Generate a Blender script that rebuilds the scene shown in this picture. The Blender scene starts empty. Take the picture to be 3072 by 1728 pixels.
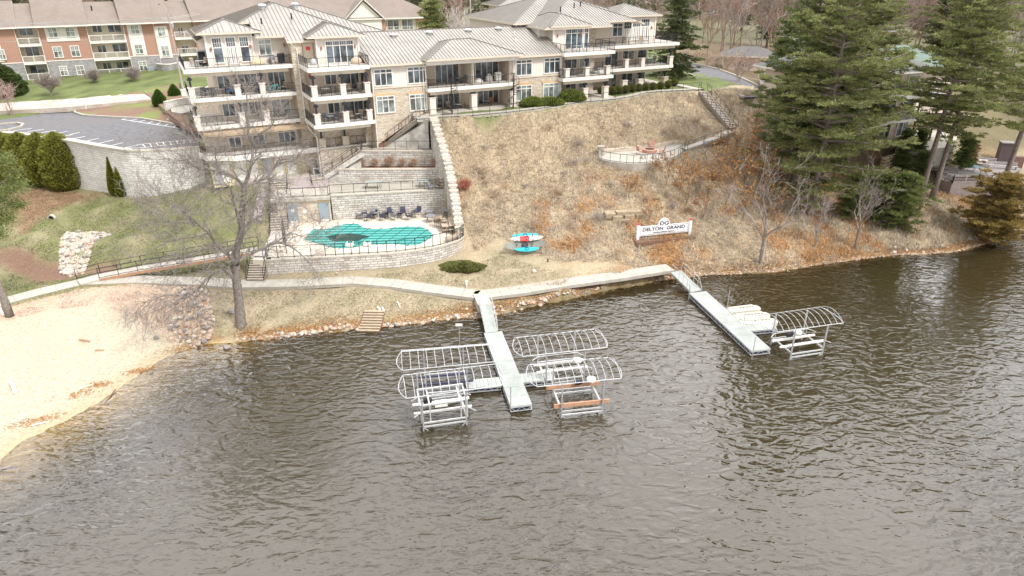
import bpy, math, random
import numpy as np
from mathutils import Vector, Matrix, noise as mnoise
C = bpy.context.scene.collection
sc = bpy.context.scene
R_ = math.radians
# ---------------------------------------------------------------- camera
H = 30.0; TH = R_(25.3); FP = 2050.0
cd = bpy.data.cameras.new('camera'); cam = bpy.data.objects.new('camera', cd); C.objects.link(cam)
cam.location = (0, 0, H); cam.rotation_euler = (R_(90) - TH, 0, 0)
cd.sensor_width = 36; cd.lens = 36 * FP / 3072; cd.clip_start = 0.5; cd.clip_end = 6000
sc.camera = cam
# ---------------------------------------------------------------- sky, sun, exposure
SUN_EL, SUN_AZ = R_(52), R_(128)          # azimuth clockwise from +Y
w = bpy.data.worlds.new('World'); sc.world = w; w.use_nodes = True
wn = w.node_tree.nodes; wl = w.node_tree.links; wn.clear()
sky = wn.new('ShaderNodeTexSky'); sky.sky_type = 'NISHITA'; sky.sun_disc = False
sky.sun_elevation = SUN_EL; sky.sun_rotation = SUN_AZ; sky.air_density = 1.0; sky.dust_density = 1.2
hs = wn.new('ShaderNodeHueSaturation'); hs.inputs['Saturation'].default_value = 0.45; hs.inputs['Value'].default_value = 1.0
wtc = wn.new('ShaderNodeTexCoord'); wnz = wn.new('ShaderNodeTexNoise'); wnz.inputs['Scale'].default_value = 2.6; wnz.inputs['Detail'].default_value = 7
wmp = wn.new('ShaderNodeMapping'); wmp.inputs['Scale'].default_value = (1, 1, 2.6); wl.new(wtc.outputs['Generated'], wmp.inputs[0]); wl.new(wmp.outputs[0], wnz.inputs['Vector'])
wcr = wn.new('ShaderNodeValToRGB'); wcr.color_ramp.elements[0].position = .30; wcr.color_ramp.elements[1].position = .56; wl.new(wnz.outputs[0], wcr.inputs[0])
wmx = wn.new('ShaderNodeMix'); wmx.data_type = 'RGBA'; wmx.inputs[7].default_value = (8.2, 8.1, 8.1, 1)
bg = wn.new('ShaderNodeBackground'); bg.inputs[1].default_value = 0.15
wo = wn.new('ShaderNodeOutputWorld')
wl.new(sky.outputs[0], hs.inputs['Color']); wl.new(wcr.outputs[0], wmx.inputs[0]); wl.new(hs.outputs[0], wmx.inputs[6])
wsp = wn.new('ShaderNodeVectorMath'); wsp.operation = 'DOT_PRODUCT'; wsp.inputs[1].default_value = (0, .68, .73); wl.new(wtc.outputs['Generated'], wsp.inputs[0])
wbr = wn.new('ShaderNodeMapRange'); wbr.interpolation_type = 'SMOOTHSTEP'; wbr.inputs[1].default_value = .5; wbr.inputs[2].default_value = .85; wbr.inputs[3].default_value = .72; wbr.inputs[4].default_value = 2.3; wl.new(wsp.outputs['Value'], wbr.inputs[0])
wvm = wn.new('ShaderNodeVectorMath'); wvm.operation = 'SCALE'; wl.new(wmx.outputs[2], wvm.inputs[0]); wl.new(wbr.outputs[0], wvm.inputs['Scale']); wl.new(wvm.outputs[0], bg.inputs[0]); wl.new(bg.outputs[0], wo.inputs[0])
sd = bpy.data.lights.new('sun', 'SUN'); sd.energy = 2.4; sd.angle = R_(11); sd.color = (1, .97, .93)
so = bpy.data.objects.new('sun', sd); C.objects.link(so)
sdir = Vector((math.sin(SUN_AZ) * math.cos(SUN_EL), math.cos(SUN_AZ) * math.cos(SUN_EL), math.sin(SUN_EL)))
so.rotation_euler = sdir.to_track_quat('Z', 'Y').to_euler(); so.location = (40, -40, 90)
sc.view_settings.view_transform = 'Standard'; sc.view_settings.look = 'None'
sc.view_settings.exposure = 0.58; sc.view_settings.gamma = 1.0; sc.view_settings.use_curve_mapping = False
# ---------------------------------------------------------------- helpers
def ray(px, py):
    r = (px - 1536) / FP; u = -(py - 864) / FP
    return (r, math.cos(TH) + u * math.sin(TH), -math.sin(TH) + u * math.cos(TH))
def G(px, py, z=0.0):
    d = ray(px, py); t = (z - H) / d[2]
    return Vector((d[0] * t, d[1] * t, z))
def VP(px, py, P, a):
    s, c = math.sin(R_(a)), math.cos(R_(a)); d = ray(px, py)
    t = (P[0] * c - P[1] * s) / (d[0] * c - d[1] * s)
    x, y, z = d[0] * t, d[1] * t, H + d[2] * t
    return ((x - P[0]) * s + (y - P[1]) * c, z)
def tagp(o, label=None, cat=None, group=None, kind=None):
    if label: o['label'] = label
    if cat: o['category'] = cat
    if group: o['group'] = group
    if kind: o['kind'] = kind
    return o
def thing(name, label, cat, loc=(0, 0, 0), rz=0.0, group=None):
    o = bpy.data.objects.new(name, None); C.objects.link(o); o.empty_display_size = .3
    o.location = loc; o.rotation_euler = (0, 0, rz)
    return tagp(o, label, cat, group)
def dup(root, loc=None, rz=None, label=None, group=None, scale=None):
    r = root.copy(); C.objects.link(r)
    if loc is not None: r.location = loc
    if rz is not None: r.rotation_euler = (0, 0, rz)
    if scale is not None: r.scale = scale if hasattr(scale, '__len__') else (scale,) * 3
    if label: r['label'] = label
    if group: r['group'] = group
    for ch in list(root.children):
        c = ch.copy(); C.objects.link(c); c.parent = r
        for g in list(ch.children):
            d = g.copy(); C.objects.link(d); d.parent = c
    return r
class MB:
    def __init__(s): s.v = []; s.f = []; s.m = []; s.uv = []
    def face(s, pts, m=0, uv=None):
        i = len(s.v); s.v += [tuple(p) for p in pts]; s.f.append(tuple(range(i, i + len(pts)))); s.m.append(m); s.uv.append(uv)
    def box(s, x0, x1, y0, y1, z0, z1, m=0, bottom=True):
        if x0 > x1: x0, x1 = x1, x0
        if y0 > y1: y0, y1 = y1, y0
        a = [(x0, y0, z0), (x1, y0, z0), (x1, y1, z0), (x0, y1, z0), (x0, y0, z1), (x1, y0, z1), (x1, y1, z1), (x0, y1, z1)]
        for q in ((0, 1, 5, 4), (1, 2, 6, 5), (2, 3, 7, 6), (3, 0, 4, 7), (4, 5, 6, 7)): s.face([a[k] for k in q], m)
        if bottom: s.face([a[k] for k in (3, 2, 1, 0)], m)
    def beam(s, p, q, w, h, m=0, up=(0, 0, 1)):
        p = Vector(p); q = Vector(q); d = (q - p)
        if d.length < 1e-6: return
        d.normalize(); up = Vector(up)
        if abs(d.dot(up)) > .98: up = Vector((0, 1, 0)) if abs(d.y) < .9 else Vector((1, 0, 0))
        sx = d.cross(up).normalized(); uz = sx.cross(d).normalized()
        A = [p + sx * (a * w / 2) + uz * (b * h / 2) for a, b in ((-1, -1), (1, -1), (1, 1), (-1, 1))]
        B = [q + sx * (a * w / 2) + uz * (b * h / 2) for a, b in ((-1, -1), (1, -1), (1, 1), (-1, 1))]
        for k in range(4):
            n = (k + 1) % 4; s.face([A[k], A[n], B[n], B[k]], m)
        s.face(A[::-1], m); s.face(B, m)
    def tube(s, pts, rad, n=6, m=0, cap=True):
        pts = [Vector(p) for p in pts]
        if not hasattr(rad, '__len__'): rad = [rad] * len(pts)
        rings = []; ref = None
        for i, p in enumerate(pts):
            d = (pts[min(i + 1, len(pts) - 1)] - pts[max(i - 1, 0)])
            d = d.normalized() if d.length > 1e-7 else Vector((0, 0, 1))
            if ref is None: ref = Vector((1, 0, 0)) if abs(d.x) < .8 else Vector((0, 1, 0))
            a = d.cross(ref).normalized(); b = d.cross(a).normalized(); ref = b.cross(d) if b.cross(d).length > .1 else ref
            i0 = len(s.v)
            for k in range(n):
                t = 2 * math.pi * k / n; s.v.append(tuple(p + a * math.cos(t) * rad[i] + b * math.sin(t) * rad[i]))
            rings.append(i0)
        for i in range(len(rings) - 1):
            for k in range(n):
                k2 = (k + 1) % n
                s.f.append((rings[i] + k, rings[i] + k2, rings[i + 1] + k2, rings[i + 1] + k)); s.m.append(m); s.uv.append(None)
        if cap:
            s.f.append(tuple(rings[0] + k for k in range(n))[::-1]); s.m.append(m); s.uv.append(None)
            s.f.append(tuple(rings[-1] + k for k in range(n))); s.m.append(m); s.uv.append(None)
    def lathe(s, c, prof, n=12, m=0):
        c = Vector(c); rings = []
        for r, z in prof:
            i0 = len(s.v)
            for k in range(n):
                t = 2 * math.pi * k / n; s.v.append((c.x + r * math.cos(t), c.y + r * math.sin(t), c.z + z))
            rings.append(i0)
        for i in range(len(rings) - 1):
            for k in range(n):
                k2 = (k + 1) % n; s.f.append((rings[i] + k, rings[i] + k2, rings[i + 1] + k2, rings[i + 1] + k)); s.m.append(m); s.uv.append(None)
        s.f.append(tuple(rings[0] + k for k in range(n))[::-1]); s.m.append(m); s.uv.append(None)
        s.f.append(tuple(rings[-1] + k for k in range(n))); s.m.append(m); s.uv.append(None)
    def prism(s, pts, z0, z1, m=0, mt=None, bottom=False):
        if sum(pts[i][0] * pts[(i + 1) % len(pts)][1] - pts[(i + 1) % len(pts)][0] * pts[i][1] for i in range(len(pts))) < 0: pts = pts[::-1]
        z1s = z1 if hasattr(z1, '__len__') else [z1] * len(pts); L = 0
        for i in range(len(pts)):
            j = (i + 1) % len(pts); p, q = pts[i], pts[j]; l = math.hypot(q[0] - p[0], q[1] - p[1])
            s.face([(p[0], p[1], z0), (q[0], q[1], z0), (q[0], q[1], z1s[j]), (p[0], p[1], z1s[i])], m, [(L, z0), (L + l, z0), (L + l, z1s[j]), (L, z1s[i])]); L += l
        s.face([(p[0], p[1], z) for p, z in zip(pts, z1s)], m if mt is None else mt)
        if bottom: s.face([(p[0], p[1], z0) for p in pts][::-1], m)
    def build(s, name, mats, parent=None, smooth=False, label=None):
        me = bpy.data.meshes.new(name); me.from_pydata(s.v, [], s.f)
        if not isinstance(mats, (list, tuple)): mats = [mats]
        for x in mats: me.materials.append(x)
        if len(mats) > 1: me.polygons.foreach_set('material_index', s.m)
        ul = me.uv_layers.new(name='UVMap'); data = np.zeros(len(me.loops) * 2, dtype=np.float32); k = 0
        V = s.v
        for f, u in zip(s.f, s.uv):
            if u is not None:
                for a in u: data[k] = a[0]; data[k + 1] = a[1]; k += 2
                continue
            p0, p1, p2 = V[f[0]], V[f[1]], V[f[2]]
            ax, ay, az = p1[0] - p0[0], p1[1] - p0[1], p1[2] - p0[2]; bx, by, bz = p2[0] - p0[0], p2[1] - p0[1], p2[2] - p0[2]
            nx, ny, nz = ay * bz - az * by, az * bx - ax * bz, ax * by - ay * bx; hl = math.hypot(nx, ny)
            if hl > abs(nz) * .9 and hl > 0:
                tx, ty = -ny / hl, nx / hl
                if abs(ty) > abs(tx): tx, ty = (tx * (1 if ty > 0 else -1), abs(ty))
                elif tx < 0: tx, ty = -tx, -ty
                for i in f: q = V[i]; data[k] = q[0] * tx + q[1] * ty; data[k + 1] = q[2]; k += 2
            else:
                for i in f: q = V[i]; data[k] = q[0]; data[k + 1] = q[1]; k += 2
        ul.data.foreach_set('uv', data)
        if smooth: me.polygons.foreach_set('use_smooth', [True] * len(me.polygons))
        me.update()
        o = bpy.data.objects.new(name, me); C.objects.link(o)
        if parent: o.parent = parent
        if label: o['label'] = label
        return o
def npmesh(name, verts, faces4, col, mats, parent=None, smooth=False, tri=False):
    """fast mesh from numpy arrays; faces with k corners each; per-face colour col"""
    k = faces4.shape[1]; me = bpy.data.meshes.new(name); n = len(faces4)
    me.vertices.add(len(verts)); me.vertices.foreach_set('co', verts.astype(np.float32).ravel())
    me.loops.add(n * k); me.loops.foreach_set('vertex_index', faces4.astype(np.int32).ravel())
    me.polygons.add(n); me.polygons.foreach_set('loop_start', np.arange(0, n * k, k, dtype=np.int32))
    me.update(calc_edges=True)
    if smooth: me.polygons.foreach_set('use_smooth', [True] * n)
    if col is not None:
        ca = me.color_attributes.new('Col', 'FLOAT_COLOR', 'CORNER'); c4 = np.ones((n, k, 4), np.float32); c4[:, :, :3] = col[:, None, :]
        ca.data.foreach_set('color', c4.ravel())
    for m in (mats if isinstance(mats, (list, tuple)) else [mats]): me.materials.append(m)
    o = bpy.data.objects.new(name, me); C.objects.link(o)
    if parent: o.parent = parent
    return o
def diamonds(Cn, A, B):
    n = len(Cn); v = np.empty((n, 4, 3)); v[:, 0] = Cn - A; v[:, 1] = Cn + B; v[:, 2] = Cn + A; v[:, 3] = Cn - B
    return v.reshape(-1, 3), np.arange(n * 4).reshape(n, 4)
# ---------------------------------------------------------------- materials
MT = {}
def mat(name, c1, c2=None, scale=3.0, rough=.8, bump=0.0, bscale=None, metal=0.0, detail=6, spec=.3, fac=(.35, .65), c3=None, s3=.3):
    m = bpy.data.materials.new(name); m.use_nodes = True; nt = m.node_tree; n = nt.nodes; l = nt.links
    b = n['Principled BSDF']; b.inputs['Roughness'].default_value = rough; b.inputs['Metallic'].default_value = metal
    b.inputs['Specular IOR Level'].default_value = spec
    if c2 is None: c2 = tuple(min(1, x * 1.12) for x in c1); c1 = tuple(x * .88 for x in c1)
    tc = n.new('ShaderNodeTexCoord'); nz = n.new('ShaderNodeTexNoise'); nz.inputs['Scale'].default_value = scale; nz.inputs['Detail'].default_value = detail; nz.inputs['Roughness'].default_value = .65
    l.new(tc.outputs['Object'], nz.inputs['Vector'])
    cr = n.new('ShaderNodeValToRGB'); cr.color_ramp.elements[0].position = fac[0]; cr.color_ramp.elements[1].position = fac[1]
    cr.color_ramp.elements[0].color = (*c1, 1); cr.color_ramp.elements[1].color = (*c2, 1)
    l.new(nz.outputs[0], cr.inputs[0]); out = cr.outputs[0]
    if c3:
        n3 = n.new('ShaderNodeTexNoise'); n3.inputs['Scale'].default_value = s3; n3.inputs['Detail'].default_value = 4; l.new(tc.outputs['Object'], n3.inputs['Vector'])
        r3 = n.new('ShaderNodeValToRGB'); r3.color_ramp.elements[0].position = .48; r3.color_ramp.elements[1].position = .62; l.new(n3.outputs[0], r3.inputs[0])
        mx = n.new('ShaderNodeMix'); mx.data_type = 'RGBA'; l.new(r3.outputs[0], mx.inputs[0]); l.new(out, mx.inputs[6]); mx.inputs[7].default_value = (*c3, 1); out = mx.outputs[2]
    l.new(out, b.inputs['Base Color'])
    if bump:
        bz = n.new('ShaderNodeTexNoise'); bz.inputs['Scale'].default_value = bscale or scale * 2; bz.inputs['Detail'].default_value = 5; l.new(tc.outputs['Object'], bz.inputs['Vector'])
        bp = n.new('ShaderNodeBump'); bp.inputs['Strength'].default_value = bump; bp.inputs['Distance'].default_value = .1
        l.new(bz.outputs[0], bp.inputs['Height']); l.new(bp.outputs[0], b.inputs['Normal'])
    MT[name] = m; return m
def brickmat(name, cols, mortar, bw, bh, ms=.02, rough=.85, rand=.6, bump=.4, offset=.5, squash=1.0, sf=2, dirt=None):
    """masonry on the UV map (metres)"""
    m = bpy.data.materials.new(name); m.use_nodes = True; nt = m.node_tree; n = nt.nodes; l = nt.links
    b = n['Principled BSDF']; b.inputs['Roughness'].default_value = rough; b.inputs['Specular IOR Level'].default_value = .2
    uv = n.new('ShaderNodeUVMap'); uv.uv_map = 'UVMap'
    nz0 = n.new('ShaderNodeTexNoise'); nz0.inputs['Scale'].default_value = 1.7; l.new(uv.outputs[0], nz0.inputs['Vector'])
    ad = n.new('ShaderNodeVectorMath'); ad.operation = 'MULTIPLY_ADD'; l.new(nz0.outputs['Color'], ad.inputs[0]); ad.inputs[1].default_value = (.12, .03, 0); l.new(uv.outputs[0], ad.inputs[2])
    br = n.new('ShaderNodeTexBrick'); br.inputs['Scale'].default_value = 1; br.inputs['Brick Width'].default_value = bw; br.inputs['Row Height'].default_value = bh
    br.inputs['Mortar Size'].default_value = ms; br.inputs['Mortar Smooth'].default_value = .1; br.offset = offset; br.squash = squash; br.squash_frequency = sf
    br.inputs['Color1'].default_value = (0, 0, 0, 1); br.inputs['Color2'].default_value = (1, 1, 1, 1); br.inputs['Mortar'].default_value = (.5, .5, .5, 1)
    l.new(ad.outputs[0], br.inputs['Vector'])
    cr = n.new('ShaderNodeValToRGB'); el = cr.color_ramp.elements
    el[0].color = (*cols[0], 1); el[1].color = (*cols[-1], 1)
    for i, c in enumerate(cols[1:-1]): e = el.new((i + 1) / (len(cols) - 1)); e.color = (*c, 1)
    l.new(br.outputs['Color'], cr.inputs[0])
    nz = n.new('ShaderNodeTexNoise'); nz.inputs['Scale'].default_value = 9; nz.inputs['Detail'].default_value = 6; l.new(uv.outputs[0], nz.inputs['Vector'])
    hv = n.new('ShaderNodeHueSaturation'); l.new(cr.outputs[0], hv.inputs['Color'])
    mp = n.new('ShaderNodeMapRange'); l.new(nz.outputs[0], mp.inputs[0]); mp.inputs[1].default_value = .3; mp.inputs[2].default_value = .7; mp.inputs[3].default_value = .75; mp.inputs[4].default_value = 1.2; l.new(mp.outputs[0], hv.inputs['Value'])
    out = hv.outputs[0]
    if dirt:
        n3 = n.new('ShaderNodeTexNoise'); n3.inputs['Scale'].default_value = .45; n3.inputs['Detail'].default_value = 5; l.new(uv.outputs[0], n3.inputs['Vector'])
        r3 = n.new('ShaderNodeValToRGB'); r3.color_ramp.elements[0].position = .5; r3.color_ramp.elements[1].position = .7; l.new(n3.outputs[0], r3.inputs[0])
        m3 = n.new('ShaderNodeMix'); m3.data_type = 'RGBA'; m3.blend_type = 'MULTIPLY'; l.new(r3.outputs[0], m3.inputs[0]); l.new(out, m3.inputs[6]); m3.inputs[7].default_value = (*dirt, 1); out = m3.outputs[2]
    mx = n.new('ShaderNodeMix'); mx.data_type = 'RGBA'; l.new(br.outputs['Fac'], mx.inputs[0]); l.new(out, mx.inputs[6]); mx.inputs[7].default_value = (*mortar, 1)
    l.new(mx.outputs[2], b.inputs['Base Color'])
    bp = n.new('ShaderNodeBump'); bp.invert = True; bp.inputs['Strength'].default_value = bump; bp.inputs['Distance'].default_value = .05
    mm = n.new('ShaderNodeMath'); mm.operation = 'MULTIPLY_ADD'; l.new(nz.outputs[0], mm.inputs[0]); mm.inputs[1].default_value = -.6; l.new(br.outputs['Fac'], mm.inputs[2])
    l.new(mm.outputs[0], bp.inputs['Height']); l.new(bp.outputs[0], b.inputs['Normal'])
    MT[name] = m; return m
def attrmat(name, rough=.9, noise_s=6.0, amp=.35, bump=.5, bscale=8.0, spec=.15, trans=0.0, tint=(1, 1, 1)):
    """colour from the mesh attribute Col, broken up by noise"""
    m = bpy.data.materials.new(name); m.use_nodes = True; nt = m.node_tree; n = nt.nodes; l = nt.links
    b = n['Principled BSDF']; b.inputs['Roughness'].default_value = rough; b.inputs['Specular IOR Level'].default_value = spec
    a = n.new('ShaderNodeAttribute'); a.attribute_name = 'Col'; tc = n.new('ShaderNodeTexCoord')
    nz = n.new('ShaderNodeTexNoise'); nz.inputs['Scale'].default_value = noise_s; nz.inputs['Detail'].default_value = 8; nz.inputs['Roughness'].default_value = .75; l.new(tc.outputs['Object'], nz.inputs['Vector'])
    mp = n.new('ShaderNodeMapRange'); mp.inputs[1].default_value = .3; mp.inputs[2].default_value = .7; mp.inputs[3].default_value = 1 - amp; mp.inputs[4].default_value = 1 + amp; l.new(nz.outputs[0], mp.inputs[0])
    hv = n.new('ShaderNodeHueSaturation'); l.new(a.outputs['Color'], hv.inputs['Color']); l.new(mp.outputs[0], hv.inputs['Value'])
    l.new(hv.outputs[0], b.inputs['Base Color'])
    if bump:
        bz = n.new('ShaderNodeTexNoise'); bz.inputs['Scale'].default_value = bscale; bz.inputs['Detail'].default_value = 6; l.new(tc.outputs['Object'], bz.inputs['Vector'])
        bp = n.new('ShaderNodeBump'); bp.inputs['Strength'].default_value = bump; bp.inputs['Distance'].default_value = .12; l.new(bz.outputs[0], bp.inputs['Height']); l.new(bp.outputs[0], b.inputs['Normal'])
    if trans:
        t = n.new('ShaderNodeBsdfTranslucent'); l.new(hv.outputs[0], t.inputs[0]); ms = n.new('ShaderNodeMixShader'); ms.inputs[0].default_value = trans
        l.new(b.outputs[0], ms.inputs[1]); l.new(t.outputs[0], ms.inputs[2]); l.new(ms.outputs[0], n['Material Output'].inputs[0])
    MT[name] = m; return m
def plain(name, c, rough=.6, metal=0, spec=.4): return mat(name, tuple(x * .93 for x in c), tuple(min(1, x * 1.05) for x in c), 1.5, rough, 0, None, metal, 3, spec)
concrete = mat('concrete', (.42, .38, .33), (.53, .49, .43), 2.2, .9, .15, 30)
concrete2 = mat('concrete_pale', (.37, .34, .29), (.46, .43, .375), 1.3, .9, .1, 30)
asphalt = mat('asphalt', (.115, .115, .125), (.185, .18, .185), 1.4, .9, .3, 60, c3=(.16, .15, .15), s3=.25)
roadc = mat('worn_concrete', (.46, .40, .34), (.58, .52, .45), 1.2, .9, .1, 20, c3=(.40, .34, .28), s3=.4)
paint = mat('line_paint', (.62, .62, .62), (.8, .8, .8), 9, .7)
white = plain('white_trim', (.80, .77, .72), .5)
beige = plain('beige_trim', (.66, .58, .47), .6)
blk = plain('black_metal', (.02, .02, .025), .45)
dkp = plain('dark_post', (.025, .025, .035), .5)
alu = mat('aluminium', (.46, .47, .48), (.62, .62, .62), 5, .4, 0, None, .35, 3, .5)
galv = mat('galvanised_steel', (.36, .36, .37), (.52, .52, .52), 6, .45, 0, None, .4, 3, .5)
deckal = mat('dock_decking', (.31, .33, .31), (.42, .44, .41), .8, .7, .05, 20)
wood = mat('brown_wood', (.20, .13, .08), (.32, .22, .14), 4, .8, .2)
greyw = mat('weathered_wood', (.20, .18, .175), (.32, .29, .28), 5, .85, .2)
tanw = mat('orange_timber', (.40, .22, .13), (.50, .30, .19), 3, .7)
siding_d = None
block = brickmat('retaining_block', [(.50, .46, .42), (.64, .60, .55), (.74, .70, .64), (.57, .54, .50)], (.20, .18, .165), .75, .26, .020, bump=.7, squash=.7, sf=3, dirt=(.72, .66, .60))
blockbig = brickmat('grey_block', [(.66, .64, .61), (.74, .72, .69), (.80, .78, .75)], (.36, .34, .33), .85, .28, .018, bump=.4, dirt=(.86, .83, .80))
stone = brickmat('ledge_stone', [(.58, .45, .31), (.80, .72, .60), (.66, .55, .42), (.86, .79, .68), (.55, .44, .33)], (.42, .34, .25), .45, .11, .012, bump=.8, squash=.6, sf=3)
redbrick = brickmat('red_brick', [(.40, .17, .11), (.50, .23, .15), (.44, .20, .13)], (.50, .40, .34), .22, .075, .012, bump=.3)
greystone = brickmat('grey_split_block', [(.32, .31, .32), (.42, .41, .41), (.50, .48, .47)], (.25, .24, .24), .42, .2, .018, bump=.6)
rubble = brickmat('outcrop_stone', [(.40, .31, .20), (.52, .42, .29), (.46, .38, .28)], (.10, .08, .05), 1.3, .42, .06, bump=1.0, dirt=(.8, .7, .55))
def sidingmat(name, c, pitch=.13):
    m = mat(name, tuple(x * .95 for x in c), tuple(min(1, x * 1.04) for x in c), 2, .6); nt = m.node_tree; n = nt.nodes; l = nt.links; b = n['Principled BSDF']
    uv = n.new('ShaderNodeUVMap'); uv.uv_map = 'UVMap'; sp = n.new('ShaderNodeSeparateXYZ'); l.new(uv.outputs[0], sp.inputs[0])
    d = n.new('ShaderNodeMath'); d.operation = 'DIVIDE'; l.new(sp.outputs[1], d.inputs[0]); d.inputs[1].default_value = pitch
    fr = n.new('ShaderNodeMath'); fr.operation = 'FRACT'; l.new(d.outputs[0], fr.inputs[0])
    bp = n.new('ShaderNodeBump'); bp.inputs['Strength'].default_value = .8; bp.inputs['Distance'].default_value = .04; bp.invert = True; l.new(fr.outputs[0], bp.inputs['Height']); l.new(bp.outputs[0], b.inputs['Normal'])
    return m
siding = sidingmat('cream_siding', (.74, .66, .58)); siding2 = sidingmat('tan_siding', (.68, .57, .47)); wsiding = sidingmat('white_siding', (.80, .77, .70))
yellow = mat('yellow_stucco', (.66, .58, .34), (.76, .68, .44), 3, .85)
metalroof = mat('standing_seam', (.275, .255, .225), (.35, .325, .29), .5, .5, 0, None, .15, 3, .4)
seam = plain('seam', (.165, .145, .125), .5)
shingle = mat('shingle', (.19, .155, .13), (.31, .26, .225), 7, .95, .4, 22, c3=(.23, .19, .16), s3=.5)
greenroof = plain('green_roof', (.15, .20, .17), .9)
def glassmat(name, c, rough=.05):
    m = bpy.data.materials.new(name); m.use_nodes = True; n = m.node_tree.nodes; l = m.node_tree.links; b = n['Principled BSDF']
    tc = n.new('ShaderNodeTexCoord'); nz = n.new('ShaderNodeTexNoise'); nz.inputs['Scale'].default_value = .9; nz.inputs['Detail'].default_value = 5; l.new(tc.outputs['Object'], nz.inputs['Vector'])
    cr = n.new('ShaderNodeValToRGB'); cr.color_ramp.elements[0].position = .4; cr.color_ramp.elements[1].position = .62; cr.color_ramp.elements[0].color = (*[x * .35 for x in c], 1); cr.color_ramp.elements[1].color = (*[x * 1.6 for x in c], 1)
    l.new(nz.outputs[0], cr.inputs[0]); l.new(cr.outputs[0], b.inputs['Base Color']); b.inputs['Roughness'].default_value = rough; b.inputs['Specular IOR Level'].default_value = .9; b.inputs['IOR'].default_value = 1.6
    MT[name] = m; return m
glass = glassmat('window_glass', (.095, .12, .14)); glassb = glassmat('curtained_glass', (.24, .28, .26), .1)
stuccob = plain('brown_trim', (.30, .22, .15), .8)
# ================================================================ terrain
PB = (-16.22, 81.19); BA = math.atan2(.454, .891)
def BW(u, v): return (PB[0] + u * .891 - v * .454, PB[1] + u * .454 + v * .891)
WALLTOP = [(-140, 99), (-80, 93), (-62, 86.6), (-54.99, 83.68), (-48.31, 80.1), (-44.34, 78.26), (-40.74, 78.56), (-36.77, 79.81)]
shore = [(0, 1155), (60, 1110), (150, 1066), (270, 1000), (345, 945), (430, 890), (520, 865), (600, 860), (700, 850), (800, 838), (900, 828), (1050, 815), (1150, 800), (1215, 800), (1260, 790), (1350, 768), (1450, 748), (1550, 725), (1650, 708), (1690, 702), (1760, 694), (1850, 690), (1950, 685), (2050, 668), (2150, 655), (2250, 643), (2330, 640), (2400, 635), (2470, 618), (2576, 590)]
SH = [tuple(G(x * 1.1925, y * 1.1925, 0))[:2] for x, y in shore]
SH = [(-420, -300), (-120, -20), (-60, 16), (-43, 28)] + SH + [(80, 87), (120, 110), (260, 190), (600, 480)]
WALK1 = [(-20, 915), (0, 905), (125, 872), (250, 843), (420, 836), (600, 842), (715, 850), (900, 847), (1060, 838), (1180, 848), (1300, 865), (1420, 880)]
WALK2 = [(1440, 882), (1560, 868), (1700, 845), (1850, 825), (2010, 800)]
WZ = lambda x: float(np.interp(x, [0, 250, 420, 620, 1060, 1180, 1300, 1420, 1700, 2010], [1.35, 1.4, 1.6, 1.9, 1.9, 1.7, 1.4, 1.25, 1.25, 1.35]))
def dens(l, k=8): return [(a[0] + (b[0] - a[0]) * i / k, a[1] + (b[1] - a[1]) * i / k) for a, b in zip(l[:-1], l[1:]) for i in range(k)] + [l[-1]]
WK3 = [(*G(x, y, WZ(x)).xy, WZ(x)) for x, y in dens(WALK1) + dens(WALK2)]
pathpx = [(1250, 362), (1330, 355), (1420, 350), (1520, 341), (1600, 332), (1670, 322), (1736, 311.6), (1846, 301), (1900, 292), (1942, 281), (1985, 277), (2050, 274), (2104, 271)]
PATHF = [tuple(G(x, y, 13.45))[:2] for x, y in pathpx]
Lc = []
for x, y in SH: Lc.append((x, y, 0.0))
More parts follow.
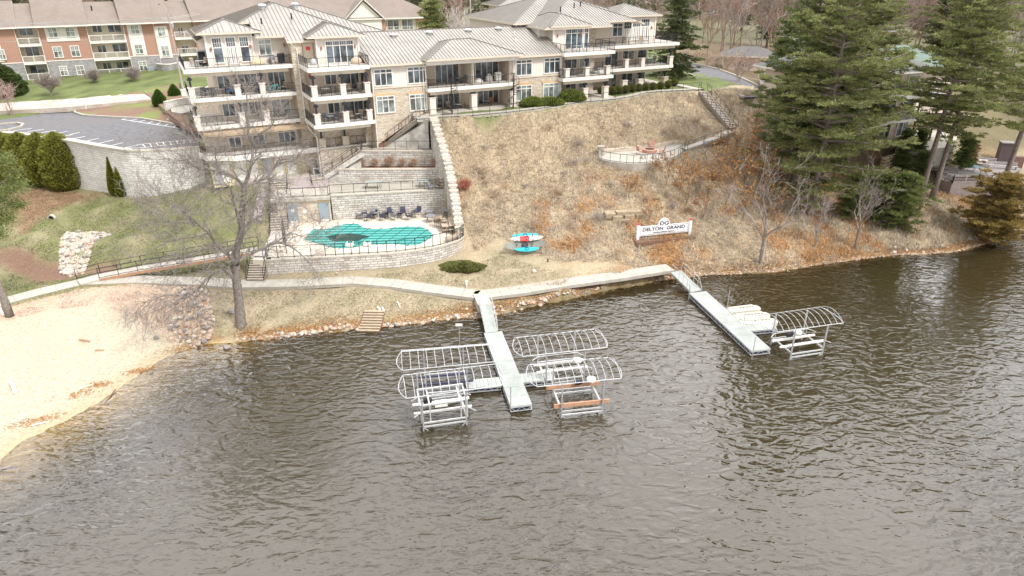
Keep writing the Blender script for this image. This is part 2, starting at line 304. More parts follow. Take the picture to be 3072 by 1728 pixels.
for x, y, z in [(p[0], p[1], WZ(p[0]) - .05) for p in WALK1 + WALK2[:-1]] + [(p[0] + 4, p[1] + 19, 1.0) for p in WALK2[1:-1]] + [
    (798, 819, 2.1), (965, 815, 2.1), (1077, 811, 2.0), (1180, 803, 2.0), (1290, 785, 2.1), (1370, 766, 2.2), (1405, 750, 2.3),
    (251, 567, 4.4), (338, 583, 4.75), (430, 592, 5.0), (502, 577, 5.45), (600, 560, 6.0), (700, 552, 6.5), (800, 545, 6.9), (0, 580, 4.6), (100, 600, 4.6), (-150, 640, 4.5),
    (100, 640, 4.2), (160, 668, 3.8), (60, 700, 3.1), (200, 692, 2.75), (330, 700, 2.6), (500, 706, 2.6), (640, 715, 2.8), (120, 730, 2.9), (380, 730, 2.75), (500, 740, 2.6), (0, 760, 2.4),
    (80, 815, 1.0), (180, 830, .9), (270, 815, 1.0), (40, 870, 1.25), (640, 640, 4.3), (560, 600, 5.0), (780, 640, 4.6), (640, 760, 2.1), (740, 790, 1.6), (450, 800, 1.2), (560, 810, 1.1), (560, 780, 1.4), (350, 790, 1.2),
    (0, 1100, .75), (120, 1060, .85), (200, 1130, .6), (300, 1000, .95), (500, 1000, .55), (100, 960, 1.15), (400, 920, 1.1), (0, 1250, .4), (-200, 1100, 1.0), (-300, 900, 1.6), (600, 930, .7),
    (640, 1000, .55), (800, 920, .85), (1000, 900, .9), (1200, 900, .85), (1350, 920, .5), (800, 985, .45), (1000, 970, .45), (1550, 890, .75),
    (1450, 740, 2.45), (1500, 790, 1.6), (1400, 795, 1.75), (1430, 830, 1.45), (1560, 705, 3.2), (1640, 780, 1.9), (1700, 700, 3.3), (1820, 740, 2.5), (1850, 690, 3.4), (1990, 712, 2.9), (2000, 660, 3.9), (2100, 700, 2.9), (2200, 720, 2.3), (2060, 775, 1.5), (2250, 790, .7), (2400, 700, 2.4), (2350, 620, 3.6),
    (2500, 700, 1.5), (2600, 700, 1.1), (2500, 600, 3.6), (2450, 540, 5.0), (2640, 620, 2.4), (2750, 650, 1.8), (2900, 660, 1.1), (2700, 560, 3.2), (2700, 500, 4.6), (2800, 590, 3.0), (2950, 590, 2.6)]:
    q = G(x, y, z); Lc.append((q.x, q.y, z))
for x, y in PATHF: Lc.append((x, y, 13.4))
SHARED = [tuple(G(2330, 300, 12.7)), tuple(G(2290, 320, 12.4)), tuple(G(2200, 290, 12.9)), tuple(G(2380, 290, 12.4)), (40, 112, 12.6), (60, 122, 12), (100, 142, 11), (200, 180, 11)]
Lc += [(18.2, 86.5, 8.3), (12.5, 85.5, 8.3), (22, 87.5, 8.4), (26, 90.5, 9.1), (30.4, 94.2, 9.6), (33, 98.5, 11.5), (17.6, 83.4, 8.05), (12, 82.4, 8.05), (22.8, 84.6, 8.05), (10.3, 84, 8.2), (44, 101, 12.0), (38, 106, 12.8), (48, 98, 10.5), (18, 91, 10.3), (6, 85, 9.2), (36, 90, 7.8),
       (-2, 80, 7.8), (-3.5, 75, 5.3), (-4.0, 84, 11.1), (5, 78, 6.3), (45, 95, 8.2), (56, 100, 8.0), (66, 100, 7.6), (58, 92, 4.5), (66, 95, 4.5), (52, 108, 9.5), (80, 105, 7), (110, 120, 6), (-2.2, 70.3, 3.2)]
Lc += SHARED
for x, y in [(0, 0), (0, 30), (-30, 10), (30, 30), (60, 50), (0, 48), (30, 55), (90, 60), (200, 60), (-100, -150), (100, -200), (0, -300), (400, 0), (-10, 45), (20, 58), (45, 62)]: Lc.append((x, y, -3.2))
for x, y in [(-28, 40), (-24, 45), (-33, 32), (-20, 48)]: Lc.append((x, y, -.7))
Uc = [(x, y, 10.45) for x, y in WALLTOP] + [(x, y, 13.4) for x, y in PATHF] + SHARED
Uc += [(-60, 97, 10.7), (-75, 100, 10.8), (-50, 90, 10.5), (-45, 88, 10.5), (-40, 86, 10.5), (-58, 104, 11.2), (-90, 108, 11.2), (-75, 116, 12), (-55, 118, 12), (-40, 112, 12), (-40, 128, 12.5), (-80, 130, 12.5), (-120, 125, 12), (-20, 130, 13), (0, 100, 13.4), (-10, 95, 13.4), (20, 125, 13.4), (30, 108, 13.4), (20, 110, 13.4), (-25, 100, 12.8), (-38, 96, 11.2), (38, 125, 12.6), (60, 150, 12.5), (0, 160, 13.5), (100, 200, 13), (-150, 200, 13), (0, 300, 13.5), (-300, 300, 13), (300, 300, 13), (-45, 100, 11.4)]
Uc += [(x, y, 13.45) for x, y in (BW(10, 0), BW(18, 0), BW(30, 0), BW(40, 2), BW(48, 5), BW(48, 12), BW(0, 15), BW(20, 20))]
def tps_fit(P):
    P = np.array(P, float); X = P[:, :2] / 50; n = len(P)
    r2 = ((X[:, None] - X[None]) ** 2).sum(2); K = .5 * r2 * np.log(r2 + 1e-9) + np.eye(n) * 2e-4
    A = np.zeros((n + 3, n + 3)); A[:n, :n] = K; Q = np.c_[np.ones(n), X]; A[:n, n:] = Q; A[n:, :n] = Q.T
    return X, np.linalg.solve(A, np.r_[P[:, 2], 0, 0, 0])
def tps_eval(M, x, y):
    X, wv = M; q = np.stack([x.ravel(), y.ravel()], 1) / 50; out = np.empty(len(q))
    for i in range(0, len(q), 20000):
        s = q[i:i + 20000]; r2 = ((s[:, None] - X[None]) ** 2).sum(2); out[i:i + 20000] = (.5 * r2 * np.log(r2 + 1e-9)) @ wv[:-3] + wv[-3] + s @ wv[-2:]
    return out.reshape(x.shape)
ML, MU = tps_fit(Lc), tps_fit(Uc)
UPOLY = [(x + .1, y + .75) for x, y in WALLTOP] + [BW(-18.8, 6.8), BW(-6.5, 6.8), BW(-6.0, 5.2), BW(.5, 5), BW(6.8, 2.2), (-10.4, 81.5)] + PATHF + [(30.5, 103.2), (40, 112), (60, 122), (100, 142), (200, 180), (600, 300), (900, 2500), (-900, 2500), (-900, 150)]
def inpoly(poly, x, y):
    x = np.asarray(x, float); y = np.asarray(y, float); r = np.zeros(x.shape, bool); n = len(poly)
    for i in range(n):
        x0, y0 = poly[i]; x1, y1 = poly[(i + 1) % n]
        if y0 == y1: continue
        c = ((y0 > y) != (y1 > y)) & (x < (x1 - x0) * (y - y0) / (y1 - y0) + x0); r ^= c
    return r
def pdist(poly, x, y, closed=True):
    d = np.full(np.shape(x), 1e9)
    for i in range(len(poly) if closed else len(poly) - 1):
        x0, y0 = poly[i]; x1, y1 = poly[(i + 1) % len(poly)]; dx, dy = x1 - x0, y1 - y0; L = dx * dx + dy * dy + 1e-9
        t = np.clip(((x - x0) * dx + (y - y0) * dy) / L, 0, 1); d = np.minimum(d, np.hypot(x - x0 - t * dx, y - y0 - t * dy))
    return d
LAND = SH + [(2500, 2500), (-2500, 2500), (-2500, -1500)]
TERR = [(-27.5, 74), (-28.5, 78), BW(-7.5, 5.4), BW(0.5, 5.3), BW(6.8, 2.3), (-9.6, 81.6), (-8.2, 80), (-6.9, 73.4), (-5.6, 69), (-6.2, 67.8), (-8.2, 66), (-11.8, 64.6), (-15.4, 64), (-18.7, 63.5), (-24.2, 62.9), (-26.5, 64), (-25.5, 70)]
STAIRP = [(-28.7, 78.2), (-26, 78.2)] + [tuple(G(a, b, c))[:2] for a, b, c in ((866, 690, 3.6), (802, 770, 3.6), (800, 822, 1.8), (742, 832, 1.3), (752, 772, 3.6), (780, 735, 3.6), (800, 700, 3.6), (812, 680, 3.6))]
YARD = [(-37, 79), (-36.2, 75.8), (-31, 76.5), (-29, 77.3), (-21, 81.6), BW(-6.3, 5), BW(-19, 7.2)]
kl = [(596, 386), (520, 371), (420, 354), (330, 350), (250, 345), (225, 337), (226, 329), (250, 322), (330, 308), (430, 292), (540, 274)]
kpts = [G(x, y, 10.75) for x, y in kl]
LP = [(x, y + .35) for x, y in WALLTOP[2:]] + [BW(-18.9, 9)] + [(p.x, p.y) for p in kpts[:8]] + [tuple(G(150, 338, 10.6))[:2], tuple(G(60, 352, 10.6))[:2], tuple(G(-60, 366, 10.6))[:2], (-84, 97)]
ISL = [(p.x, p.y) for p in kpts] + [BW(-19.3, 12)]
FIREP = [tuple(G(x, y, 8.35))[:2] for x, y in [(1794, 470), (1830, 484), (1900, 491), (1975, 486), (2035, 468), (2075, 445), (2075, 432), (2020, 431), (1960, 444), (1880, 452), (1800, 460)]]
def far_clamp(x, y, z):
    d = np.hypot(x, y - 80); k = np.clip((d - 140) / 100, 0, 1)
    land = inpoly(LAND, x, y); return z * (1 - k) + np.where(land, 12.5, -3.5) * k
def ZT(x, y, cut=True):
    x = np.asarray(x, float); y = np.asarray(y, float)
    zl = tps_eval(ML, np.atleast_1d(x), np.atleast_1d(y)); zu = tps_eval(MU, np.atleast_1d(x), np.atleast_1d(y))
    x1, y1 = np.atleast_1d(x), np.atleast_1d(y)
    u = inpoly(UPOLY, x1, y1); z = np.where(u, zu, zl); z = far_clamp(x1, y1, z)
    land = inpoly(LAND, x1, y1); ds = pdist(SH, x1, y1, False)
    z = np.where(land, np.maximum(z, np.minimum(.04 + ds * .10, .5)), np.minimum(z, -np.minimum(.06 + ds * .12, 3.0)))
    bx = (x1 > -60) & (x1 < -19) & (y1 < 56)                         # shallow sandy shelf off the beach
    z = np.where(~land & bx, np.maximum(z, -.05 - ds * .11), z)
    if cut:
        t = inpoly(TERR, x1, y1) & (pdist(TERR, x1, y1) > .25); z = np.where(t, np.minimum(z, 1.6), z)
        t = inpoly(STAIRP, x1, y1); z = np.where(t, np.minimum(z, np.interp(y1, [62, 64, 66, 70, 78], [.8, .9, 1.7, 2.4, 4.0])), z)
        t = inpoly(YARD, x1, y1); z = np.where(t, np.minimum(z, 6.75), z)
        z = np.where(inpoly(LP, x1, y1), np.minimum(z, 10.2), z); z = np.where(inpoly(ISL, x1, y1), np.minimum(z, 10.5), z)
        z = np.where(inpoly(FIREP, x1, y1), np.minimum(z, 8.15), z)
        bp = [BW(a, b) for a, b in ((-18.8, 6.9), (-7, 6.9), (-6, 4.5), (0, 4.4), (6, 2.4), (30, 3), (30, 20), (-15, 22))]
        z = np.where(inpoly(bp, x1, y1) & u, np.minimum(z, 12.2), z)
    return z if x.ndim else float(z[0])
def TP(px, py, it=4, z0=3.0):
    """ground point seen at a pixel: march down the ray"""
    d = ray(px, py); ts = np.linspace(30, 260, 1400); x = d[0] * ts; y = d[1] * ts; z = H + d[2] * ts
    g = ZT(x, y, False); k = np.argmax(z <= g)
    if z[k] > g[k]: k = len(ts) - 1
    return Vector((x[k], y[k], g[k]))
def lin(a, b, st): return list(np.arange(a, b, st))
gx = [-2500, -1500, -900, -600, -420, -300, -240, -190, -160, -140, -125, -112, -102] + lin(-95, -70, 1.2) + lin(-70, 72, .5) + lin(72, 110, 1.2) + [115, 125, 140, 160, 190, 240, 300, 420, 600, 900, 1500, 2500]
gy = [-1500, -900, -500, -300, -180, -100, -50, -20, 0] + lin(10, 34, 2) + lin(34, 106, .5) + lin(106, 150, 1.2) + [155, 165, 180, 200, 230, 270, 330, 420, 560, 800, 1200, 1800, 2600]
GX, GY = np.meshgrid(np.array(gx, float), np.array(gy, float)); GZ = ZT(GX, GY)
def mnz(x, y, s, o=0):
    """cheap smooth noise, about -1..1"""
    r = np.zeros(np.shape(x)); rs = np.random.RandomState(7 + o)
    for k in range(12):
        a = rs.rand() * 6.283; f = s * (.6 + 1.9 * rs.rand() * (1 + k * .12)); r = r + np.sin((x * math.cos(a) + y * math.sin(a)) * f + rs.rand() * 6.283 + 1.3 * np.sin((x * math.sin(a) - y * math.cos(a)) * f * .7 + k)) / 12 ** .5 * .9
    return r
near = (np.abs(GX) < 95) & (GY > 30) & (GY < 150)
WKL = [p[:2] for p in WK3[::4]] + [WK3[-1][:2]]; nfac = np.clip((pdist(WKL, GX, GY, False) - 1.6) / 1.5, 0, 1)
GZ = GZ + nfac * np.where(near & (GZ > .3), .05 * mnz(GX, GY, 1.6) + .05 * mnz(GX, GY, .7, 3), 0)
def wkz(x, y):
    d = np.stack([np.hypot(x - p[0], y - p[1]) for p in WK3], 0); i = d.argmin(0); return np.array([p[2] for p in WK3])[i]
GZ = np.where((pdist(WKL, GX, GY, False) < 1.5) & (GY < 75), np.minimum(GZ, wkz(GX, GY) - .08), GZ)
def pxs(l, z): return [tuple(G(a, b, z))[:2] for a, b in l]
def S2(l): return [(a * 1.1925, b * 1.1925) for a, b in l]
SAND = pxs(S2([(-60, 830), (0, 812), (40, 808), (120, 788), (260, 775), (330, 800), (400, 830), (430, 850), (440, 880), (430, 900), (300, 1010), (60, 1150), (-80, 1250)]), .9) + [(-60, 20), (-120, -10), (-160, 40), (-75, 52)]
PEB = pxs(S2([(-40, 800), (20, 778), (210, 735), (330, 726), (480, 728), (520, 760), (500, 830), (440, 850), (300, 810), (150, 800), (0, 840)]), 1.1)
DIRT = pxs([(0, 790), (60, 782), (150, 800), (250, 810), (330, 790), (350, 810), (240, 825), (225, 838), (150, 845), (60, 828), (0, 815)], 1.0)
GREEN = pxs(S2([(0, 480), (170, 460), (300, 505), (500, 470), (700, 455), (680, 620), (560, 650), (300, 660), (190, 700), (60, 740), (0, 745), (-200, 740), (-200, 480)]), 4)
MULCH1 = pxs([(180, 560), (240, 575), (300, 588), (200, 608), (100, 650), (60, 670), (20, 600), (60, 570)], 4.5)
HILL = [(-9.6, 81.0), (-6.4, 74), (-4.7, 69.5), (-3.8, 66.5)] + pxs([(1420, 770), (1500, 745), (1600, 770), (1700, 800), (1900, 810), (2010, 795), (2100, 825), (2300, 810), (2500, 780)], 1.8) + [(60, 78), (75, 86), (70, 100), (50, 98), (36, 104), (30, 103)] + PATHF[::-1]
pal = dict(lawn=(.38, .315, .215), lawn2=(.30, .26, .165), green=(.175, .185, .08), green2=(.28, .25, .15), sand=(.47, .41, .31), peb=(.50, .37, .27), dirt=(.20, .125, .09), mulch=(.25, .165, .10), hill=(.44, .35, .235), hill2=(.32, .24, .165), orange=(.38, .225, .11), upper=(.14, .165, .065), deepbed=(.055, .045, .022), bedsand=(.36, .28, .14), far=(.16, .15, .09))
pal = {k: np.array(v) for k, v in pal.items()}
def blend(col, mask, c): return col * (1 - mask[..., None]) + c * mask[..., None]
def soft(poly, x, y, f=.6, jit=.5):
    d = pdist(poly, x, y); s = np.where(inpoly(poly, x, y), d, -d) + jit * mnz(x, y, 1.9, 5) * .6; return np.clip(s / f * .5 + .5, 0, 1)
def terrain_col(x, y, z):
    n1 = mnz(x, y, .9, 1); n2 = mnz(x, y, .35, 2); n3 = mnz(x, y, 2.3, 9)
    c = np.broadcast_to(pal['lawn'], x.shape + (3,)).copy(); c = blend(c, np.clip(n1 * .5 + .4, 0, 1), pal['lawn2'])
    g = soft(GREEN, x, y, 2, 1); gc = pal['green'] * np.ones(x.shape + (3,)); gc = blend(gc, np.clip(n1 * .45 + .3 + n2 * .3, 0, 1), pal['green2']); c = c * (1 - g[..., None]) + gc * g[..., None]
    hc = pal['hill'] * np.ones(x.shape + (3,)); hc = blend(hc, np.clip(n1 * .6 + n2 * .4, 0, 1), pal['hill2'])
    low = np.clip((8.2 - z) / 4, 0, 1); orr = np.clip((n2 * .8 + n3 * .4 + (x > 8) * .25 - .15), 0, 1) * low; hc = blend(hc, orr, pal['orange'])
    h = soft(HILL, x, y, 1.2, 1); c = c * (1 - h[..., None]) + hc * h[..., None]
    shd = pdist(SH, x, y, False); e = np.clip(1 - shd / 1.6, 0, 1) * np.clip(.6 + n3 * .6, 0, 1) * (x > -27); c = blend(c, e, pal['orange'] * .8)
    c = blend(c, soft(MULCH1, x, y, 1, .8), pal['mulch']); c = blend(c, soft(PEB, x, y, .8, .5), pal['peb']); c = blend(c, soft(SAND, x, y, .7, .5), pal['sand']); c = blend(c, soft(DIRT, x, y, .7, .7), pal['dirt'])
    wet = soft(SAND, x, y, .5, .2) * np.clip(1 - (z - .02) / .28, 0, 1); c = blend(c, wet * .5, pal['bedsand'])
    u = inpoly(UPOLY, x, y); c = np.where(u[..., None], pal['upper'] * (1 + .18 * n1[..., None]), c)
    rw = np.clip((x - 34) / 3, 0, 1) * u; c = blend(c, rw, np.array((.20, .15, .10)))
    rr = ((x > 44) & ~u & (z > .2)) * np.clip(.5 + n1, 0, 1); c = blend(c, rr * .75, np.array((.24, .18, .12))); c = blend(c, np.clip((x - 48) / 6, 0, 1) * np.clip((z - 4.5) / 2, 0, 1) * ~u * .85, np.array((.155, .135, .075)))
    c = np.where((np.hypot(x, y - 80) > 110)[..., None], pal['far'], c)
    bx = np.clip((-19 - x) / 5, 0, 1) * (y < 56); bed = blend(pal['deepbed'] * np.ones(x.shape + (3,)), bx * np.clip(1 + z / 1.0, 0, 1) ** 1.5, pal['bedsand'] * 1.6); bed = blend(bed, (1 - bx) * np.clip(1 + z / .35, 0, 1), pal['bedsand'] * .5)  # dark muddy colour by depth stands in for light absorbed by water
    c = np.where((z < 0)[..., None], bed, c); return c
CC = terrain_col(GX, GY, GZ); ny, nx = GX.shape
idx = np.arange(ny * nx).reshape(ny, nx); fq = np.stack([idx[:-1, :-1], idx[:-1, 1:], idx[1:, 1:], idx[1:, :-1]], -1).reshape(-1, 4)
gm = attrmat('ground_cover', .95, 4.0, .30, .8, 7)
me = bpy.data.meshes.new('ground'); V3 = np.stack([GX, GY, GZ], -1).reshape(-1, 3)
g_o = npmesh('ground', V3, fq, None, gm, smooth=True)
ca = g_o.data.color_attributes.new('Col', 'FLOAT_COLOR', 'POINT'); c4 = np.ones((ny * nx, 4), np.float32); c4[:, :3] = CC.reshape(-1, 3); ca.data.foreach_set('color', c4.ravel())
tagp(g_o, kind='structure')
# ---------------------------------------------------------------- water
wm = bpy.data.materials.new('lake_water'); wm.use_nodes = True; n = wm.node_tree.nodes; l = wm.node_tree.links; n.clear()
out = n.new('ShaderNodeOutputMaterial'); tc = n.new('ShaderNodeTexCoord')
fr = n.new('ShaderNodeFresnel'); fr.inputs[0].default_value = 1.62
gl = n.new('ShaderNodeBsdfGlossy'); gl.inputs['Roughness'].default_value = .10; gl.inputs['Color'].default_value = (1, 1, 1, 1)
tr = n.new('ShaderNodeBsdfTransparent'); tr.inputs[0].default_value = (.80, .74, .58, 1)
df = n.new('ShaderNodeBsdfDiffuse'); df.inputs[0].default_value = (.040, .030, .013, 1)
m1 = n.new('ShaderNodeMixShader'); m2 = n.new('ShaderNodeMixShader')
va = n.new('ShaderNodeAttribute'); va.attribute_name = 'turb'
l.new(va.outputs['Fac'], m1.inputs[0]); l.new(tr.outputs[0], m1.inputs[1]); l.new(df.outputs[0], m1.inputs[2])
l.new(fr.outputs[0], m2.inputs[0]); l.new(m1.outputs[0], m2.inputs[1]); l.new(gl.outputs[0], m2.inputs[2]); l.new(m2.outputs[0], out.inputs[0])
mp = n.new('ShaderNodeMapping'); mp.inputs['Rotation'].default_value = (0, 0, R_(-24)); mp.inputs['Scale'].default_value = (.62, 1.15, 1); l.new(tc.outputs['Object'], mp.inputs[0])
nzs = []
for s, dt, dis in ((1.3, .8, .9), (3.0, 1, .5)):
    z = n.new('ShaderNodeTexNoise'); z.inputs['Scale'].default_value = s; z.inputs['Detail'].default_value = dt; z.inputs['Distortion'].default_value = dis; z.inputs['Roughness'].default_value = .5; l.new(mp.outputs[0], z.inputs['Vector']); nzs.append(z)
big = n.new('ShaderNodeTexNoise'); big.inputs['Scale'].default_value = .055; big.inputs['Detail'].default_value = 3; l.new(tc.outputs['Object'], big.inputs['Vector'])
am = n.new('ShaderNodeMapRange'); am.inputs[1].default_value = .35; am.inputs[2].default_value = .65; am.inputs[3].default_value = .5; am.inputs[4].default_value = 1.5; l.new(big.outputs[0], am.inputs[0])
sm = n.new('ShaderNodeMath'); sm.operation = 'MULTIPLY_ADD'; l.new(nzs[1].outputs[0], sm.inputs[0]); sm.inputs[1].default_value = .24; l.new(nzs[0].outputs[0], sm.inputs[2])
s2 = n.new('ShaderNodeMath'); s2.operation = 'MULTIPLY'; l.new(sm.outputs[0], s2.inputs[0]); l.new(am.outputs[0], s2.inputs[1])
bp = n.new('ShaderNodeBump'); bp.inputs['Strength'].default_value = 1.0; bp.inputs['Distance'].default_value = .13; l.new(s2.outputs[0], bp.inputs['Height'])
l.new(bp.outputs[0], gl.inputs['Normal']); l.new(bp.outputs[0], fr.inputs['Normal'])
wx = np.array([-2500, -800, -300, -150, -100, -80] + lin(-66, 100, 2) + [110, 150, 300, 800, 2500], float); wy = np.array([-1500, -500, -200, -60, 0] + lin(10, 96, 2) + [100, 130, 200, 500], float)
WX, WY = np.meshgrid(wx, wy); i2 = np.arange(WX.size).reshape(WX.shape); f2 = np.stack([i2[:-1, :-1], i2[:-1, 1:], i2[1:, 1:], i2[1:, :-1]], -1).reshape(-1, 4)
w_o = npmesh('water', np.stack([WX, WY, WX * 0], -1).reshape(-1, 3), f2, None, wm)
dsw = pdist(SH, WX, WY, False); bxs = np.clip((-17 - WX) / 6, 0, 1) * (WY < 56); tb = np.clip(dsw / 2.0, 0, 1) * (1 - bxs) + np.clip((dsw - 1.5) / 9, 0, 1) * bxs
ta = w_o.data.attributes.new('turb', 'FLOAT', 'POINT'); ta.data.foreach_set('value', (tb * .92).astype(np.float32).ravel()); tagp(w_o, kind='structure')
# ---------------------------------------------------------------- paths, roads
def ribbon(name, ctr, width, mats, lift=.05, thick=.12, joints=None, zs=None, step=1.0, kind='structure', crown=0):
    """a slab that follows the ground along a centre line (world x, y)"""
    pts = []; 
    for i in range(len(ctr) - 1):
        a, b = ctr[i], ctr[i + 1]; L = math.dist(a[:2], b[:2]); k = max(1, int(L / step))
        for j in range(k): t = j / k; pts.append((a[0] + (b[0] - a[0]) * t, a[1] + (b[1] - a[1]) * t, (a[2] + (b[2] - a[2]) * t) if len(a) > 2 else None))
    pts.append((ctr[-1][0], ctr[-1][1], ctr[-1][2] if len(ctr[-1]) > 2 else None))
    m = MB(); prev = None; L = 0
    for i, p in enumerate(pts):
        q0 = pts[max(0, i - 1)]; q1 = pts[min(len(pts) - 1, i + 1)]; dx, dy = q1[0] - q0[0], q1[1] - q0[1]; d = math.hypot(dx, dy) or 1; nx_, ny_ = -dy / d, dx / d
        wd = width / 2; z = p[2] if p[2] is not None else float(max(ZT(p[0], p[1], False), ZT(p[0] + nx_ * wd, p[1] + ny_ * wd, False), ZT(p[0] - nx_ * wd, p[1] - ny_ * wd, False))) + lift
        a = (p[0] + nx_ * wd, p[1] + ny_ * wd, z); b = (p[0] - nx_ * wd, p[1] - ny_ * wd, z)
        if prev:
            pa, pb = prev; lo = lambda q, t=thick: (q[0], q[1], q[2] - t - .2)
            m.face([pb, b, a, pa], 0); m.face([pa, a, lo(a), lo(pa)], 0); m.face([b, pb, lo(pb), lo(b)], 0)
            if joints and int(L / joints) != int((L + math.dist(pa, a)) / joints):
                v = Vector((dx / d, dy / d, 0)) * .02; up = Vector((0, 0, .004)); A, B = Vector(a), Vector(b); m.face([B - v + up, B + v + up, A + v + up, A - v + up], 1)
            L += math.dist(pa, a)
        prev = (a, b)
    o = m.build(name, mats); tagp(o, kind=kind); return o
jointm = plain('joint', (.25, .22, .19), .9)
ribbon('walkway', [(*G(x, y, WZ(x)).xy, WZ(x) - .03) for x, y in WALK1 + [(1432, 882)]], 1.75, [concrete2, jointm], joints=1.8)
ribbon('walkway', [(*G(x, y, WZ(x)).xy, WZ(x) - .03) for x, y in [(1436, 884)] + WALK2], 1.75, [concrete2, jointm], lift=.055, joints=1.8)
ribbon('upper_path', [(x - .25, y + .75, 13.56) for x, y in PATHF], 1.3, [concrete2, jointm], joints=1.8)
ribbon('side_path', [(x, y, 13.6) for x, y in [tuple(G(2100, 270, 13.5))[:2], tuple(G(2040, 257, 13.5))[:2], BW(46, 6.5), BW(42, 8)]], 1.3, [concrete2, jointm], joints=1.8)
# parking lot behind the big wall, with stripes
lot = MB(); lot.prism(LP, 9.9, 10.62); tagp(lot.build('parking_lot', asphalt), kind='structure')
rd = [(-110, 95.5), (-84, 99.5), (-66, 104.2), (-52, 110.5), (-42, 117.5), (-28, 128), (-8, 142), (20, 160)]
ribbon('road', [(x, y) for x, y in rd], 7.5, [roadc, jointm], joints=4.5, lift=.02, thick=.5)
dr = [tuple(G(x, y, 12.9))[:2] for x, y in ((2300, 290), (2210, 262), (2150, 232), (2100, 212), (2050, 200), (1990, 188), (1900, 170))]
o = ribbon('driveway', [(x, y, 12.95) for x, y in dr], 7.0, [asphalt, jointm]); 
st = MB()
def stripe(a, b, z, wd=.13): st.beam((a[0], a[1], z), (b[0], b[1], z), wd, .012)
for a, b in (((184, 409), (218, 404)), ((211, 417.5), (255, 409)), ((247, 425.6), (296, 415.6)), ((286, 432), (340, 420)), ((328, 438), (369, 428))): stripe(G(*a, 10.63), G(*b, 10.63), 10.63)
for i in range(5):
    p = G(40 + i * 42, 392 + i * 3, 10.63); q = G(95 + i * 36, 385 + i * 3, 10.63); stripe(p, q, 10.63, .12)
def ladder(tops, bots):
    for l_ in (tops, bots):
        for a, b in zip(l_[:-1], l_[1:]): stripe(G(*a, 10.63), G(*b, 10.63), 10.634)
    for k in range(9):
        t = k / 8; f = lambda l_, t: G(l_[0][0] + (l_[-1][0] - l_[0][0]) * t, l_[0][1] + (l_[-1][1] - l_[0][1]) * t, 10.63)
        stripe(f(tops, t), f(bots, min(1, t * .96)), 10.63)
ladder([(392, 353), (582, 378)], [(365, 358), (580, 391)])
ladder([(427, 432), (593, 417.5)], [(437, 442), (597, 425)]); stripe(G(371, 444, 10.63), G(427, 432, 10.63), 10.636); stripe(G(371, 444, 10.63), G(437, 442, 10.63), 10.636)
tagp(st.build('parking_lines', paint), kind='structure')
kb = MB()
def kerb(m, pts, z, h=.14, wd=.3):
    for a, b in zip(pts[:-1], pts[1:]): m.beam((a[0], a[1], z + h / 2 - .1), (b[0], b[1], z + h / 2 - .1), wd, h + .2)
kerb(kb, kpts, 10.7)
kerb(kb, [(x - .5, y + .1) for x, y in WALLTOP[2:]], 10.62, .05, .2)
kerb(kb, [G(x, y, 10.75) for x, y in ((-40, 395), (20, 390), (62, 380), (70, 372), (50, 368), (0, 372))], 10.7)
tagp(kb.build('kerb', concrete2), kind='structure')
isl = MB(); zi = [10.78] * 7 + [float(ZT(p[0], p[1], False)) + .12 for p in ISL[7:-1]] + [11.6]; isl.prism(ISL if sum(ISL[i][0] * ISL[(i + 1) % len(ISL)][1] - ISL[(i + 1) % len(ISL)][0] * ISL[i][1] for i in range(len(ISL))) > 0 else ISL[::-1], 10, zi if sum(ISL[i][0] * ISL[(i + 1) % len(ISL)][1] - ISL[(i + 1) % len(ISL)][0] * ISL[i][1] for i in range(len(ISL))) > 0 else zi[::-1]); isl.prism([tuple(kpts[0].xy), tuple(kpts[1].xy), BW(-19.6, 14), BW(-17, 12), BW(-17, 7.5), BW(-18.9, 8)], 9.5, 10.6); tagp(isl.build('planting_bed', mat('bark_mulch', (.17, .10, .07), (.28, .18, .13), 6, .95, .8, 14, c3=(.19, .22, .07), s3=.18)), kind='structure')
kb = MB()
for dx, sgn in ((1, 1),):
    for i in range(len(dr) - 1):
        a, b = Vector(dr[i]), Vector(dr[i + 1]); nrm = Vector((-(b - a).y, (b - a).x)).normalized() * 3.6
        for s in (-1, 1): kb.beam((*(a + nrm * s), 13.0), (*(b + nrm * s), 13.0), .3, .3)
tagp(kb.build('kerb', concrete2), kind='structure')
# ================================================================ condominium
def W(px, py, v, base=PB, az=63.0, tot=(.891, .454)):
    P = (base[0] - v * tot[1], base[1] + v * tot[0]); return VP(px, py, P, az)
condo = thing('condominium_building', 'long cream and stone condominium with pale metal hip roofs and stacked balconies above the pool', 'building', (PB[0], PB[1], 0), BA)
def clip_poly(poly, r):
    """clip a convex 2D polygon to the rectangle r = (x0, x1, y0, y1)"""
    for ax, lim, sg in ((0, r[0], 1), (0, r[1], -1), (1, r[2], 1), (1, r[3], -1)):
        out = []
        for i in range(len(poly)):
            a, b = poly[i], poly[(i + 1) % len(poly)]; da, db = (a[ax] - lim) * sg, (b[ax] - lim) * sg
            if da >= 0: out.append(a)
            if (da > 0 > db) or (da < 0 < db): t = da / (da - db); out.append((a[0] + (b[0] - a[0]) * t, a[1] + (b[1] - a[1]) * t))
        poly = out
        if not poly: return []
    return poly
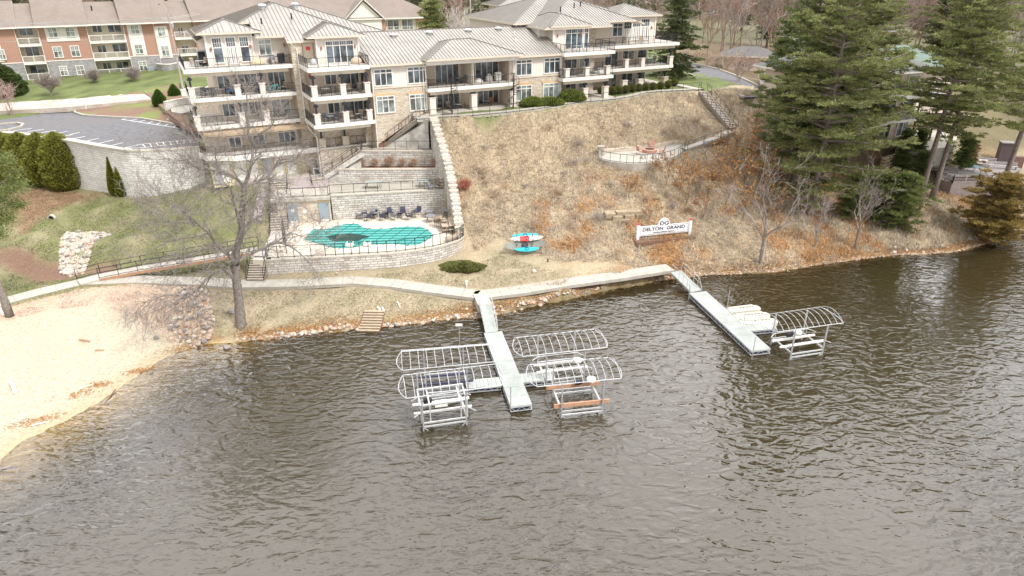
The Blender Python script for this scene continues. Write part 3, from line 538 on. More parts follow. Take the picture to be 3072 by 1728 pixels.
def hip(name, parent, x0, x1, y0, y1, z, pitch, mats, clips=None, ribs=.46, th=.22, gable=(), ridge=True, alongx=False):
    """hip roof over a rectangle; gable: subset of 'LRFB' sides that are vertical"""
    clips = clips or [(x0, x1, y0, y1)]; w_, d_ = x1 - x0, y1 - y0; h = min(w_, d_) / 2
    if alongx: h = d_ / 2
    if w_ >= d_ or alongx:
        r0 = (x0 + (0 if 'L' in gable else h), (y0 + y1) / 2); r1 = (x1 - (0 if 'R' in gable else h), (y0 + y1) / 2)
        faces = [([(x0, y0), (x1, y0), r1, r0], (0, 1), y0), ([(x1, y1), (x0, y1), r0, r1], (0, -1), y1)]
        if 'R' not in gable: faces.append(([(x1, y0), (x1, y1), r1], (-1, 0), x1))
        if 'L' not in gable: faces.append(([(x0, y1), (x0, y0), r0], (1, 0), x0))
    else:
        r0 = ((x0 + x1) / 2, y0 + (0 if 'F' in gable else h)); r1 = ((x0 + x1) / 2, y1 - (0 if 'B' in gable else h))
        faces = [([(x0, y1), (x0, y0), r0, r1], (1, 0), x0), ([(x1, y0), (x1, y1), r1, r0], (-1, 0), x1)]
        if 'F' not in gable: faces.append(([(x0, y0), (x1, y0), r0], (0, 1), y0))
        if 'B' not in gable: faces.append(([(x1, y1), (x0, y1), r1], (0, -1), y1))
    def zz(p, dr, e): return z + pitch * ((p[0] - e) * dr[0] if dr[0] else (p[1] - e) * dr[1])
    m = MB()
    for poly, dr, e in faces:
        for c in clips:
            q = clip_poly(poly, c)
            if len(q) < 3: continue
            P3 = [(a, b, zz((a, b), dr, e)) for a, b in q]; m.face(P3, 0)
            lo = [(a, b, c_ - th) for a, b, c_ in P3]; m.face(lo[::-1], 1)
            for i in range(len(q)):
                j = (i + 1) % len(q); mx_, my_ = (q[i][0] + q[j][0]) / 2, (q[i][1] + q[j][1]) / 2
                if any(abs(mx_ - t) < 1e-6 for t in (c[0], c[1])) or any(abs(my_ - t) < 1e-6 for t in (c[2], c[3])) or ('L' in gable and abs(mx_ - x0) < 1e-6):
                    m.face([P3[j], P3[i], lo[i], lo[j]], 1)
            if ribs:
                ax = 1 if dr[0] == 0 else 0; oth = 1 - ax; vs = [p[oth] for p in q]; k = math.ceil(min(vs) / ribs)
                while k * ribs < max(vs):
                    s = k * ribs; k += 1; ins = []
                    for i in range(len(q)):
                        a, b = q[i], q[(i + 1) % len(q)]
                        if (a[oth] - s) * (b[oth] - s) < 0: t = (s - a[oth]) / (b[oth] - a[oth]); ins.append(a[ax] + (b[ax] - a[ax]) * t)
                    if len(ins) >= 2:
                        lo_, hi_ = min(ins), max(ins); A = (s, lo_) if ax else (lo_, s); B = (s, hi_) if ax else (hi_, s)
                        m.beam((*A, zz(A, dr, e) + .02), (*B, zz(B, dr, e) + .02), .05, .06, 2)
    if ridge and ribs:
        zr = z + pitch * h
        for a, b in ([(r0, r1)] + [((x, y), r0 if (x == x0 if w_ >= d_ else y == y0) else r1) for x in (x0, x1) for y in (y0, y1)]):
            if math.dist(a, b) < .1: continue
            for c in clips:
                steps = 8
                for k in range(steps):
                    p = [a[i] + (b[i] - a[i]) * k / steps for i in (0, 1)]; q = [a[i] + (b[i] - a[i]) * (k + 1) / steps for i in (0, 1)]
                    mid = [(p[i] + q[i]) / 2 for i in (0, 1)]
                    if not (c[0] - .01 <= mid[0] <= c[1] + .01 and c[2] - .01 <= mid[1] <= c[3] + .01): continue
                    f = lambda t: z + pitch * min(h, *([abs(t[0] - x0), abs(t[0] - x1)] if 0 else [h]), (min(t[1] - y0, y1 - t[1]) if w_ >= d_ else min(t[0] - x0, x1 - t[0])))
                    if ('L' in gable or 'R' in gable or 'F' in gable or 'B' in gable) and (a != r0 or b != r1): continue
                    m.beam((*p, f(p) + .03), (*q, f(q) + .03), .16, .06, 2)
    return m.build(name, mats, parent)
RM = [metalroof, beige, seam]
def window(parent, u0, z0, u1, z1, v, cols=2, transom=0, gl=None, door=False, side=False, grid=(4, 2), trim=.12, mats=None, name=None, label=None, panelw=None):
    """window or glazed door in the plane y=v facing -y; sub-part pane"""
    gl = gl or glass; m = MB(); t = trim; y0, y1 = v - .09, v + .02
    if z0 > z1: z0, z1 = z1, z0
    m.box(u0 - t, u1 + t, y0, y1, z1, z1 + t); m.box(u0 - t, u1 + t, y0 - .03, y1, z0 - t, z0)
    m.box(u0 - t, u0, y0, y1, z0, z1); m.box(u1, u1 + t, y0, y1, z0, z1)
    zt = z1 - transom; w_ = (u1 - u0) / cols
    if transom: m.box(u0, u1, y0 + .02, y1, zt - .05, zt + .05)
    for k in range(1, cols): m.box(u0 + k * w_ - .045, u0 + k * w_ + .045, y0 + .02, y1, z0, z1 if not (transom and grid) else z1)
    if transom and grid:
        gx_, gz_ = grid
        for k in range(1, gx_): 
            x = u0 + (u1 - u0) * k / gx_; m.box(x - .018, x + .018, y0 + .04, y1, zt, z1)
        for k in range(1, gz_): z = zt + transom * k / gz_; m.box(u0, u1, y0 + .04, y1, z - .018, z + .018)
    if door == 'french':
        for x in (u0 + .12, (u0 + u1) / 2 - .22, (u0 + u1) / 2 + .08, u1 - .25): m.box(x - .06, x + .16, y0 + .03, y1, z0, zt - .05)
    o = m.build(name or ('glass_door' if door else 'window'), mats or white, parent, label=label)
    p = MB(); p.box(u0, u1, v - .035, v - .005, z0, z1); p.build('pane', gl, o); return o
def wpx(x0, y0, x1, y1, v, **k):
    a = W(x0, y0, v); b = W(x1, y1, v); return window(condo, a[0], b[1], b[0], a[1], v, **k)
def wall(name, u0, u1, v0, v1, z0, z1, m, parent=None): 
    b = MB(); b.box(u0, u1, v0, v1, z0, z1, 0, False); return b.build(name, m, parent or condo)
# --- middle wing
for a, b in ((.3, 6.9), (18.4, 26)):
    wall('stone_wall', a, b, .8, 8, 9.5, 16.95, stone); wall('siding_wall', a, b, .8, 8, 16.95, 19.5, siding)
    m = MB(); m.box(a, b, .72, .8, 16.85, 17.05); m.build('band_course', beige, condo)
wall('siding_wall', 6.9, 18.4, 3.7, 8, 13, 19.6, siding2); wall('rear_wall', .3, 26, 8, 17.5, 12.5, 19.6, siding)
wall('partition_wall', 12.85, 13.15, .5, 3.7, 16.6, 19.5, beige)
for a in (6.9, 18.2): wall('side_wall', a, a + .2, .8, 3.7, 13.5, 19.5, siding2)
for x0, y0, x1, y1 in ((215, 728, 403, 873), (560, 702, 745, 848), (1685, 630, 1840, 768), (1978, 610, 2132, 744)):
    wpx(1060 + x0 / 3.45, y0 / 3.45, 1060 + x1 / 3.45, y1 / 3.45, .8, cols=3, transom=.35, grid=None)
for x0, y0, x1, y1 in ((240, 1008, 426, 1153), (583, 987, 757, 1128), (1685, 895, 1838, 1028), (1970, 872, 2120, 1003)):
    wpx(1060 + x0 / 3.45, y0 / 3.45, 1060 + x1 / 3.45, y1 / 3.45, .8, cols=3, transom=.35, grid=None, gl=glassb)
    a = W(1060 + x0 / 3.45, y0 / 3.45, .8); b = W(1060 + x1 / 3.45, y1 / 3.45, .8); m = MB(); m.box(a[0] - .3, b[0] + .3, .7, .8, a[1] + .13, a[1] + .38); m.build('lintel', plain('lintel', (.60, .43, .25), .8), condo)
for x0, y0, x1, y1 in ((845, 660, 1090, 840), (1262, 632, 1495, 812), (865, 970, 1098, 1100), (1290, 935, 1495, 1070)):
    wpx(1060 + x0 / 3.45, y0 / 3.45, 1060 + x1 / 3.45, y1 / 3.45, 3.7, cols=4, door=True)
# --- tower masses
wall('siding_wall', -16.3, -11.4, 7.2, 20, 19.7, 23.1, siding); wall('siding_wall', -11.4, -7.6, 7.2, 20, 19.7, 22.7, siding)
wall('siding_wall', -15.8, -7.6, 7.6, 24, 10.0, 19.5, siding2); wall('stone_wall', -18.3, -6.3, 6.6, 24, 7.0, 13.2, stone)
wall('stone_pier', -7.6, -6.35, 4.9, 9, 6.8, 22.1, stone); wall('stone_wall', -6.35, -4.9, 5.4, 9, 9.5, 22.2, stone)
wall('siding_wall', -4.9, 0, 3.9, 12, 19.7, 22.6, siding); wall('siding_wall', -5.6, 0, 4.1, 12, 13.4, 19.5, siding2)
wall('stone_wall', -6.3, .3, 3.4, 12, 6.8, 13.3, stone); wall('siding_wall', 0, 2.0, 9, 20, 19.5, 22.5, siding); wall('rear_wall', -15.5, 3.6, 12, 25.5, 10.4, 22.4, siding)
wall('stone_wall', -6.2, .3, 2.45, 3.4, 6.8, 10.1, stone); wall('corner_stone_pier', -.35, .3, 2.45, 4, 10.3, 13.0, stone)
wall('siding_wall', 26.2, 31.0, 3.6, 12, 19.7, 22.6, siding); wall('siding_wall', 26, 31.0, 3.9, 12, 13.4, 19.5, siding2)
wall('stone_wall', 31, 34.2, 5.6, 12, 13.2, 22.3, stone); wall('siding_wall', 34.2, 39.6, 7.4, 20, 19.7, 22.7, siding); wall('siding_wall', 39.6, 45.9, 7.4, 20, 19.7, 23.2, siding)
wall('siding_wall', 34.0, 44.5, 7.8, 22, 13.2, 19.5, siding2); wall('side_wall', 23.2, 26.2, 8.6, 24, 19.5, 22.75, siding); wall('side_wall', 24.9, 26.2, 5.2, 8.6, 19.5, 22.6, siding); wall('rear_wall', 26, 43, 12, 25, 13, 22.6, siding)
wall('yellow_wall', -18.3, -7.6, 5.0, 6.6, 6.4, 10.1, yellow)
for u0, u1, v0, z0, z1 in ((-16.4, -16.15, 7.1, 19.7, 23.1), (-11.5, -11.3, 7.1, 19.7, 22.9), (-5.0, -4.8, 3.8, 19.7, 22.5), (-.15, .05, 3.8, 19.7, 22.5), (26.1, 26.3, 3.5, 19.7, 22.5), (30.85, 31.05, 3.5, 19.7, 22.5), (45.75, 45.95, 7.3, 19.7, 23.1)):
    m = MB(); m.box(u0, u1, v0, v0 + .2, z0, z1); m.build('corner_board', white, condo)
def r2(a, b, c, d, v, **k): return wpx(520 + a / 3.22, b / 3.22, 520 + c / 3.22, d / 3.22, v, **k)
def r4(a, b, c, d, v, **k): return wpx(1600 + a / 3.45, b / 3.45, 1600 + c / 3.45, d / 3.45, v, **k)
for q in ((368, 372, 492, 600), (633, 360, 748, 587)): r2(*q, 7.2, cols=1, transom=1.0)
r2(500, 364, 625, 608, 7.2, cols=1, transom=1.0, door='french')
r2(820, 388, 950, 524, 7.2, cols=2, transom=.45, grid=None, gl=glassb); r2(1468, 403, 1748, 592, 3.9, cols=4, transom=.45, grid=(12, 1))
a = W(1548.5, 76, 8.6); b = W(1575, 89, 8.6); window(condo, a[0], b[1], b[0], a[1], 8.6, cols=2)
a = W(520 + 1895 / 3.22, 308 / 3.22, 9.0); b = W(520 + 1983 / 3.22, 355 / 3.22, 9.0); window(condo, a[0], b[1], b[0], a[1], 9.0, cols=2)
r2(422, 738, 553, 848, 7.6, cols=2); r2(622, 722, 812, 822, 7.6, cols=3); r2(908, 698, 1088, 866, 7.6, cols=3, door=True)
r2(1462, 718, 1578, 808, 4.1, cols=2); r2(1628, 698, 1798, 858, 4.1, cols=2, door=True)
r2(472, 1008, 602, 1112, 7.6, cols=2); r2(668, 993, 852, 1088, 7.6, cols=3); r2(948, 968, 1138, 1130, 7.6, cols=2, door=True, gl=glassb)
r2(1492, 988, 1608, 1083, 4.1, cols=2); r2(1658, 968, 1838, 1098, 4.1, cols=2, door=True)
for q, c_ in (((535, 1332, 658, 1408), 2), ((757, 1312, 883, 1388), 2), ((1012, 1282, 1188, 1358), 3)): r2(*q, 6.6, cols=c_)
r4(337, 307, 558, 493, 3.6, cols=4, transom=.5, grid=(12, 1)); r4(827, 247, 913, 368, 7.4, cols=2, transom=.45, grid=None)
for q in ((942, 224, 1004, 413), (1032, 205, 1092, 405), (1120, 200, 1186, 405)): r4(*q, 7.4, cols=1, transom=1.0, door='french')
r4(342, 592, 443, 700, 3.9, cols=2, door=True); r4(482, 597, 573, 688, 3.9, cols=2, gl=glassb); r4(747, 533, 863, 678, 7.8, cols=2, door=True); r4(928, 522, 1038, 608, 7.8, cols=2, gl=glassb); r4(1083, 517, 1163, 598, 7.8, cols=2)
r4(332, 838, 433, 948, 3.9, cols=2, door=True); r4(472, 848, 533, 943, 3.9, cols=1); r4(752, 768, 848, 912, 7.8, cols=2, door=True, gl=glassb); r4(912, 762, 1018, 848, 7.8, cols=2); r4(1063, 752, 1143, 843, 7.8, cols=2)
# flat doors and the red notices beside the stone piers
redp = plain('red_notice', (.75, .08, .07), .6); doorm = plain('cream_door', (.70, .62, .50), .6); greyd = plain('grey_blue_door', (.30, .36, .42), .5)
for u0, v0, z0 in ((-6.1, 5.4, 19.72), (-6.15, 5.4, 16.62), (-6.15, 5.4, 13.52), (31.2, 5.6, 19.72), (31.2, 5.6, 16.62), (31.4, 5.6, 13.55)):
    m = MB(); m.box(u0, u0 + .95, v0 - .07, v0, z0, z0 + 2.1); m.box(u0 - .1, u0, v0 - .1, v0, z0, z0 + 2.2); m.box(u0 + .95, u0 + 1.05, v0 - .1, v0, z0, z0 + 2.2); o = m.build('door', doorm, condo)
    if z0 > 14: m = MB(); m.box(u0 + .25, u0 + .75, v0 - .1, v0 - .072, z0 + 1.35, z0 + 1.75); m.build('notice', redp, o)
# garage doors under the terrace
for x0, x1 in ((645, 665), (670, 690), (708, 738), (752, 775), (795, 818), (830, 850), (868, 890)):
    a = W(x0, 500, 5.0); b = W(x1, 520, 5.0); m = MB(); m.box(a[0], b[0] + .1, 4.9, 4.98, 6.9, 9.0); m.box(a[0] - .25, a[0], 4.85, 4.98, 6.8, 9.2); m.box(a[0] - .25, b[0] + .35, 4.85, 4.98, 9.0, 9.3); m.build('service_door', [plain('pale_grey_door', (.45, .46, .47), .5)] if x0 % 2 else white, condo)
# --- slabs (balcony floors), with fascia and inner beam
slabt = mat('balcony_floor', (.50, .47, .43), (.60, .57, .52), 2, .85)
def slab(u0, u1, v0, v1, z, beam=True, extra=None):
    m = MB(); m.box(u0, u1, v0, v1, z - .42, z - .03, 0); m.box(u0 + .05, u1 - .05, v0 + .05, v1, z - .03, z, 1)
    if beam: m.box(u0 + .45, u1 - .45, v0 + .45, v0 + .75, z - .85, z - .42, 2)
    return m.build('balcony_floor', [white, slabt, beige], condo)
slab(-19.2, -7.6, 5.0, 13, 19.7); slab(-19.1, -7.6, 5.0, 13, 16.6); slab(-18.9, -7.6, 5.0, 13, 13.5)
slab(-7.0, 0, 0, 5.5, 19.7); slab(-7.0, .05, 0, 5.5, 16.6); slab(-7.0, .1, 0, 5.5, 13.5)
m = MB(); m.prism([(-19.2, 6.6), (-18.6, 4.7), (-15.6, 3.2), (-6.2, 3.2), (-6.2, 6.7), (-19.2, 7)], 9.7, 10.27, 0, 1); m.build('terrace_floor', [white, slabt], condo)
m = MB(); m.box(-6.25, .35, 2.3, 3.4, 10.1, 10.3); m.build('terrace_floor', slabt, condo)
slab(6.8, 18.6, -.3, 3.7, 16.6); m = MB(); m.box(6.9, 19, -.4, 3.7, 13.0, 13.56); m.build('patio_floor', concrete, condo)
slab(25.6, 33.5, -.4, 5.6, 19.7); slab(25.4, 33.3, -.6, 5.6, 16.6); slab(33.5, 48.2, 4.2, 14, 19.7); slab(33.3, 47.2, 4.0, 14, 16.6)
m = MB(); m.box(26, 34, -.5, 5.6, 13.0, 13.56); m.box(34, 48, 4.5, 12, 13.0, 13.55); m.build('patio_floor', concrete, condo)
# --- pillars: white box below, dark post and curved bracket above
def pillar(u, v, z, top=2.28, stone_=False, wd=.62, ph=1.12):
    m = MB(); m.box(u - wd / 2, u + wd / 2, v, v + wd, z, z + ph); m.box(u - wd / 2 - .06, u + wd / 2 + .06, v - .06, v + wd + .06, z + ph, z + ph + .1); o = m.build('pillar', stone if stone_ else siding, condo)
    p = MB(); c = v + wd / 2; p.box(u - .1, u + .1, c - .1, c + .1, z + ph + .1, z + top)
    hp = [(u + .27 * math.cos(t), z + top - .34 + .34 * math.sin(t)) for t in [math.pi * k / 8 for k in range(9)]]
    p.face([(x, c - .2, y) for x, y in hp][::-1]); p.face([(x, c + .2, y) for x, y in hp])
    for k in range(8): (x, y), (x2, y2) = hp[k], hp[k + 1]; p.face([(x, c - .2, y), (x2, c - .2, y2), (x2, c + .2, y2), (x, c + .2, y)])
    p.build('post', dkp, o)
for z, l_ in ((16.6, ((180, 900), (625, 880), (865, 860))), (13.5, ((225, 1180), (668, 1150), (905, 1120)))):
    for i, (x, y) in enumerate(l_): pillar(max(-18.75, W(520 + x / 3.22, y / 3.22, 5.1)[0]), 5.08, z)
for z, l_ in ((16.6, ((1365, 880), (1643, 860), (1878, 850))), (13.5, ((1395, 1145), (1672, 1120), (1900, 1105)))):
    for i, (x, y) in enumerate(l_): pillar(W(520 + x / 3.22, y / 3.22, .1)[0], .08, z)
for u in (-5.8, -3.0, -.15): pillar(u, 2.4, 10.3, 2.3, True, .75, 1.0)
for u in (7.5, 13, 18.4): pillar(u, .1, 13.5, 2.3, False, .75, 1.9)
for x, y in ((355, 750), (560, 735), (775, 720)): pillar(W(1600 + x / 3.45, y / 3.45, -.5)[0], -.52, 16.6)
for x, y in ((542, 990), (755, 965)): pillar(W(1600 + x / 3.45, y / 3.45, -.3)[0], -.3, 13.5, 2.3, False, .7, 1.5)
for x, y in ((970, 650), (1138, 635), (1430, 610)): pillar(min(46.9, W(1600 + x / 3.45, y / 3.45, 4.1)[0]), 4.08, 16.6)
for x, y in ((950, 880), (1115, 860), (1398, 840)): pillar(min(46.6, W(1600 + x / 3.45, y / 3.45, 4.6)[0]), 4.6, 13.5, 2.3, x > 1300, .85, 1.2)
pillar(46.4, 10.5, 16.6); pillar(46.4, 10.5, 13.5, 2.3, True, .85, 1.2)
# --- railings
def railing(name, pts, parent=None, m=None, h=1.05, post=1.15, bal=.13, pw=.045, mid=False, label=None, top=.045):
    b = MB(); 
    for a, c in zip(pts[:-1], pts[1:]):
        a, c = Vector(a), Vector(c); L = (c - a).length; up = Vector((0, 0, 1)); b.beam(a + up * h, c + up * h, top, top); b.beam(a + up * .1, c + up * .1, top, top)
        if mid: b.beam(a + up * h * .55, c + up * h * .55, top * .7, top * .7)
        k = max(1, round(L / post))
        for i in range(k + 1): p = a.lerp(c, i / k); b.beam(p - up * .02, p + up * (h + .03), pw, pw)
        if bal:
            k = int(L / bal)
            for i in range(1, k): p = a.lerp(c, i / k); b.beam(p + up * .1, p + up * h, .012, .012)
    return b.build(name, m or blk, parent, label=label)
for z in (19.7, 16.6, 13.5): railing('railing', [(-19.0, 12.5, z), (-19.0, 5.12, z), (-7.7, 5.12, z)], condo); railing('railing', [(-6.9, 4.8, z), (-6.9, .12, z), (-.05, .12, z), (-.05, 3.6 if z > 19 else 1.0, z)], condo)
railing('railing', [(-19.0, 6.8, 10.27), (-18.5, 4.8, 10.27), (-15.6, 3.3, 10.27), (-6.4, 3.3, 10.27)], condo); railing('railing', [(-5.5, 2.45, 10.3), (-.4, 2.45, 10.3)], condo)
railing('railing', [(6.9, 3.5, 16.6), (6.9, -.2, 16.6), (18.5, -.2, 16.6), (18.5, 1, 16.6)], condo)
railing('railing', [(25.7, 3, 19.7), (25.7, -.3, 19.7), (33.4, -.3, 19.7), (33.4, 4.3, 19.7), (48.1, 4.3, 19.7), (48.1, 13, 19.7)], condo)
railing('railing', [(25.5, 3, 16.6), (25.5, -.5, 16.6), (33.2, -.5, 16.6)], condo); railing('railing', [(33.5, 4.12, 16.6), (47.1, 4.12, 16.6), (47.1, 13, 16.6)], condo)
# --- roofs
hip('roof', condo, -.1, 26.2, .2, 17.4, 19.62, .335, RM, gable='LR')
hip('entry_roof', condo, 6.6, 19.4, -.9, 9, 19.98, .335, RM)
hip('tower_roof', condo, -17.1, 2.4, 4.6, 27, 22.2, .375, RM, clips=[(-17.1, -11.1, 9.5, 27), (-11.1, -8, 6, 27), (-8, .2, 4.6, 27), (.2, 2.4, 9, 27)])
hip('tower_roof', condo, -12, 4.7, 9, 27, 22.55, .335, RM)
hip('wing_roof', condo, -17.2, -10.4, 6.5, 14.5, 23.25, .34, RM); hip('wing_roof', condo, -6.0, .7, 3.2, 12, 22.68, .36, RM)
hip('tower_roof', condo, 24.5, 41.6, 3.0, 25, 22.52, .37, RM, clips=[(24.5, 35.2, 3.0, 25), (35.2, 41.6, 4.3, 25)]); hip('tower_roof', condo, 22.5, 44, 8, 25.2, 22.87, .335, RM)
hip('wing_roof', condo, 38.4, 46.7, 6.8, 15, 23.4, .35, RM); hip('wing_roof', condo, 25.4, 31.8, 2.9, 12, 22.75, .42, RM)
wall('header_board', 6.9, 19.1, .0, .5, 19.2, 19.85, white); wall('header_board', -16.3, -11.2, 7.1, 7.3, 22.95, 23.2, white)
for u, v, z in ((-8.9, 12.9, 25.35), (-5.0, 13.2, 25.4), (5.4, 7.4, 21.9), (10.3, 7.6, 22.0), (15.8, 7.9, 22.05), (20.2, 8.0, 22.1)):
    m = MB(); m.lathe((u, v, z), [(.34, -.3), (.38, .18), (.5, .2), (.5, .3), (.3, .42), (.05, .46)], 12); m.build('roof_vent', alu, condo, smooth=False)
for u, v, z in ((-9.8, 9, 24.0), (-6.2, 9.8, 24.4), (2.2, 3.0, 20.6), (3.6, 4.2, 20.95), (20.9, 4.2, 21.0), (21.6, 6, 21.6), (29.5, 7.5, 24.4), (32.3, 8.5, 24.8), (33.6, 8.9, 24.9)):
    m = MB(); m.tube([(u, v, z - .3), (u, v, z + .45)], .09, 8); m.build('vent_pipe', white if v < 7 else blk, condo)
# --- awning over the terrace windows
aw = mat('tan_canvas', (.40, .30, .195), (.47, .36, .245), 3, .8); azf = W(855, 391, 3.9)[1]
m = MB(); N = 26; prof = []
for i in range(N + 1):
    u = -18.9 + 12.6 * i / N; e = max(0, 1 - max(0, (-15.9 - u)) / 3.0); e = math.sqrt(max(0, 1 - (1 - e) ** 2)); sag = .03 * math.sin(i * 2.2)
    prof.append(((u, 6.55, 13.0), (u, 6.55 - 2.65 * e - .05, azf + .22 + sag), (u, 6.55 - 2.65 * e - .06, azf + sag - .05 * (i % 2))))
for a, b in zip(prof[:-1], prof[1:]):
    m.face([a[1], b[1], b[0], a[0]]); m.face([a[2], b[2], b[1], a[1]])
    t = Vector((0, 0, -.03)); m.face([Vector(a[0]) + t, Vector(b[0]) + t, Vector(b[1]) + t, Vector(a[1]) + t])
m.build('awning', aw, condo)
# --- downspouts, wall lamps
def pipe(pts, r=.06): m = MB(); m.tube(pts, r, 6); m.build('downspout', white, condo)
pipe([(-7.75, 4.4, 22.1), (-7.0, 4.75, 21.4), (-7.0, 4.75, 13.2), (-6.9, 3.6, 12.4), (-6.4, 2.4, 11.6), (-6.4, 2.3, 7)]); pipe([(.35, .35, 19.4), (.35, .65, 19), (.35, .65, 10)]); pipe([(25.8, .35, 19.4), (25.8, .65, 19), (25.8, .65, 13.5)]); pipe([(6.6, .3, 19.4), (6.6, .65, 19), (6.6, .65, 13.5)])
pipe([(18.7, .3, 19.5), (18.7, .6, 19.0), (18.7, .65, 13.5)]); pipe([(13, 0, 19.6), (13, .35, 18.9), (13, .35, 16.7)]); pipe([(24.6, 5.4, 22.6), (24.75, 5.1, 22.3), (24.75, 5.1, 20.4)])
lampm = plain('copper_lamp', (.35, .16, .10), .5)
for u, v, z in ((-15.9, 7.2, 21.5), (-11.7, 7.2, 21.6), (-7.9, 7.2, 21.6), (-4.4, 3.9, 21.4), (-.5, 3.9, 21.4), (-10.9, 7.6, 18.4), (-10.9, 7.6, 15.3), (-2.3, 4.1, 18.5), (-2.3, 4.1, 15.4), (12.2, 3.7, 18.5), (12.2, 3.7, 15.4), (17.9, 3.7, 18.5), (26.8, 3.6, 21.5), (30.4, 3.6, 21.6), (45.2, 7.4, 21.6), (37.5, 7.8, 18.4), (37.5, 7.8, 15.3), (29, 3.9, 18.3)):
    m = MB(); m.lathe((u, v - .12, z), [(.03, .22), (.10, .12), (.12, -.12), (.04, -.2)], 6); m.box(u - .04, u + .04, v - .12, v, z + .1, z + .18); m.build('wall_lamp', lampm, condo)
# --- spiral stairs down from the middle balcony
for u, v in ((9.4, -1.2), (17.9, -1.0)):
    m = MB(); m.tube([(u, v, 13.5), (u, v, 17.7)], .07, 8)
    hr = []
    for i in range(15):
        a = i * .42 + 1.0; z = 13.7 + i * .2; c, s = math.cos(a), math.sin(a); c2, s2_ = math.cos(a + .4), math.sin(a + .4)
        m.prism([(u, v), (u + .75 * c, v + .75 * s), (u + .75 * c2, v + .75 * s2_)], z, z + .04, bottom=True); hr.append((u + .74 * c, v + .74 * s, z + .95)); m.beam((u + .74 * c, v + .74 * s, z), hr[-1], .025, .025)
    m.tube(hr, .025, 5); m.build('spiral_stair', blk, condo)
# --- rear block of the same resort behind the middle roof
rb = thing('rear_condominium_roof_block', 'small pale metal-roofed condo building half hidden behind the middle roof', 'building', (8.5, 104, 0), BA)
rbw = MB(); rbw.box(-6, 4, 2, 10, 12.5, 21.4); rbw.build('wall', siding, rb); hip('roof', rb, -6.8, 4.8, 1.2, 10.8, 21.4, .335, RM)
rb2 = thing('condominium_building', 'condo wing with a pale metal roof peeking over the right tower at the top edge', 'building', (-1.5, 168, 0), R_(20))
rbw = MB(); rbw.box(0, 16, 2, 12, 12.5, 21.6); rbw.build('wall', siding, rb2); window(rb2, 1.5, 19.8, 2.6, 21.2, 2, cols=1); hip('roof', rb2, -1.5, 17.5, .5, 13.5, 21.6, .335, RM)
# ================================================================ retaining walls, pool terraces, stairs
def wallstrip(m, pts, zt, zb, th, side=1, mi=0, cap=None, capm=1, caph=.12, capo=.06, L0=0):
    """wall along pts (x, y); zt / zb numbers or lists; th = thickness to the left (+1) or right (-1) of the line; outer face keeps running UVs"""
    n = len(pts); zt = zt if hasattr(zt, '__len__') else [zt] * n; zb = zb if hasattr(zb, '__len__') else [zb] * n; off = []
    for i in range(n):
        a = pts[max(0, i - 1)]; b = pts[min(n - 1, i + 1)]; dx, dy = b[0] - a[0], b[1] - a[1]; d = math.hypot(dx, dy); off.append((pts[i][0] - dy / d * th * side, pts[i][1] + dx / d * th * side))
    L = L0
    for i in range(n - 1):
        p, q, op, oq = pts[i], pts[i + 1], off[i], off[i + 1]; l_ = math.dist(p, q); uv = [(L, zb[i]), (L + l_, zb[i + 1]), (L + l_, zt[i + 1]), (L, zt[i])]
        m.face([(*p, zb[i]), (*q, zb[i + 1]), (*q, zt[i + 1]), (*p, zt[i])], mi, uv); m.face([(*oq, zb[i + 1]), (*op, zb[i]), (*op, zt[i]), (*oq, zt[i + 1])], mi, [uv[1], uv[0], uv[3], uv[2]])
        m.face([(*p, zt[i]), (*q, zt[i + 1]), (*oq, zt[i + 1]), (*op, zt[i])], mi)
        if cap is not None:
            f = lambda a, b, k: (a[0] + (a[0] - b[0]) / th * capo * k, a[1] + (a[1] - b[1]) / th * capo * k)
            P_, Q_, OP, OQ = f(p, op, 1), f(q, oq, 1), f(op, p, 1), f(oq, q, 1); z0a, z0b = zt[i] + .003, zt[i + 1] + .003
            t = [(*P_, z0a + caph), (*Q_, z0b + caph), (*OQ, z0b + caph), (*OP, z0a + caph)]; b_ = [(*P_, z0a), (*Q_, z0b), (*OQ, z0b), (*OP, z0a)]
            m.face(t, capm)
            for k in range(4): k2 = (k + 1) % 4; m.face([b_[k], b_[k2], t[k2], t[k]], capm)
        L += l_
    for i in (0, n - 1): m.face([(*pts[i], zb[i]), (*pts[i], zt[i]), (*off[i], zt[i]), (*off[i], zb[i])], mi)
    return L
cope = mat('coping_stone', (.50, .45, .38), (.62, .57, .49), 3, .9, .3, 20)
m = MB(); wp = WALLTOP[:]
def smooth_line(p, k=3):
    out = []
    for i in range(len(p) - 1):
        p0, p1, p2, p3 = p[max(0, i - 1)], p[i], p[i + 1], p[min(len(p) - 1, i + 2)]
        for j in range(k):
            t = j / k; out.append(tuple(.5 * ((2 * p1[a]) + (-p0[a] + p2[a]) * t + (2 * p0[a] - 5 * p1[a] + 4 * p2[a] - p3[a]) * t * t + (-p0[a] + 3 * p1[a] - 3 * p2[a] + p3[a]) * t ** 3) for a in range(len(p1))))
    return out + [p[-1]]
wallstrip(m, smooth_line(wp[1:]), 10.5, 3.0, .7, 1, 0, cap=1)
tagp(m.build('retaining_wall', [blockbig, cope]), 'tall curved pale block retaining wall holding up the parking lot on the left', 'retaining wall')
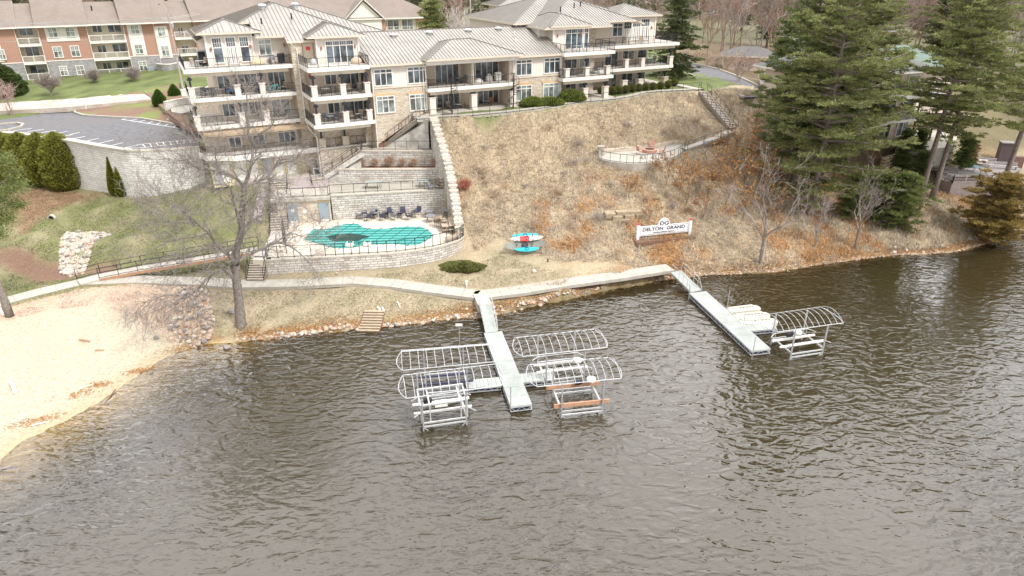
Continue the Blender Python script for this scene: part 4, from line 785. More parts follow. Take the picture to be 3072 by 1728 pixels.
# --- pool deck
FR = [(-24.32, 62.25), (-18.7, 62.97), (-15.37, 63.45), (-11.81, 64.06), (-8.21, 65.42), (-5.85, 67.39), (-5.17, 68.86)]
FRs = smooth_line(FR, 4)
deckpts = FRs + [(-5.9, 71), (-6.7, 74.5), (-7.2, 76.6), (-20.4, 74.1), (-26.6, 73.0)] + [tuple(G(x, y, 3.6))[:2] for x, y in ((815, 686), (808, 712), (792, 740), (757, 778))]
m = MB(); m.prism(deckpts, .8, 3.6); tagp(m.build('pool_deck', mat('pool_deck_concrete', (.62, .54, .44), (.74, .66, .55), .9, .9, .1, 20)), kind='structure')
m = MB(); wallstrip(m, [(x, y - .02) for x, y in FRs], 3.56, 1.0, .45, 1, 0, cap=1); wallstrip(m, [(-24.9, 64.4), (-24.32, 62.25)], 3.56, 1.0, .4, 1, 0, cap=1)
tagp(m.build('retaining_wall', [block, cope]), 'low curved block wall carrying the pool deck and its black fence', 'retaining wall')
fe = railing('pool_fence', [(x + .05, y + .22, 3.7) for x, y in FRs[:-1]], None, h=1.25, post=1.9, bal=.11, pw=.06); tagp(fe, 'black picket fence curving along the front of the pool deck', 'fence')
fe = railing('railing', [(-24.6, 62.4, 3.7), (-24.75, 64.5, 3.7)], None, h=1.1, post=.9, bal=0)
tagp(fe, 'short black railing at the left end of the pool deck by the lower steps', 'railing')
# --- pool house wall + terrace walls
m = MB(); m.box(0, 5.75, 0, 3, 3.5, 6.2); hs_ = thing('pool_house', 'low stone pool house front with two grey doors under the middle terrace', 'pool house', (-26.2, 72.75, 0), R_(10))
m.build('wall', stone, hs_)
for u, nm in ((1.15, 'left'), (4.55, 'right')):
    m = MB(); m.box(u, u + .95, -.07, 0, 3.62, 5.75); m.box(u - .08, u, -.09, 0, 3.62, 5.83); m.box(u + .95, u + 1.03, -.09, 0, 3.62, 5.83); m.box(u - .08, u + 1.03, -.09, 0, 5.75, 5.84); d = m.build('door', greyd, hs_)
    m = MB(); m.box(u + .06, u + .89, -.085, -.072, 3.66, 3.86); m.build('kick_plate', white, d); m = MB(); m.box(u + .82, u + .88, -.12, -.07, 4.6, 4.72); m.build('handle', alu, d)
    if u < 2: m = MB(); m.box(u + .3, u + .68, -.085, -.072, 4.9, 5.3); m.build('notice', white, d)
m = MB(); m.box(2.7, 3.1, -.05, 0, 4.7, 5.1); m.build('notice', white, hs_)
m = MB(); m.box(-.6, 5.85, -.25, 5.5, 6.2, 6.5); m.build('roof_slab', concrete, hs_)
m = MB(); m.box(4.4, 5.75, -.06, -.001, 5.9, 6.12); m.build('lintel', MT['lintel'], hs_)
m = MB(); T7 = [(-20.45, 74.15), (-7.25, 76.5)]; wallstrip(m, T7, 6.4, 3.4, .6, 1, 0, cap=1); tagp(m.build('retaining_wall', [block, cope]), 'block wall directly behind the pool, under the middle terrace', 'retaining wall')
m = MB(); m.prism([(-20.5, 74.6), (-7.3, 76.9), (-7.6, 79.6), (-20.6, 79.6), (-21.5, 81.8), (-26.6, 80.6), (-26.3, 74.2)], 5, 6.47); tagp(m.build('terrace', concrete2), kind='structure')
m = MB(); wallstrip(m, [(-20.6, 79.3), (-19.0, 79.0), (-7.6, 79.15)], [8.05, 8.05, 8.05], 6.0, .55, 1, 0, cap=1); tagp(m.build('retaining_wall', [block, cope]), 'block wall at the back of the middle terrace below the shrub planter', 'retaining wall')
mulch = mat('planter_mulch', (.16, .09, .06), (.27, .16, .11), 8, .95, .6, 20)
m = MB(); m.prism([(-20.6, 79.6), (-7.7, 79.6), (-7.9, 80.9), (-18.5, 80.9)], 6, 8.12); tagp(m.build('planting_bed', mulch), kind='structure')
m = MB(); wallstrip(m, [(-18.3, 80.75), (-8.1, 80.75)], 9.85, 7.8, .55, 1, 0, cap=1); tagp(m.build('retaining_wall', [block, cope]), 'topmost terrace block wall between shrub planter and upper landing', 'retaining wall')
m = MB(); m.prism([(-18.3, 81.2), (-8.2, 81.2), (-9.3, 84.5), BW(3, .85), BW(-.3, .85), (-19.0, 82.5)], 8.5, 10.0); tagp(m.build('terrace', concrete), kind='structure')
def rl(name_label, pts, **k): o = railing('railing', pts, None, **k); return tagp(o, name_label, 'railing')
rl('black railing along the front of the middle terrace above the pool', [(-26.0, 73.1, 6.5), (-20.7, 74.0, 6.5), (-20.6, 74.5, 6.55), (-7.5, 76.8, 6.55)], bal=0, post=1.35)
rl('black railing on the topmost terrace wall below the stone gable', [(-18.1, 81.0, 10.0), (-8.4, 81.0, 10.0)], bal=0, post=1.35)
# --- wing wall that climbs the hill on the right of the terraces
WA = Vector((-9.0, 81.6)); WBp = Vector((-5.25, 69.0)); n_ = 26
azw = math.degrees(math.atan2((WA - WBp).x, (WA - WBp).y)); prof = [VP(x, y, tuple(WBp), azw) for x, y in ((1400, 705), (1391, 626), (1372, 566), (1357, 500), (1338, 435), (1319, 372))]
ps, pz = [p[0] for p in prof], [p[1] for p in prof]
m = MB(); Lw = (WA - WBp).length
for k in range(n_):
    a = WBp.lerp(WA, k / n_); b = WBp.lerp(WA, (k + 1) / n_); z = 4.2 + (13.9 - 4.2) * ((k + .5) / n_) ** 1.0; 
    bow = lambda t: .45 * math.sin(t * math.pi); a = a + Vector((bow(k / n_), 0)); b = b + Vector((bow((k + 1) / n_), 0)); z = round(z / .21) * .21
    wallstrip(m, [tuple(a), tuple(b)], z, .9, .75, 1, 0, cap=1, capo=.12, caph=.16, L0=k * .5)
tagp(m.build('retaining_wall', [block, cope]), 'stepped block wing wall climbing the slope on the right side of the pool', 'retaining wall')
# --- stairs
stairm = mat('stair_concrete', (.46, .41, .35), (.58, .53, .45), 3, .9, .15, 25)
riserm = mat('darkened_riser', (.20, .17, .14), (.33, .28, .23), 4, .9)  # dark riser colour stands in for step shading the frontal light lacks
def stairs(label, A, B, width, n, side_rail=True, thickside=True, mat_=None, name='stairs', rails=(-1, 1), slope_m=None):
    """flight from bottom A to top B (centre line, xyz)"""
    A, B = Vector(A), Vector(B); d = Vector((B.x - A.x, B.y - A.y, 0)); L = d.length; d.normalize(); s = Vector((-d.y, d.x, 0)); root = thing(name, label, 'stairs', (A.x, A.y, A.z), 0); m = MB(); o_ = Vector((A.x, A.y, A.z)); dz = (B.z - A.z) / n
    for i in range(n):
        a = A + d * (L * i / n) - o_; b = A + d * (L * (i + 1) / n + .03) - o_; z = dz * (i + 1); b4 = [(a - s * width / 2), (b - s * width / 2), (b + s * width / 2), (a + s * width / 2)]
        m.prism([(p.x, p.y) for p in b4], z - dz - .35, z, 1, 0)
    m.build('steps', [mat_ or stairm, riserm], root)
    if side_rail:
        for k in rails:
            r = railing('handrail', [A - o_ + s * k * width / 2 + Vector((0, 0, .1)), B - o_ + s * k * width / 2 + Vector((0, 0, .1))], root, bal=0, post=1.3, h=.95)
    return root
t1, t2 = G(837, 545, 7.0), G(838, 690, 3.65)
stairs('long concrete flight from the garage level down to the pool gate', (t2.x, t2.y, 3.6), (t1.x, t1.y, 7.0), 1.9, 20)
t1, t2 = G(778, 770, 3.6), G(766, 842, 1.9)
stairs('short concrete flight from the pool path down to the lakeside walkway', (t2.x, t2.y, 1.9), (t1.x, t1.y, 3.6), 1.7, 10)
m = MB(); m.prism([tuple(G(x, y, 3.6))[:2] for x, y in ((757, 768), (797, 772), (812, 760), (845, 715), (862, 690), (815, 690), (806, 715), (785, 745))], 3, 3.64); tagp(m.build('path', concrete), kind='structure')
t1, t2 = G(1090, 443, 10.1) + Vector((0, -.75, 0)), G(973, 528, 6.9) + Vector((0, -.55, 0))
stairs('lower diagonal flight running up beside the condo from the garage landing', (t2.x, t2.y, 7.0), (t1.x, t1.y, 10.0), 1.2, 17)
m = MB(); m.face([(t2.x - .2, t2.y - .65, 6.4), (t1.x, t1.y - .65, 6.4), (t1.x, t1.y - .65, 9.9), (t2.x - .2, t2.y - .65, 7.0)]); m.face([(t2.x - .2, t2.y - .9, 6.4), (t2.x - .2, t2.y - .65, 7.0), (t1.x, t1.y - .65, 9.9), (t1.x + .8, t1.y - 1.4, 9.85)]); m.prism([(t2.x, t2.y - .7), (t1.x, t1.y - 1.9), (t1.x, t1.y - .6)], 5.5, [6.6, 8.0, 9.7])
conw = mat('stained_concrete', (.42, .40, .37), (.62, .59, .54), 1.3, .9, .3, 12, c3=(.35, .32, .28), s3=.7)
tagp(m.build('stair_wall', conw), 'stained concrete cheek wall under the lower diagonal flight', 'wall')
t1, t2 = G(1255, 356, 13.5), G(1150, 436, 10.0)
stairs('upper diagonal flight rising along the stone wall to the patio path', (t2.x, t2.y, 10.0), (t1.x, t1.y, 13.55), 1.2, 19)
m = MB(); q1, q2 = (t2.x + .3, t2.y - .7), (t1.x + 1.2, t1.y - .6); m.prism([q1, (q2[0], q2[1]), (q2[0] - .3, q2[1] + .5), (q1[0], q1[1] + .5)], 9.6, [10.05, 13.3, 13.3, 10.05]); tagp(m.build('stair_wall', conw), 'tall stained concrete wall under the upper diagonal flight', 'wall')
m = MB(); wsl = [BW(.4, .78), BW(6.8, .78), (t1.x - .1, t1.y + .75), (t2.x, t2.y + .7)]; m.prism(wsl, 9.5, [10.3, 13.6, 13.7, 10.35]); tagp(m.build('planting_bed', mulch), kind='structure')
m = MB(); m.prism([tuple(BW(5.6, -2.9)), tuple(BW(6.9, -.4)), tuple(BW(6.9, .8)), tuple(BW(4.9, .78)), (t1.x, t1.y)], 12, 13.57); tagp(m.build('landing', concrete2), kind='structure')
# landing with air conditioner below the terrace
m = MB(); a = [G(x, y, 7.0) for x, y in ((775, 535), (862, 530), (975, 530), (975, 545), (940, 560), (925, 545), (812, 545))]; m.prism([(-29.5, 77.6), (-21.2, 81.6), BW(-6.4, 3.3), BW(-7.6, 4.9), BW(-16, 4.9)], 5.0, 6.98)
tagp(m.build('landing', concrete), kind='structure')
a, b = G(957, 558, 6.5), G(950, 535, 6.98); stairs('three wide steps linking the air conditioner landing to the middle terrace', (a.x, a.y, 6.5), (b.x, b.y, 7.0), 1.5, 3, rails=(1,))
m = MB(); a = G(950, 522, 7.0); ac = thing('air_conditioner', 'square grey air conditioner beside the yellow garage wall', 'air conditioner', (a.x, a.y, 7.0), BA)
m.box(-.42, .42, -.42, .42, 0, .85); m.build('casing', alu, ac); m = MB(); m.box(-.3, .3, -.435, -.421, .1, .75); [m.box(-.3, .3, -.445, -.436, z, z + .03) for z in (.2, .35, .5, .65)]; m.build('grille', blk, ac); m = MB(); m.lathe((0, 0, .85), [(.32, 0), (.32, .04), (.05, .05)], 12); m.build('fan_cover', blk, ac)
# sloped planter with pink gravel left of the landing
m = MB(); m.prism([(-28.6, 77.4), (-29.6, 77.2), (-29.0, 72.5), (-27.9, 71.8)], 3, [6.4, 6.4, 4.5, 4.4]); tagp(m.build('gravel_bed', mat('pink_gravel', (.34, .28, .28), (.56, .48, .47), 14, .95, .8, 20)), kind='structure')
m = MB(); m.prism([(-25.6, 76.5), (-21.6, 77.3), (-22.0, 80.2), (-25.9, 79.5)], 6, [6.62, 6.62, 7.0, 7.0]); tagp(m.build('planting_bed', MT['pink_gravel']), kind='structure')
# --- pool cover
pc = [(640, 430), (690, 368), (735, 322), (870, 325), (930, 303), (990, 285), (1100, 265), (1170, 262), (1235, 265), (1275, 300), (1330, 313), (1400, 318), (1560, 315), (1700, 295), (1830, 292), (1940, 300), (2010, 335), (2060, 385), (2035, 415), (1990, 440), (1925, 475), (1860, 495), (1780, 498), (1690, 485), (1600, 480), (1450, 485), (1330, 490), (1200, 515), (1080, 530), (960, 525), (880, 505), (760, 470)]
pcw = [tuple(G(740 + x / 3.68, 600 + y / 3.68, 3.65))[:2] for x, y in pc]
cm = mat('green_mesh_cover', (.0, .16, .14), (.04, .32, .28), .5, .55); n = cm.node_tree.nodes; l = cm.node_tree.links
wv = n.new('ShaderNodeTexWave'); wv.wave_type = 'BANDS'; wv.bands_direction = 'Y'; wv.inputs['Scale'].default_value = .42; wv.inputs['Distortion'].default_value = 3.5; wv.inputs['Detail'].default_value = 3; wv.inputs['Detail Scale'].default_value = .35
tcn = [x for x in n if x.type == 'TEX_COORD'][0]; mpp = n.new('ShaderNodeMapping'); mpp.inputs['Scale'].default_value = (.25, 1, 1); mpp.inputs['Rotation'].default_value = (0, 0, R_(-6)); l.new(tcn.outputs['Object'], mpp.inputs[0]); l.new(mpp.outputs[0], wv.inputs[0])
cr = n.new('ShaderNodeValToRGB'); cr.color_ramp.elements[0].color = (0, .20, .165, 1); cr.color_ramp.elements[1].color = (.13, .42, .40, 1); cr.color_ramp.elements[0].position = .3; cr.color_ramp.elements[1].position = .7; l.new(wv.outputs[0], cr.inputs[0]); l.new(cr.outputs[0], n['Principled BSDF'].inputs['Base Color'])
pv = thing('pool_cover', 'green mesh winter cover strapped over the free-form swimming pool', 'pool cover', (0, 0, 0)); m = MB(); m.prism(pcw, 3.61, 3.66); m.build('mesh_sheet', cm, pv)
def chord(poly, p, d):
    ts = []
    for i in range(len(poly)):
        a, b = poly[i], poly[(i + 1) % len(poly)]; ex, ey = b[0] - a[0], b[1] - a[1]; den = d[0] * ey - d[1] * ex
        if abs(den) < 1e-9: continue
        t = ((a[0] - p[0]) * ey - (a[1] - p[1]) * ex) / den; s = ((a[0] - p[0]) * d[1] - (a[1] - p[1]) * d[0]) / den
        if 0 <= s < 1: ts.append(t)
    return sorted(ts)
m = MB()
for d, p0, st_ in (((.32, .95), (-32, 66), (1.35, .1)),):
    for k in range(30):
        p = (p0[0] + st_[0] * k, p0[1] + st_[1] * k); ts = chord(pcw, p, d)
        for a, b in zip(ts[::2], ts[1::2]): m.beam((p[0] + d[0] * (a - .25), p[1] + d[1] * (a - .25), 3.668), (p[0] + d[0] * (b + .25), p[1] + d[1] * (b + .25), 3.672), .075, .012)
m.build('straps', plain('dark_strap', (.02, .10, .09), .6), pv)
m = MB(); c = G(740 + 1105 / 3.68, 600 + 415 / 3.68, 3.66); m.prism([(c.x + (2.15 + .22 * math.sin(3 * t) + .12 * math.sin(7 * t)) * math.cos(t), c.y + (1.15 + .12 * math.sin(5 * t)) * math.sin(t)) for t in [k / 40 * 6.283 for k in range(40)]], 3.672, 3.678); m.build('puddle', mat('puddle', (.006, .035, .03), (.012, .06, .05), 3, .25), pv)
for x, y, w__, h_ in ((1090, 475, 70, 40), (1285, 468, 65, 40)):
    a = G(740 + x / 3.68, 600 + (y + h_) / 3.68, 3.7); m = MB(); m.box(0, .72, 0, .75, 0, .12); m.box(0, .1, 0, .75, .12, .3); m.box(.62, .72, 0, .75, .12, .3); o = m.build('pool_step', white); o.location = (a.x, a.y, 3.67); tagp(o, 'white plastic pool step at the near edge, ' + ('left' if x < 1200 else 'right') + ' one of two', 'pool step')
# --- fire pit patio on the slope
fpx = [(1794, 472), (1805, 480), (1830, 486), (1860, 490), (1900, 493), (1940, 491), (1975, 488), (2010, 480), (2035, 470), (2052, 455), (2058, 442)]
fr_ = [tuple(G(x, y, 8.35))[:2] for x, y in fpx]; bk = [tuple(G(x, y, 8.35))[:2] for x, y in ((2060, 433), (2020, 433), (1960, 446), (1880, 454), (1800, 462))]
m = MB(); m.prism(fr_ + bk, 6.2, 8.4); tagp(m.build('fire_pit_patio', concrete2), kind='structure')
rl('black curved fence around the front of the fire pit patio', [(x, y + .1, 8.4) for x, y in fr_], bal=0, post=1.0)
m = MB(); wallstrip(m, [(x, y + .1) for x, y in bk[::-1]], 8.85, 7.8, .3, 1); tagp(m.build('garden_wall', beige), 'low tan edging wall behind the fire pit patio', 'wall')
m = MB(); cb = G(1803, 466, 8.4); m.box(-.35, .35, -.35, .35, 0, 1.05); m.box(-.4, .4, -.4, .4, 1.05, 1.12); o = m.build('pedestal', concrete2); o.location = (cb.x, cb.y + .3, 8.4); tagp(o, 'square pale pedestal at the left tip of the fire pit patio', 'pedestal')
fp = thing('fire_pit', 'round brick fire pit in the middle of the slope patio', 'fire pit', (*G(1948, 456, 8.4).xy, 8.4)); m = MB(); m.lathe((0, 0, 0), [(.95, 0), (.95, .4), (.65, .42), (.62, .1)], 20); m.build('ring', plain('salmon_brick', (.50, .27, .20), .9), fp); m = MB(); m.lathe((0, 0, 0), [(.64, .1), (.64, .36), (.01, .37)], 16); m.build('fire_bowl', blk, fp)
pth = [tuple(G(x, y, z)) for x, y, z in ((2052, 446, 8.55), (2100, 430, 9.0), (2150, 412, 9.45), (2195, 392, 9.9))]; ribbon('slope_path', [(p[0], p[1], p[2]) for p in pth], 1.2, [concrete2, jointm], thick=.3)
rl('black railing along the sloping path to the fire pit', [(p[0] + .3, p[1] - .6, p[2]) for p in pth], bal=0, post=2.0)
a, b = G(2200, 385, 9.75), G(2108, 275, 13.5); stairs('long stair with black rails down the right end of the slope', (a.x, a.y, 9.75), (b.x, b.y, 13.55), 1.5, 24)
rl('black railing following the patio path along the top of the slope', [(x - .05, y + .1, 13.5) for x, y in PATHF], bal=0, post=2.0)
# rubble outcrops on the slope
def outcrop(label, px0, py0, px1, py1, z, hgt, rows=3):
    rs = random.Random(px0); a, b = G(px0, py0, z), G(px1, py1, z); root = thing('rock_ledge', label, 'rock ledge', (a.x, a.y, z), 0); m = MB(); L = (b - a).length; d = (b - a).normalized(); nrm = Vector((d.y, -d.x, 0)); k = int(L / 1.1)
    for r in range(rows):
        for i in range(k):
            if rs.random() < .12: continue
            c = d * (L * (i + .5 + .5 * (r % 2)) / k) - nrm * (r * .35) ; w2 = L / k / 2 * rs.uniform(.7, 1.0); hh = hgt / rows; z0 = r * hh - .3; bump = [rs.uniform(-.12, .12) for _ in range(8)]
            q = [c - d * w2 + nrm * (.45 + bump[0]), c + d * w2 + nrm * (.45 + bump[1]), c + d * (w2 + bump[2]) - nrm * .5, c - d * (w2 + bump[3]) - nrm * .5]; m.prism([(v.x, v.y) for v in q], z0, [z0 + hh + bump[4] * .6 + .25, z0 + hh + bump[5] * .6 + .25, z0 + hh + .3, z0 + hh + .3])
    m.build('stones', mat('ledge_rock', (.30, .235, .16), (.44, .36, .25), 2.5, .95, .8, 9) if 'ledge_rock' not in MT else MT['ledge_rock'], root)
outcrop('tan stacked rock ledge just below the fire pit fence', 1872, 530, 2080, 520, 6.4, 1.5)
outcrop('grey weathered rock ledge low on the slope left of the name sign', 1815, 668, 1925, 660, 3.9, 1.0)
# ================================================================ docks, gangways, boat lifts
def dock(label, A, B, width, z=.55, seam_along=False, name='dock', label_end=None):
    """floating section from A to B (centre line, xy), truss sides and dark floats"""
    A, B = Vector(A), Vector(B); L = (B - A).length; a = math.atan2((B - A).y, (B - A).x); root = thing(name, label, 'dock', (A.x, A.y, 0), a)
    m = MB(); k = max(1, round(L / 1.22)) if not seam_along else max(1, round(L / .30))
    for i in range(k): m.box(L * i / k + .008, L * (i + 1) / k - .008, -width / 2, width / 2, z - .05, z + (.006 if i % 2 and seam_along else 0))
    m.build('decking', deckal, root); m = MB()
    for s in (-1, 1):
        y = s * (width / 2 - .03); m.box(0, L, y - .03, y + .03, z - .14, z - .051); m.box(0, L, y - .025, y + .025, .08, .14); n = max(2, int(L / .42))
        for i in range(n): x0, x1 = L * i / n, L * (i + 1) / n; m.beam((x0, y, .12 if i % 2 else z - .12), (x1, y, z - .12 if i % 2 else .12), .03, .03)
    for x in (0, L): 
        m.box(x - .03, x + .03, -width / 2, width / 2, z - .14, z - .051); m.box(x - .03, x + .03, -width / 2, width / 2, .08, .14)
        for i in range(4): y0, y1 = width * (i / 4 - .5), width * ((i + 1) / 4 - .5); m.beam((x, y0, .12 if i % 2 else z - .12), (x, y1, z - .12 if i % 2 else .12), .03, .03)
    m.build('truss', alu, root); m = MB(); n = max(1, int(L / 1.9))
    for i in range(n): x0 = L * (i + .12) / n; x1 = L * (i + .88) / n; m.box(x0, x1, -width / 2 + .12, width / 2 - .12, -.25, z - .16)
    m.build('floats', plain('navy_float', (.03, .04, .10), .5), root); return root, L
def dpx(tl, tr, br, bl, z=.55):
    a, b, c, d = [G(*p, z) for p in (tl, tr, br, bl)]; s, e = (a + b) / 2, (d + c) / 2; wd = ((b - a).length + (c - d).length) / 2; dr = (e - s).normalized(); perp = abs(Vector((-dr.y, dr.x, 0)).dot((c - d)));  perp2 = abs(Vector((-dr.y, dr.x, 0)).dot((b - a))); return (s.x, s.y), (e.x, e.y), (perp + perp2) / 2
D1 = lambda x, y: (1160 + x / 3.39, 900 + y / 3.39)
D2 = lambda x, y: (1980 + x / 4.262, 760 + y / 4.262)
A, B, wd = dpx(D1(985, 335), D1(1175, 315), D1(1475, 1060), D1(1265, 1085)); MA, MBp = Vector(A), Vector(B)
dk, L = dock('long pale main dock running out between four boat lifts', A, B, wd)
def pole(x, y, z0, z1, label): m = MB(); m.tube([(0, 0, z0), (0, 0, z1)], .035, 6); o = m.build('mooring_pole', galv); o.location = (x, y, 0); tagp(o, label, 'pole')
p = G(*D1(1262, 1080), .5); pole(p.x, p.y, -2, 2.2, 'upright steel pole at the outer end of the main dock')
A, B, w2 = dpx(D1(1135, 775), D1(1165, 870), D1(845, 890), D1(815, 810)); dock('ribbed finger dock off the left side of the main dock', A, B, w2, .5, True, 'finger_dock')
A, B, w2 = dpx(D1(1350, 745), D1(1385, 835), D1(1705, 802), D1(1700, 715)); dock('ribbed finger dock off the right side of the main dock', A, B, w2, .5, True, 'finger_dock')
def gangway(label, A, B, wd, zr=.9, side=(1, 1)):
    A, B = Vector(A), Vector(B); L = math.hypot(B.x - A.x, B.y - A.y); a = math.atan2((B - A).y, (B - A).x); root = thing('gangway', label, 'gangway', A, a); dz = B.z - A.z; m = MB()
    m.beam((0, 0, -.03), (L, 0, dz - .03), wd, .06); 
    for s in (-1, 1): m.beam((0, s * wd / 2, -.08), (L, s * wd / 2, dz - .08), .06, .18)
    m.build('ramp_deck', deckal, root); n = 5
    for s, on in zip((-1, 1), side):
        if not on: continue
        m = MB(); y = s * (wd / 2 + .03); m.tube([(0, y, 0), (.1, y, zr * .9), (L * .16, y, zr + dz * .16), (L * .84, y, zr + dz * .84), (L, y, dz + .1)], .028, 6); m.beam((L * .08, y, zr * .5), (L * .9, y, zr * .5 + dz * .9), .03, .03)
        for i in range(1, n): t = i / n; m.tube([(L * t, y, dz * t), (L * t, y, dz * t + zr)], .022, 5)
        m.build('handrail', alu, root)
    return root
a = (G(*D1(945, 50), 1.3) + G(*D1(1060, 50), 1.3)) / 2; b = (G(*D1(1000, 330), .6) + G(*D1(1135, 320), .6)) / 2; wg = (G(*D1(1060, 50), 1.3) - G(*D1(945, 50), 1.3)).length
m = MB(); q = [G(*D1(x, y), 1.33) for x, y in ((880, -60), (1010, -70), (1075, 45), (930, 50))]; m.prism([(v.x, v.y) for v in q], .5, 1.33); tagp(m.build('landing', concrete), kind='structure')
gangway('sloping gangway with rails from the walkway down to the main dock', a, b, wg)
A, B, wd2 = dpx(D2(375, 510), D2(590, 480), D2(1410, 1215), D2(1175, 1250)); dock('long grey-green dock on the right with a single boat lift', A, B, wd2)
A2, B2, w2 = dpx(D2(1040, 920), D2(1160, 985), D2(1510, 955), D2(1400, 880)); dock('short finger dock between the right dock and its boat lift', A2, B2, w2, .5, True, 'finger_dock')
a = (G(*D2(150, 240), 1.3) + G(*D2(260, 220), 1.3)) / 2; b = (G(*D2(385, 495), .6) + G(*D2(545, 470), .6)) / 2; wg = 1.25
gangway('gangway with tall white rails from the walkway end to the right dock', a, b, wg, 1.0)
for (x, y), zt, lb in ((D2(860, 690), 2.3, 'white upright pole beside the floating pads on the right dock'), (D2(1070, 905), 1.6, 'dark upright pole at the root of the right finger dock'), (D2(1185, 1290), 2.2, 'dark upright pole at the outer end of the right dock'), (D2(370, 540), 1.6, 'pole at the shore end of the right dock')):
    p = G(x, y, .5); pole(p.x, p.y, -2, zt, lb)
def canopy(root, P, rise=.55, n=11, m_=None, flat=False):
    """P: far-left, far-right, near-right, near-left corners in root space"""
    fl, fr, nr, nl = [Vector(p) for p in P]; m = MB(); r = .035
    def arc(t, full=True):
        a = fl.lerp(fr, t); b = nl.lerp(nr, t); out = []
        for k in range(9): s = k / 8; out.append(a.lerp(b, s) + Vector((0, 0, rise * math.sin(math.pi * s) ** .8 if not flat else rise * min(1, min(s, 1 - s) * 6))))
        return out
    for i in range(n + 1): m.tube(arc(i / n), .024, 5)
    for s in (0, 8): m.tube([arc(i / 4)[s] for i in range(5)], r, 6)
    if flat:
        for s in (1, 2): m.tube([arc(i / 4)[s] for i in range(5)], .03, 5)
    for e in (0, 1):
        a, b = (fl, nl) if e == 0 else (fr, nr); ax = (fr - fl).normalized() * (-.42 if e == 0 else .42); drop = Vector((0, 0, -.12)); pts = []
        for k in range(9): s = k / 8; pts.append(a.lerp(b, s) + ax * math.sin(math.pi * s) + drop * math.sin(math.pi * s))
        m.tube(pts, r, 6); ar = arc(e)
        for k in (2, 4, 6): m.tube([ar[k], pts[k]], .018, 4)
    m.build('canopy_frame', m_ or alu, root)
def lift(label, P, z=3.0, posts=None, bunk=None, flat=False, wood_=False, rise=.55, winch=None, motor=None, low=.5, guides=True, box=None, upper=False):
    """boat lift: canopy corners P given as picture points at height z"""
    W3 = [G(*p, z) for p in P]; c = sum(W3, Vector()) / 4; c.z = 0; ax = ((W3[1] - W3[0]) + (W3[2] - W3[3])).normalized(); a = math.atan2(ax.y, ax.x); root = thing('boat_lift', label, 'boat lift', c, a, 'empty boat lifts at the docks')
    inv = Matrix.Rotation(-a, 3, 'Z'); L_ = [inv @ (p - c) for p in W3]; canopy(root, L_, rise, flat=flat)
    hl = 1.55; hw = abs(L_[0].y - L_[3].y) / 2 - .1; off = posts or 0
    for x in (-hl + off, hl + off):
        for y in (-hw, hw): m = MB(); m.box(x - .05, x + .05, y - .05, y + .05, -2, z - .05); m.build('post', galv, root)
    m = MB()
    for zz in (low, low - .32):
        for y in (-hw, hw): m.box(-hl + off, hl + off, y - .045, y + .045, zz, zz + .11)
    for x in (-hl + off, hl + off): m.box(x - .06, x + .06, -hw, hw, low + .12, low + .24)
    for x in (-hl + off, hl + off): m.beam((x, -hw, low - .3), (x + (.9 if x < off else -.9), -hw, -.6), .06, .06)
    if guides:
        for y in (-hw * .72, hw * .72): m.tube([(-hl + off - .6, y - .25, 1.15), (-hl + off - .1, y, 1.3), (hl + off + .1, y, 1.3), (hl + off + .7, y - .35, 1.1)], .04, 6); m.tube([(-hl + off, y, .6), (-hl + off, y, 1.3)], .03, 5); m.tube([(hl + off, y, .6), (hl + off, y, 1.3)], .03, 5)
    m.build('cradle', alu, root)
    if upper:
        m = MB(); z_ = 2.0
        for y in (-hw * .9, hw * .55): m.box(-hl + off - .15, hl + off + .15, y - .06, y + .06, z_, z_ + .12)
        for x in (-hl + off - .1, -hl + off + .55, hl + off - .35, hl + off + .1): m.box(x - .05, x + .05, -hw * .9, hw * .55, z_ - .1, z_ + .02)
        for x in (-hl + off - .1, -hl + off + .55, hl + off - .35, hl + off + .1): m.box(x - .045, x + .045, -hw * .95, -hw * .9, low, z_)
        m.build('upper_rack', alu, root)
    for y in (-.55, .55):
        b = MB(); (b.box(-2.1 + off, 2.1 + off, y - .09 if not wood_ else y * 2.2 - .06, y + .09 if not wood_ else y * 2.2 + .06, low + .3, low + (.42 if not wood_ else .62)))
        b.build('bunk', tanw if wood_ else (bunk or white), root)
    if winch:
        b = MB(); x, y = winch; b.lathe((x + off, y, 1.55), [(.05, -.1), (.34, -.1), (.36, 0), (.34, .1), (.05, .12)], 16); o = b.build('winch_wheel', white, root); 
    if box: b = MB(); x, y = box; b.box(x - .45, x + .45, y - .2, y + .2, 1.2, 1.55); b.build('control_box', white, root)
    if motor: b = MB(); x, y = motor; b.box(x - .2, x + .2, y - .15, y + .15, 1.2, 1.5); b.lathe((x + .3, y, 1.2), [(.12, 0), (.14, .3), (.05, .38)], 8); b.build('motor', blk, root)
    return root
lift('boat lift with a flat-topped canopy frame, upper left of the main dock', [D1(150, 520), D1(1040, 452), D1(1095, 628), D1(160, 716)], 2.9, -.2, plain('dark_bunk', (.05, .05, .08), .8), flat=True, rise=.35, low=.55, guides=False)
lift('boat lift with arched canopy and white control boxes, lower left of the main dock', [D1(160, 766), D1(1100, 652), D1(1165, 870), D1(200, 1002)], 3.0, -.8, None, box=(-.9, -.3), motor=(-1.9, .3), low=.6, upper=True)
lift('boat lift with a bare arched canopy, upper right of the main dock', [D1(1300, 385), D1(2110, 297), D1(2243, 482), D1(1385, 575)], 3.0, .1, low=.45, winch=(1.2, -.6))
lift('boat lift with orange timber bunks, lower right of the main dock', [D1(1440, 660), D1(2255, 583), D1(2385, 797), D1(1530, 882)], 3.0, .35, wood_=True, winch=(1.3, .9), motor=(.6, 1.0), low=.5, guides=False)
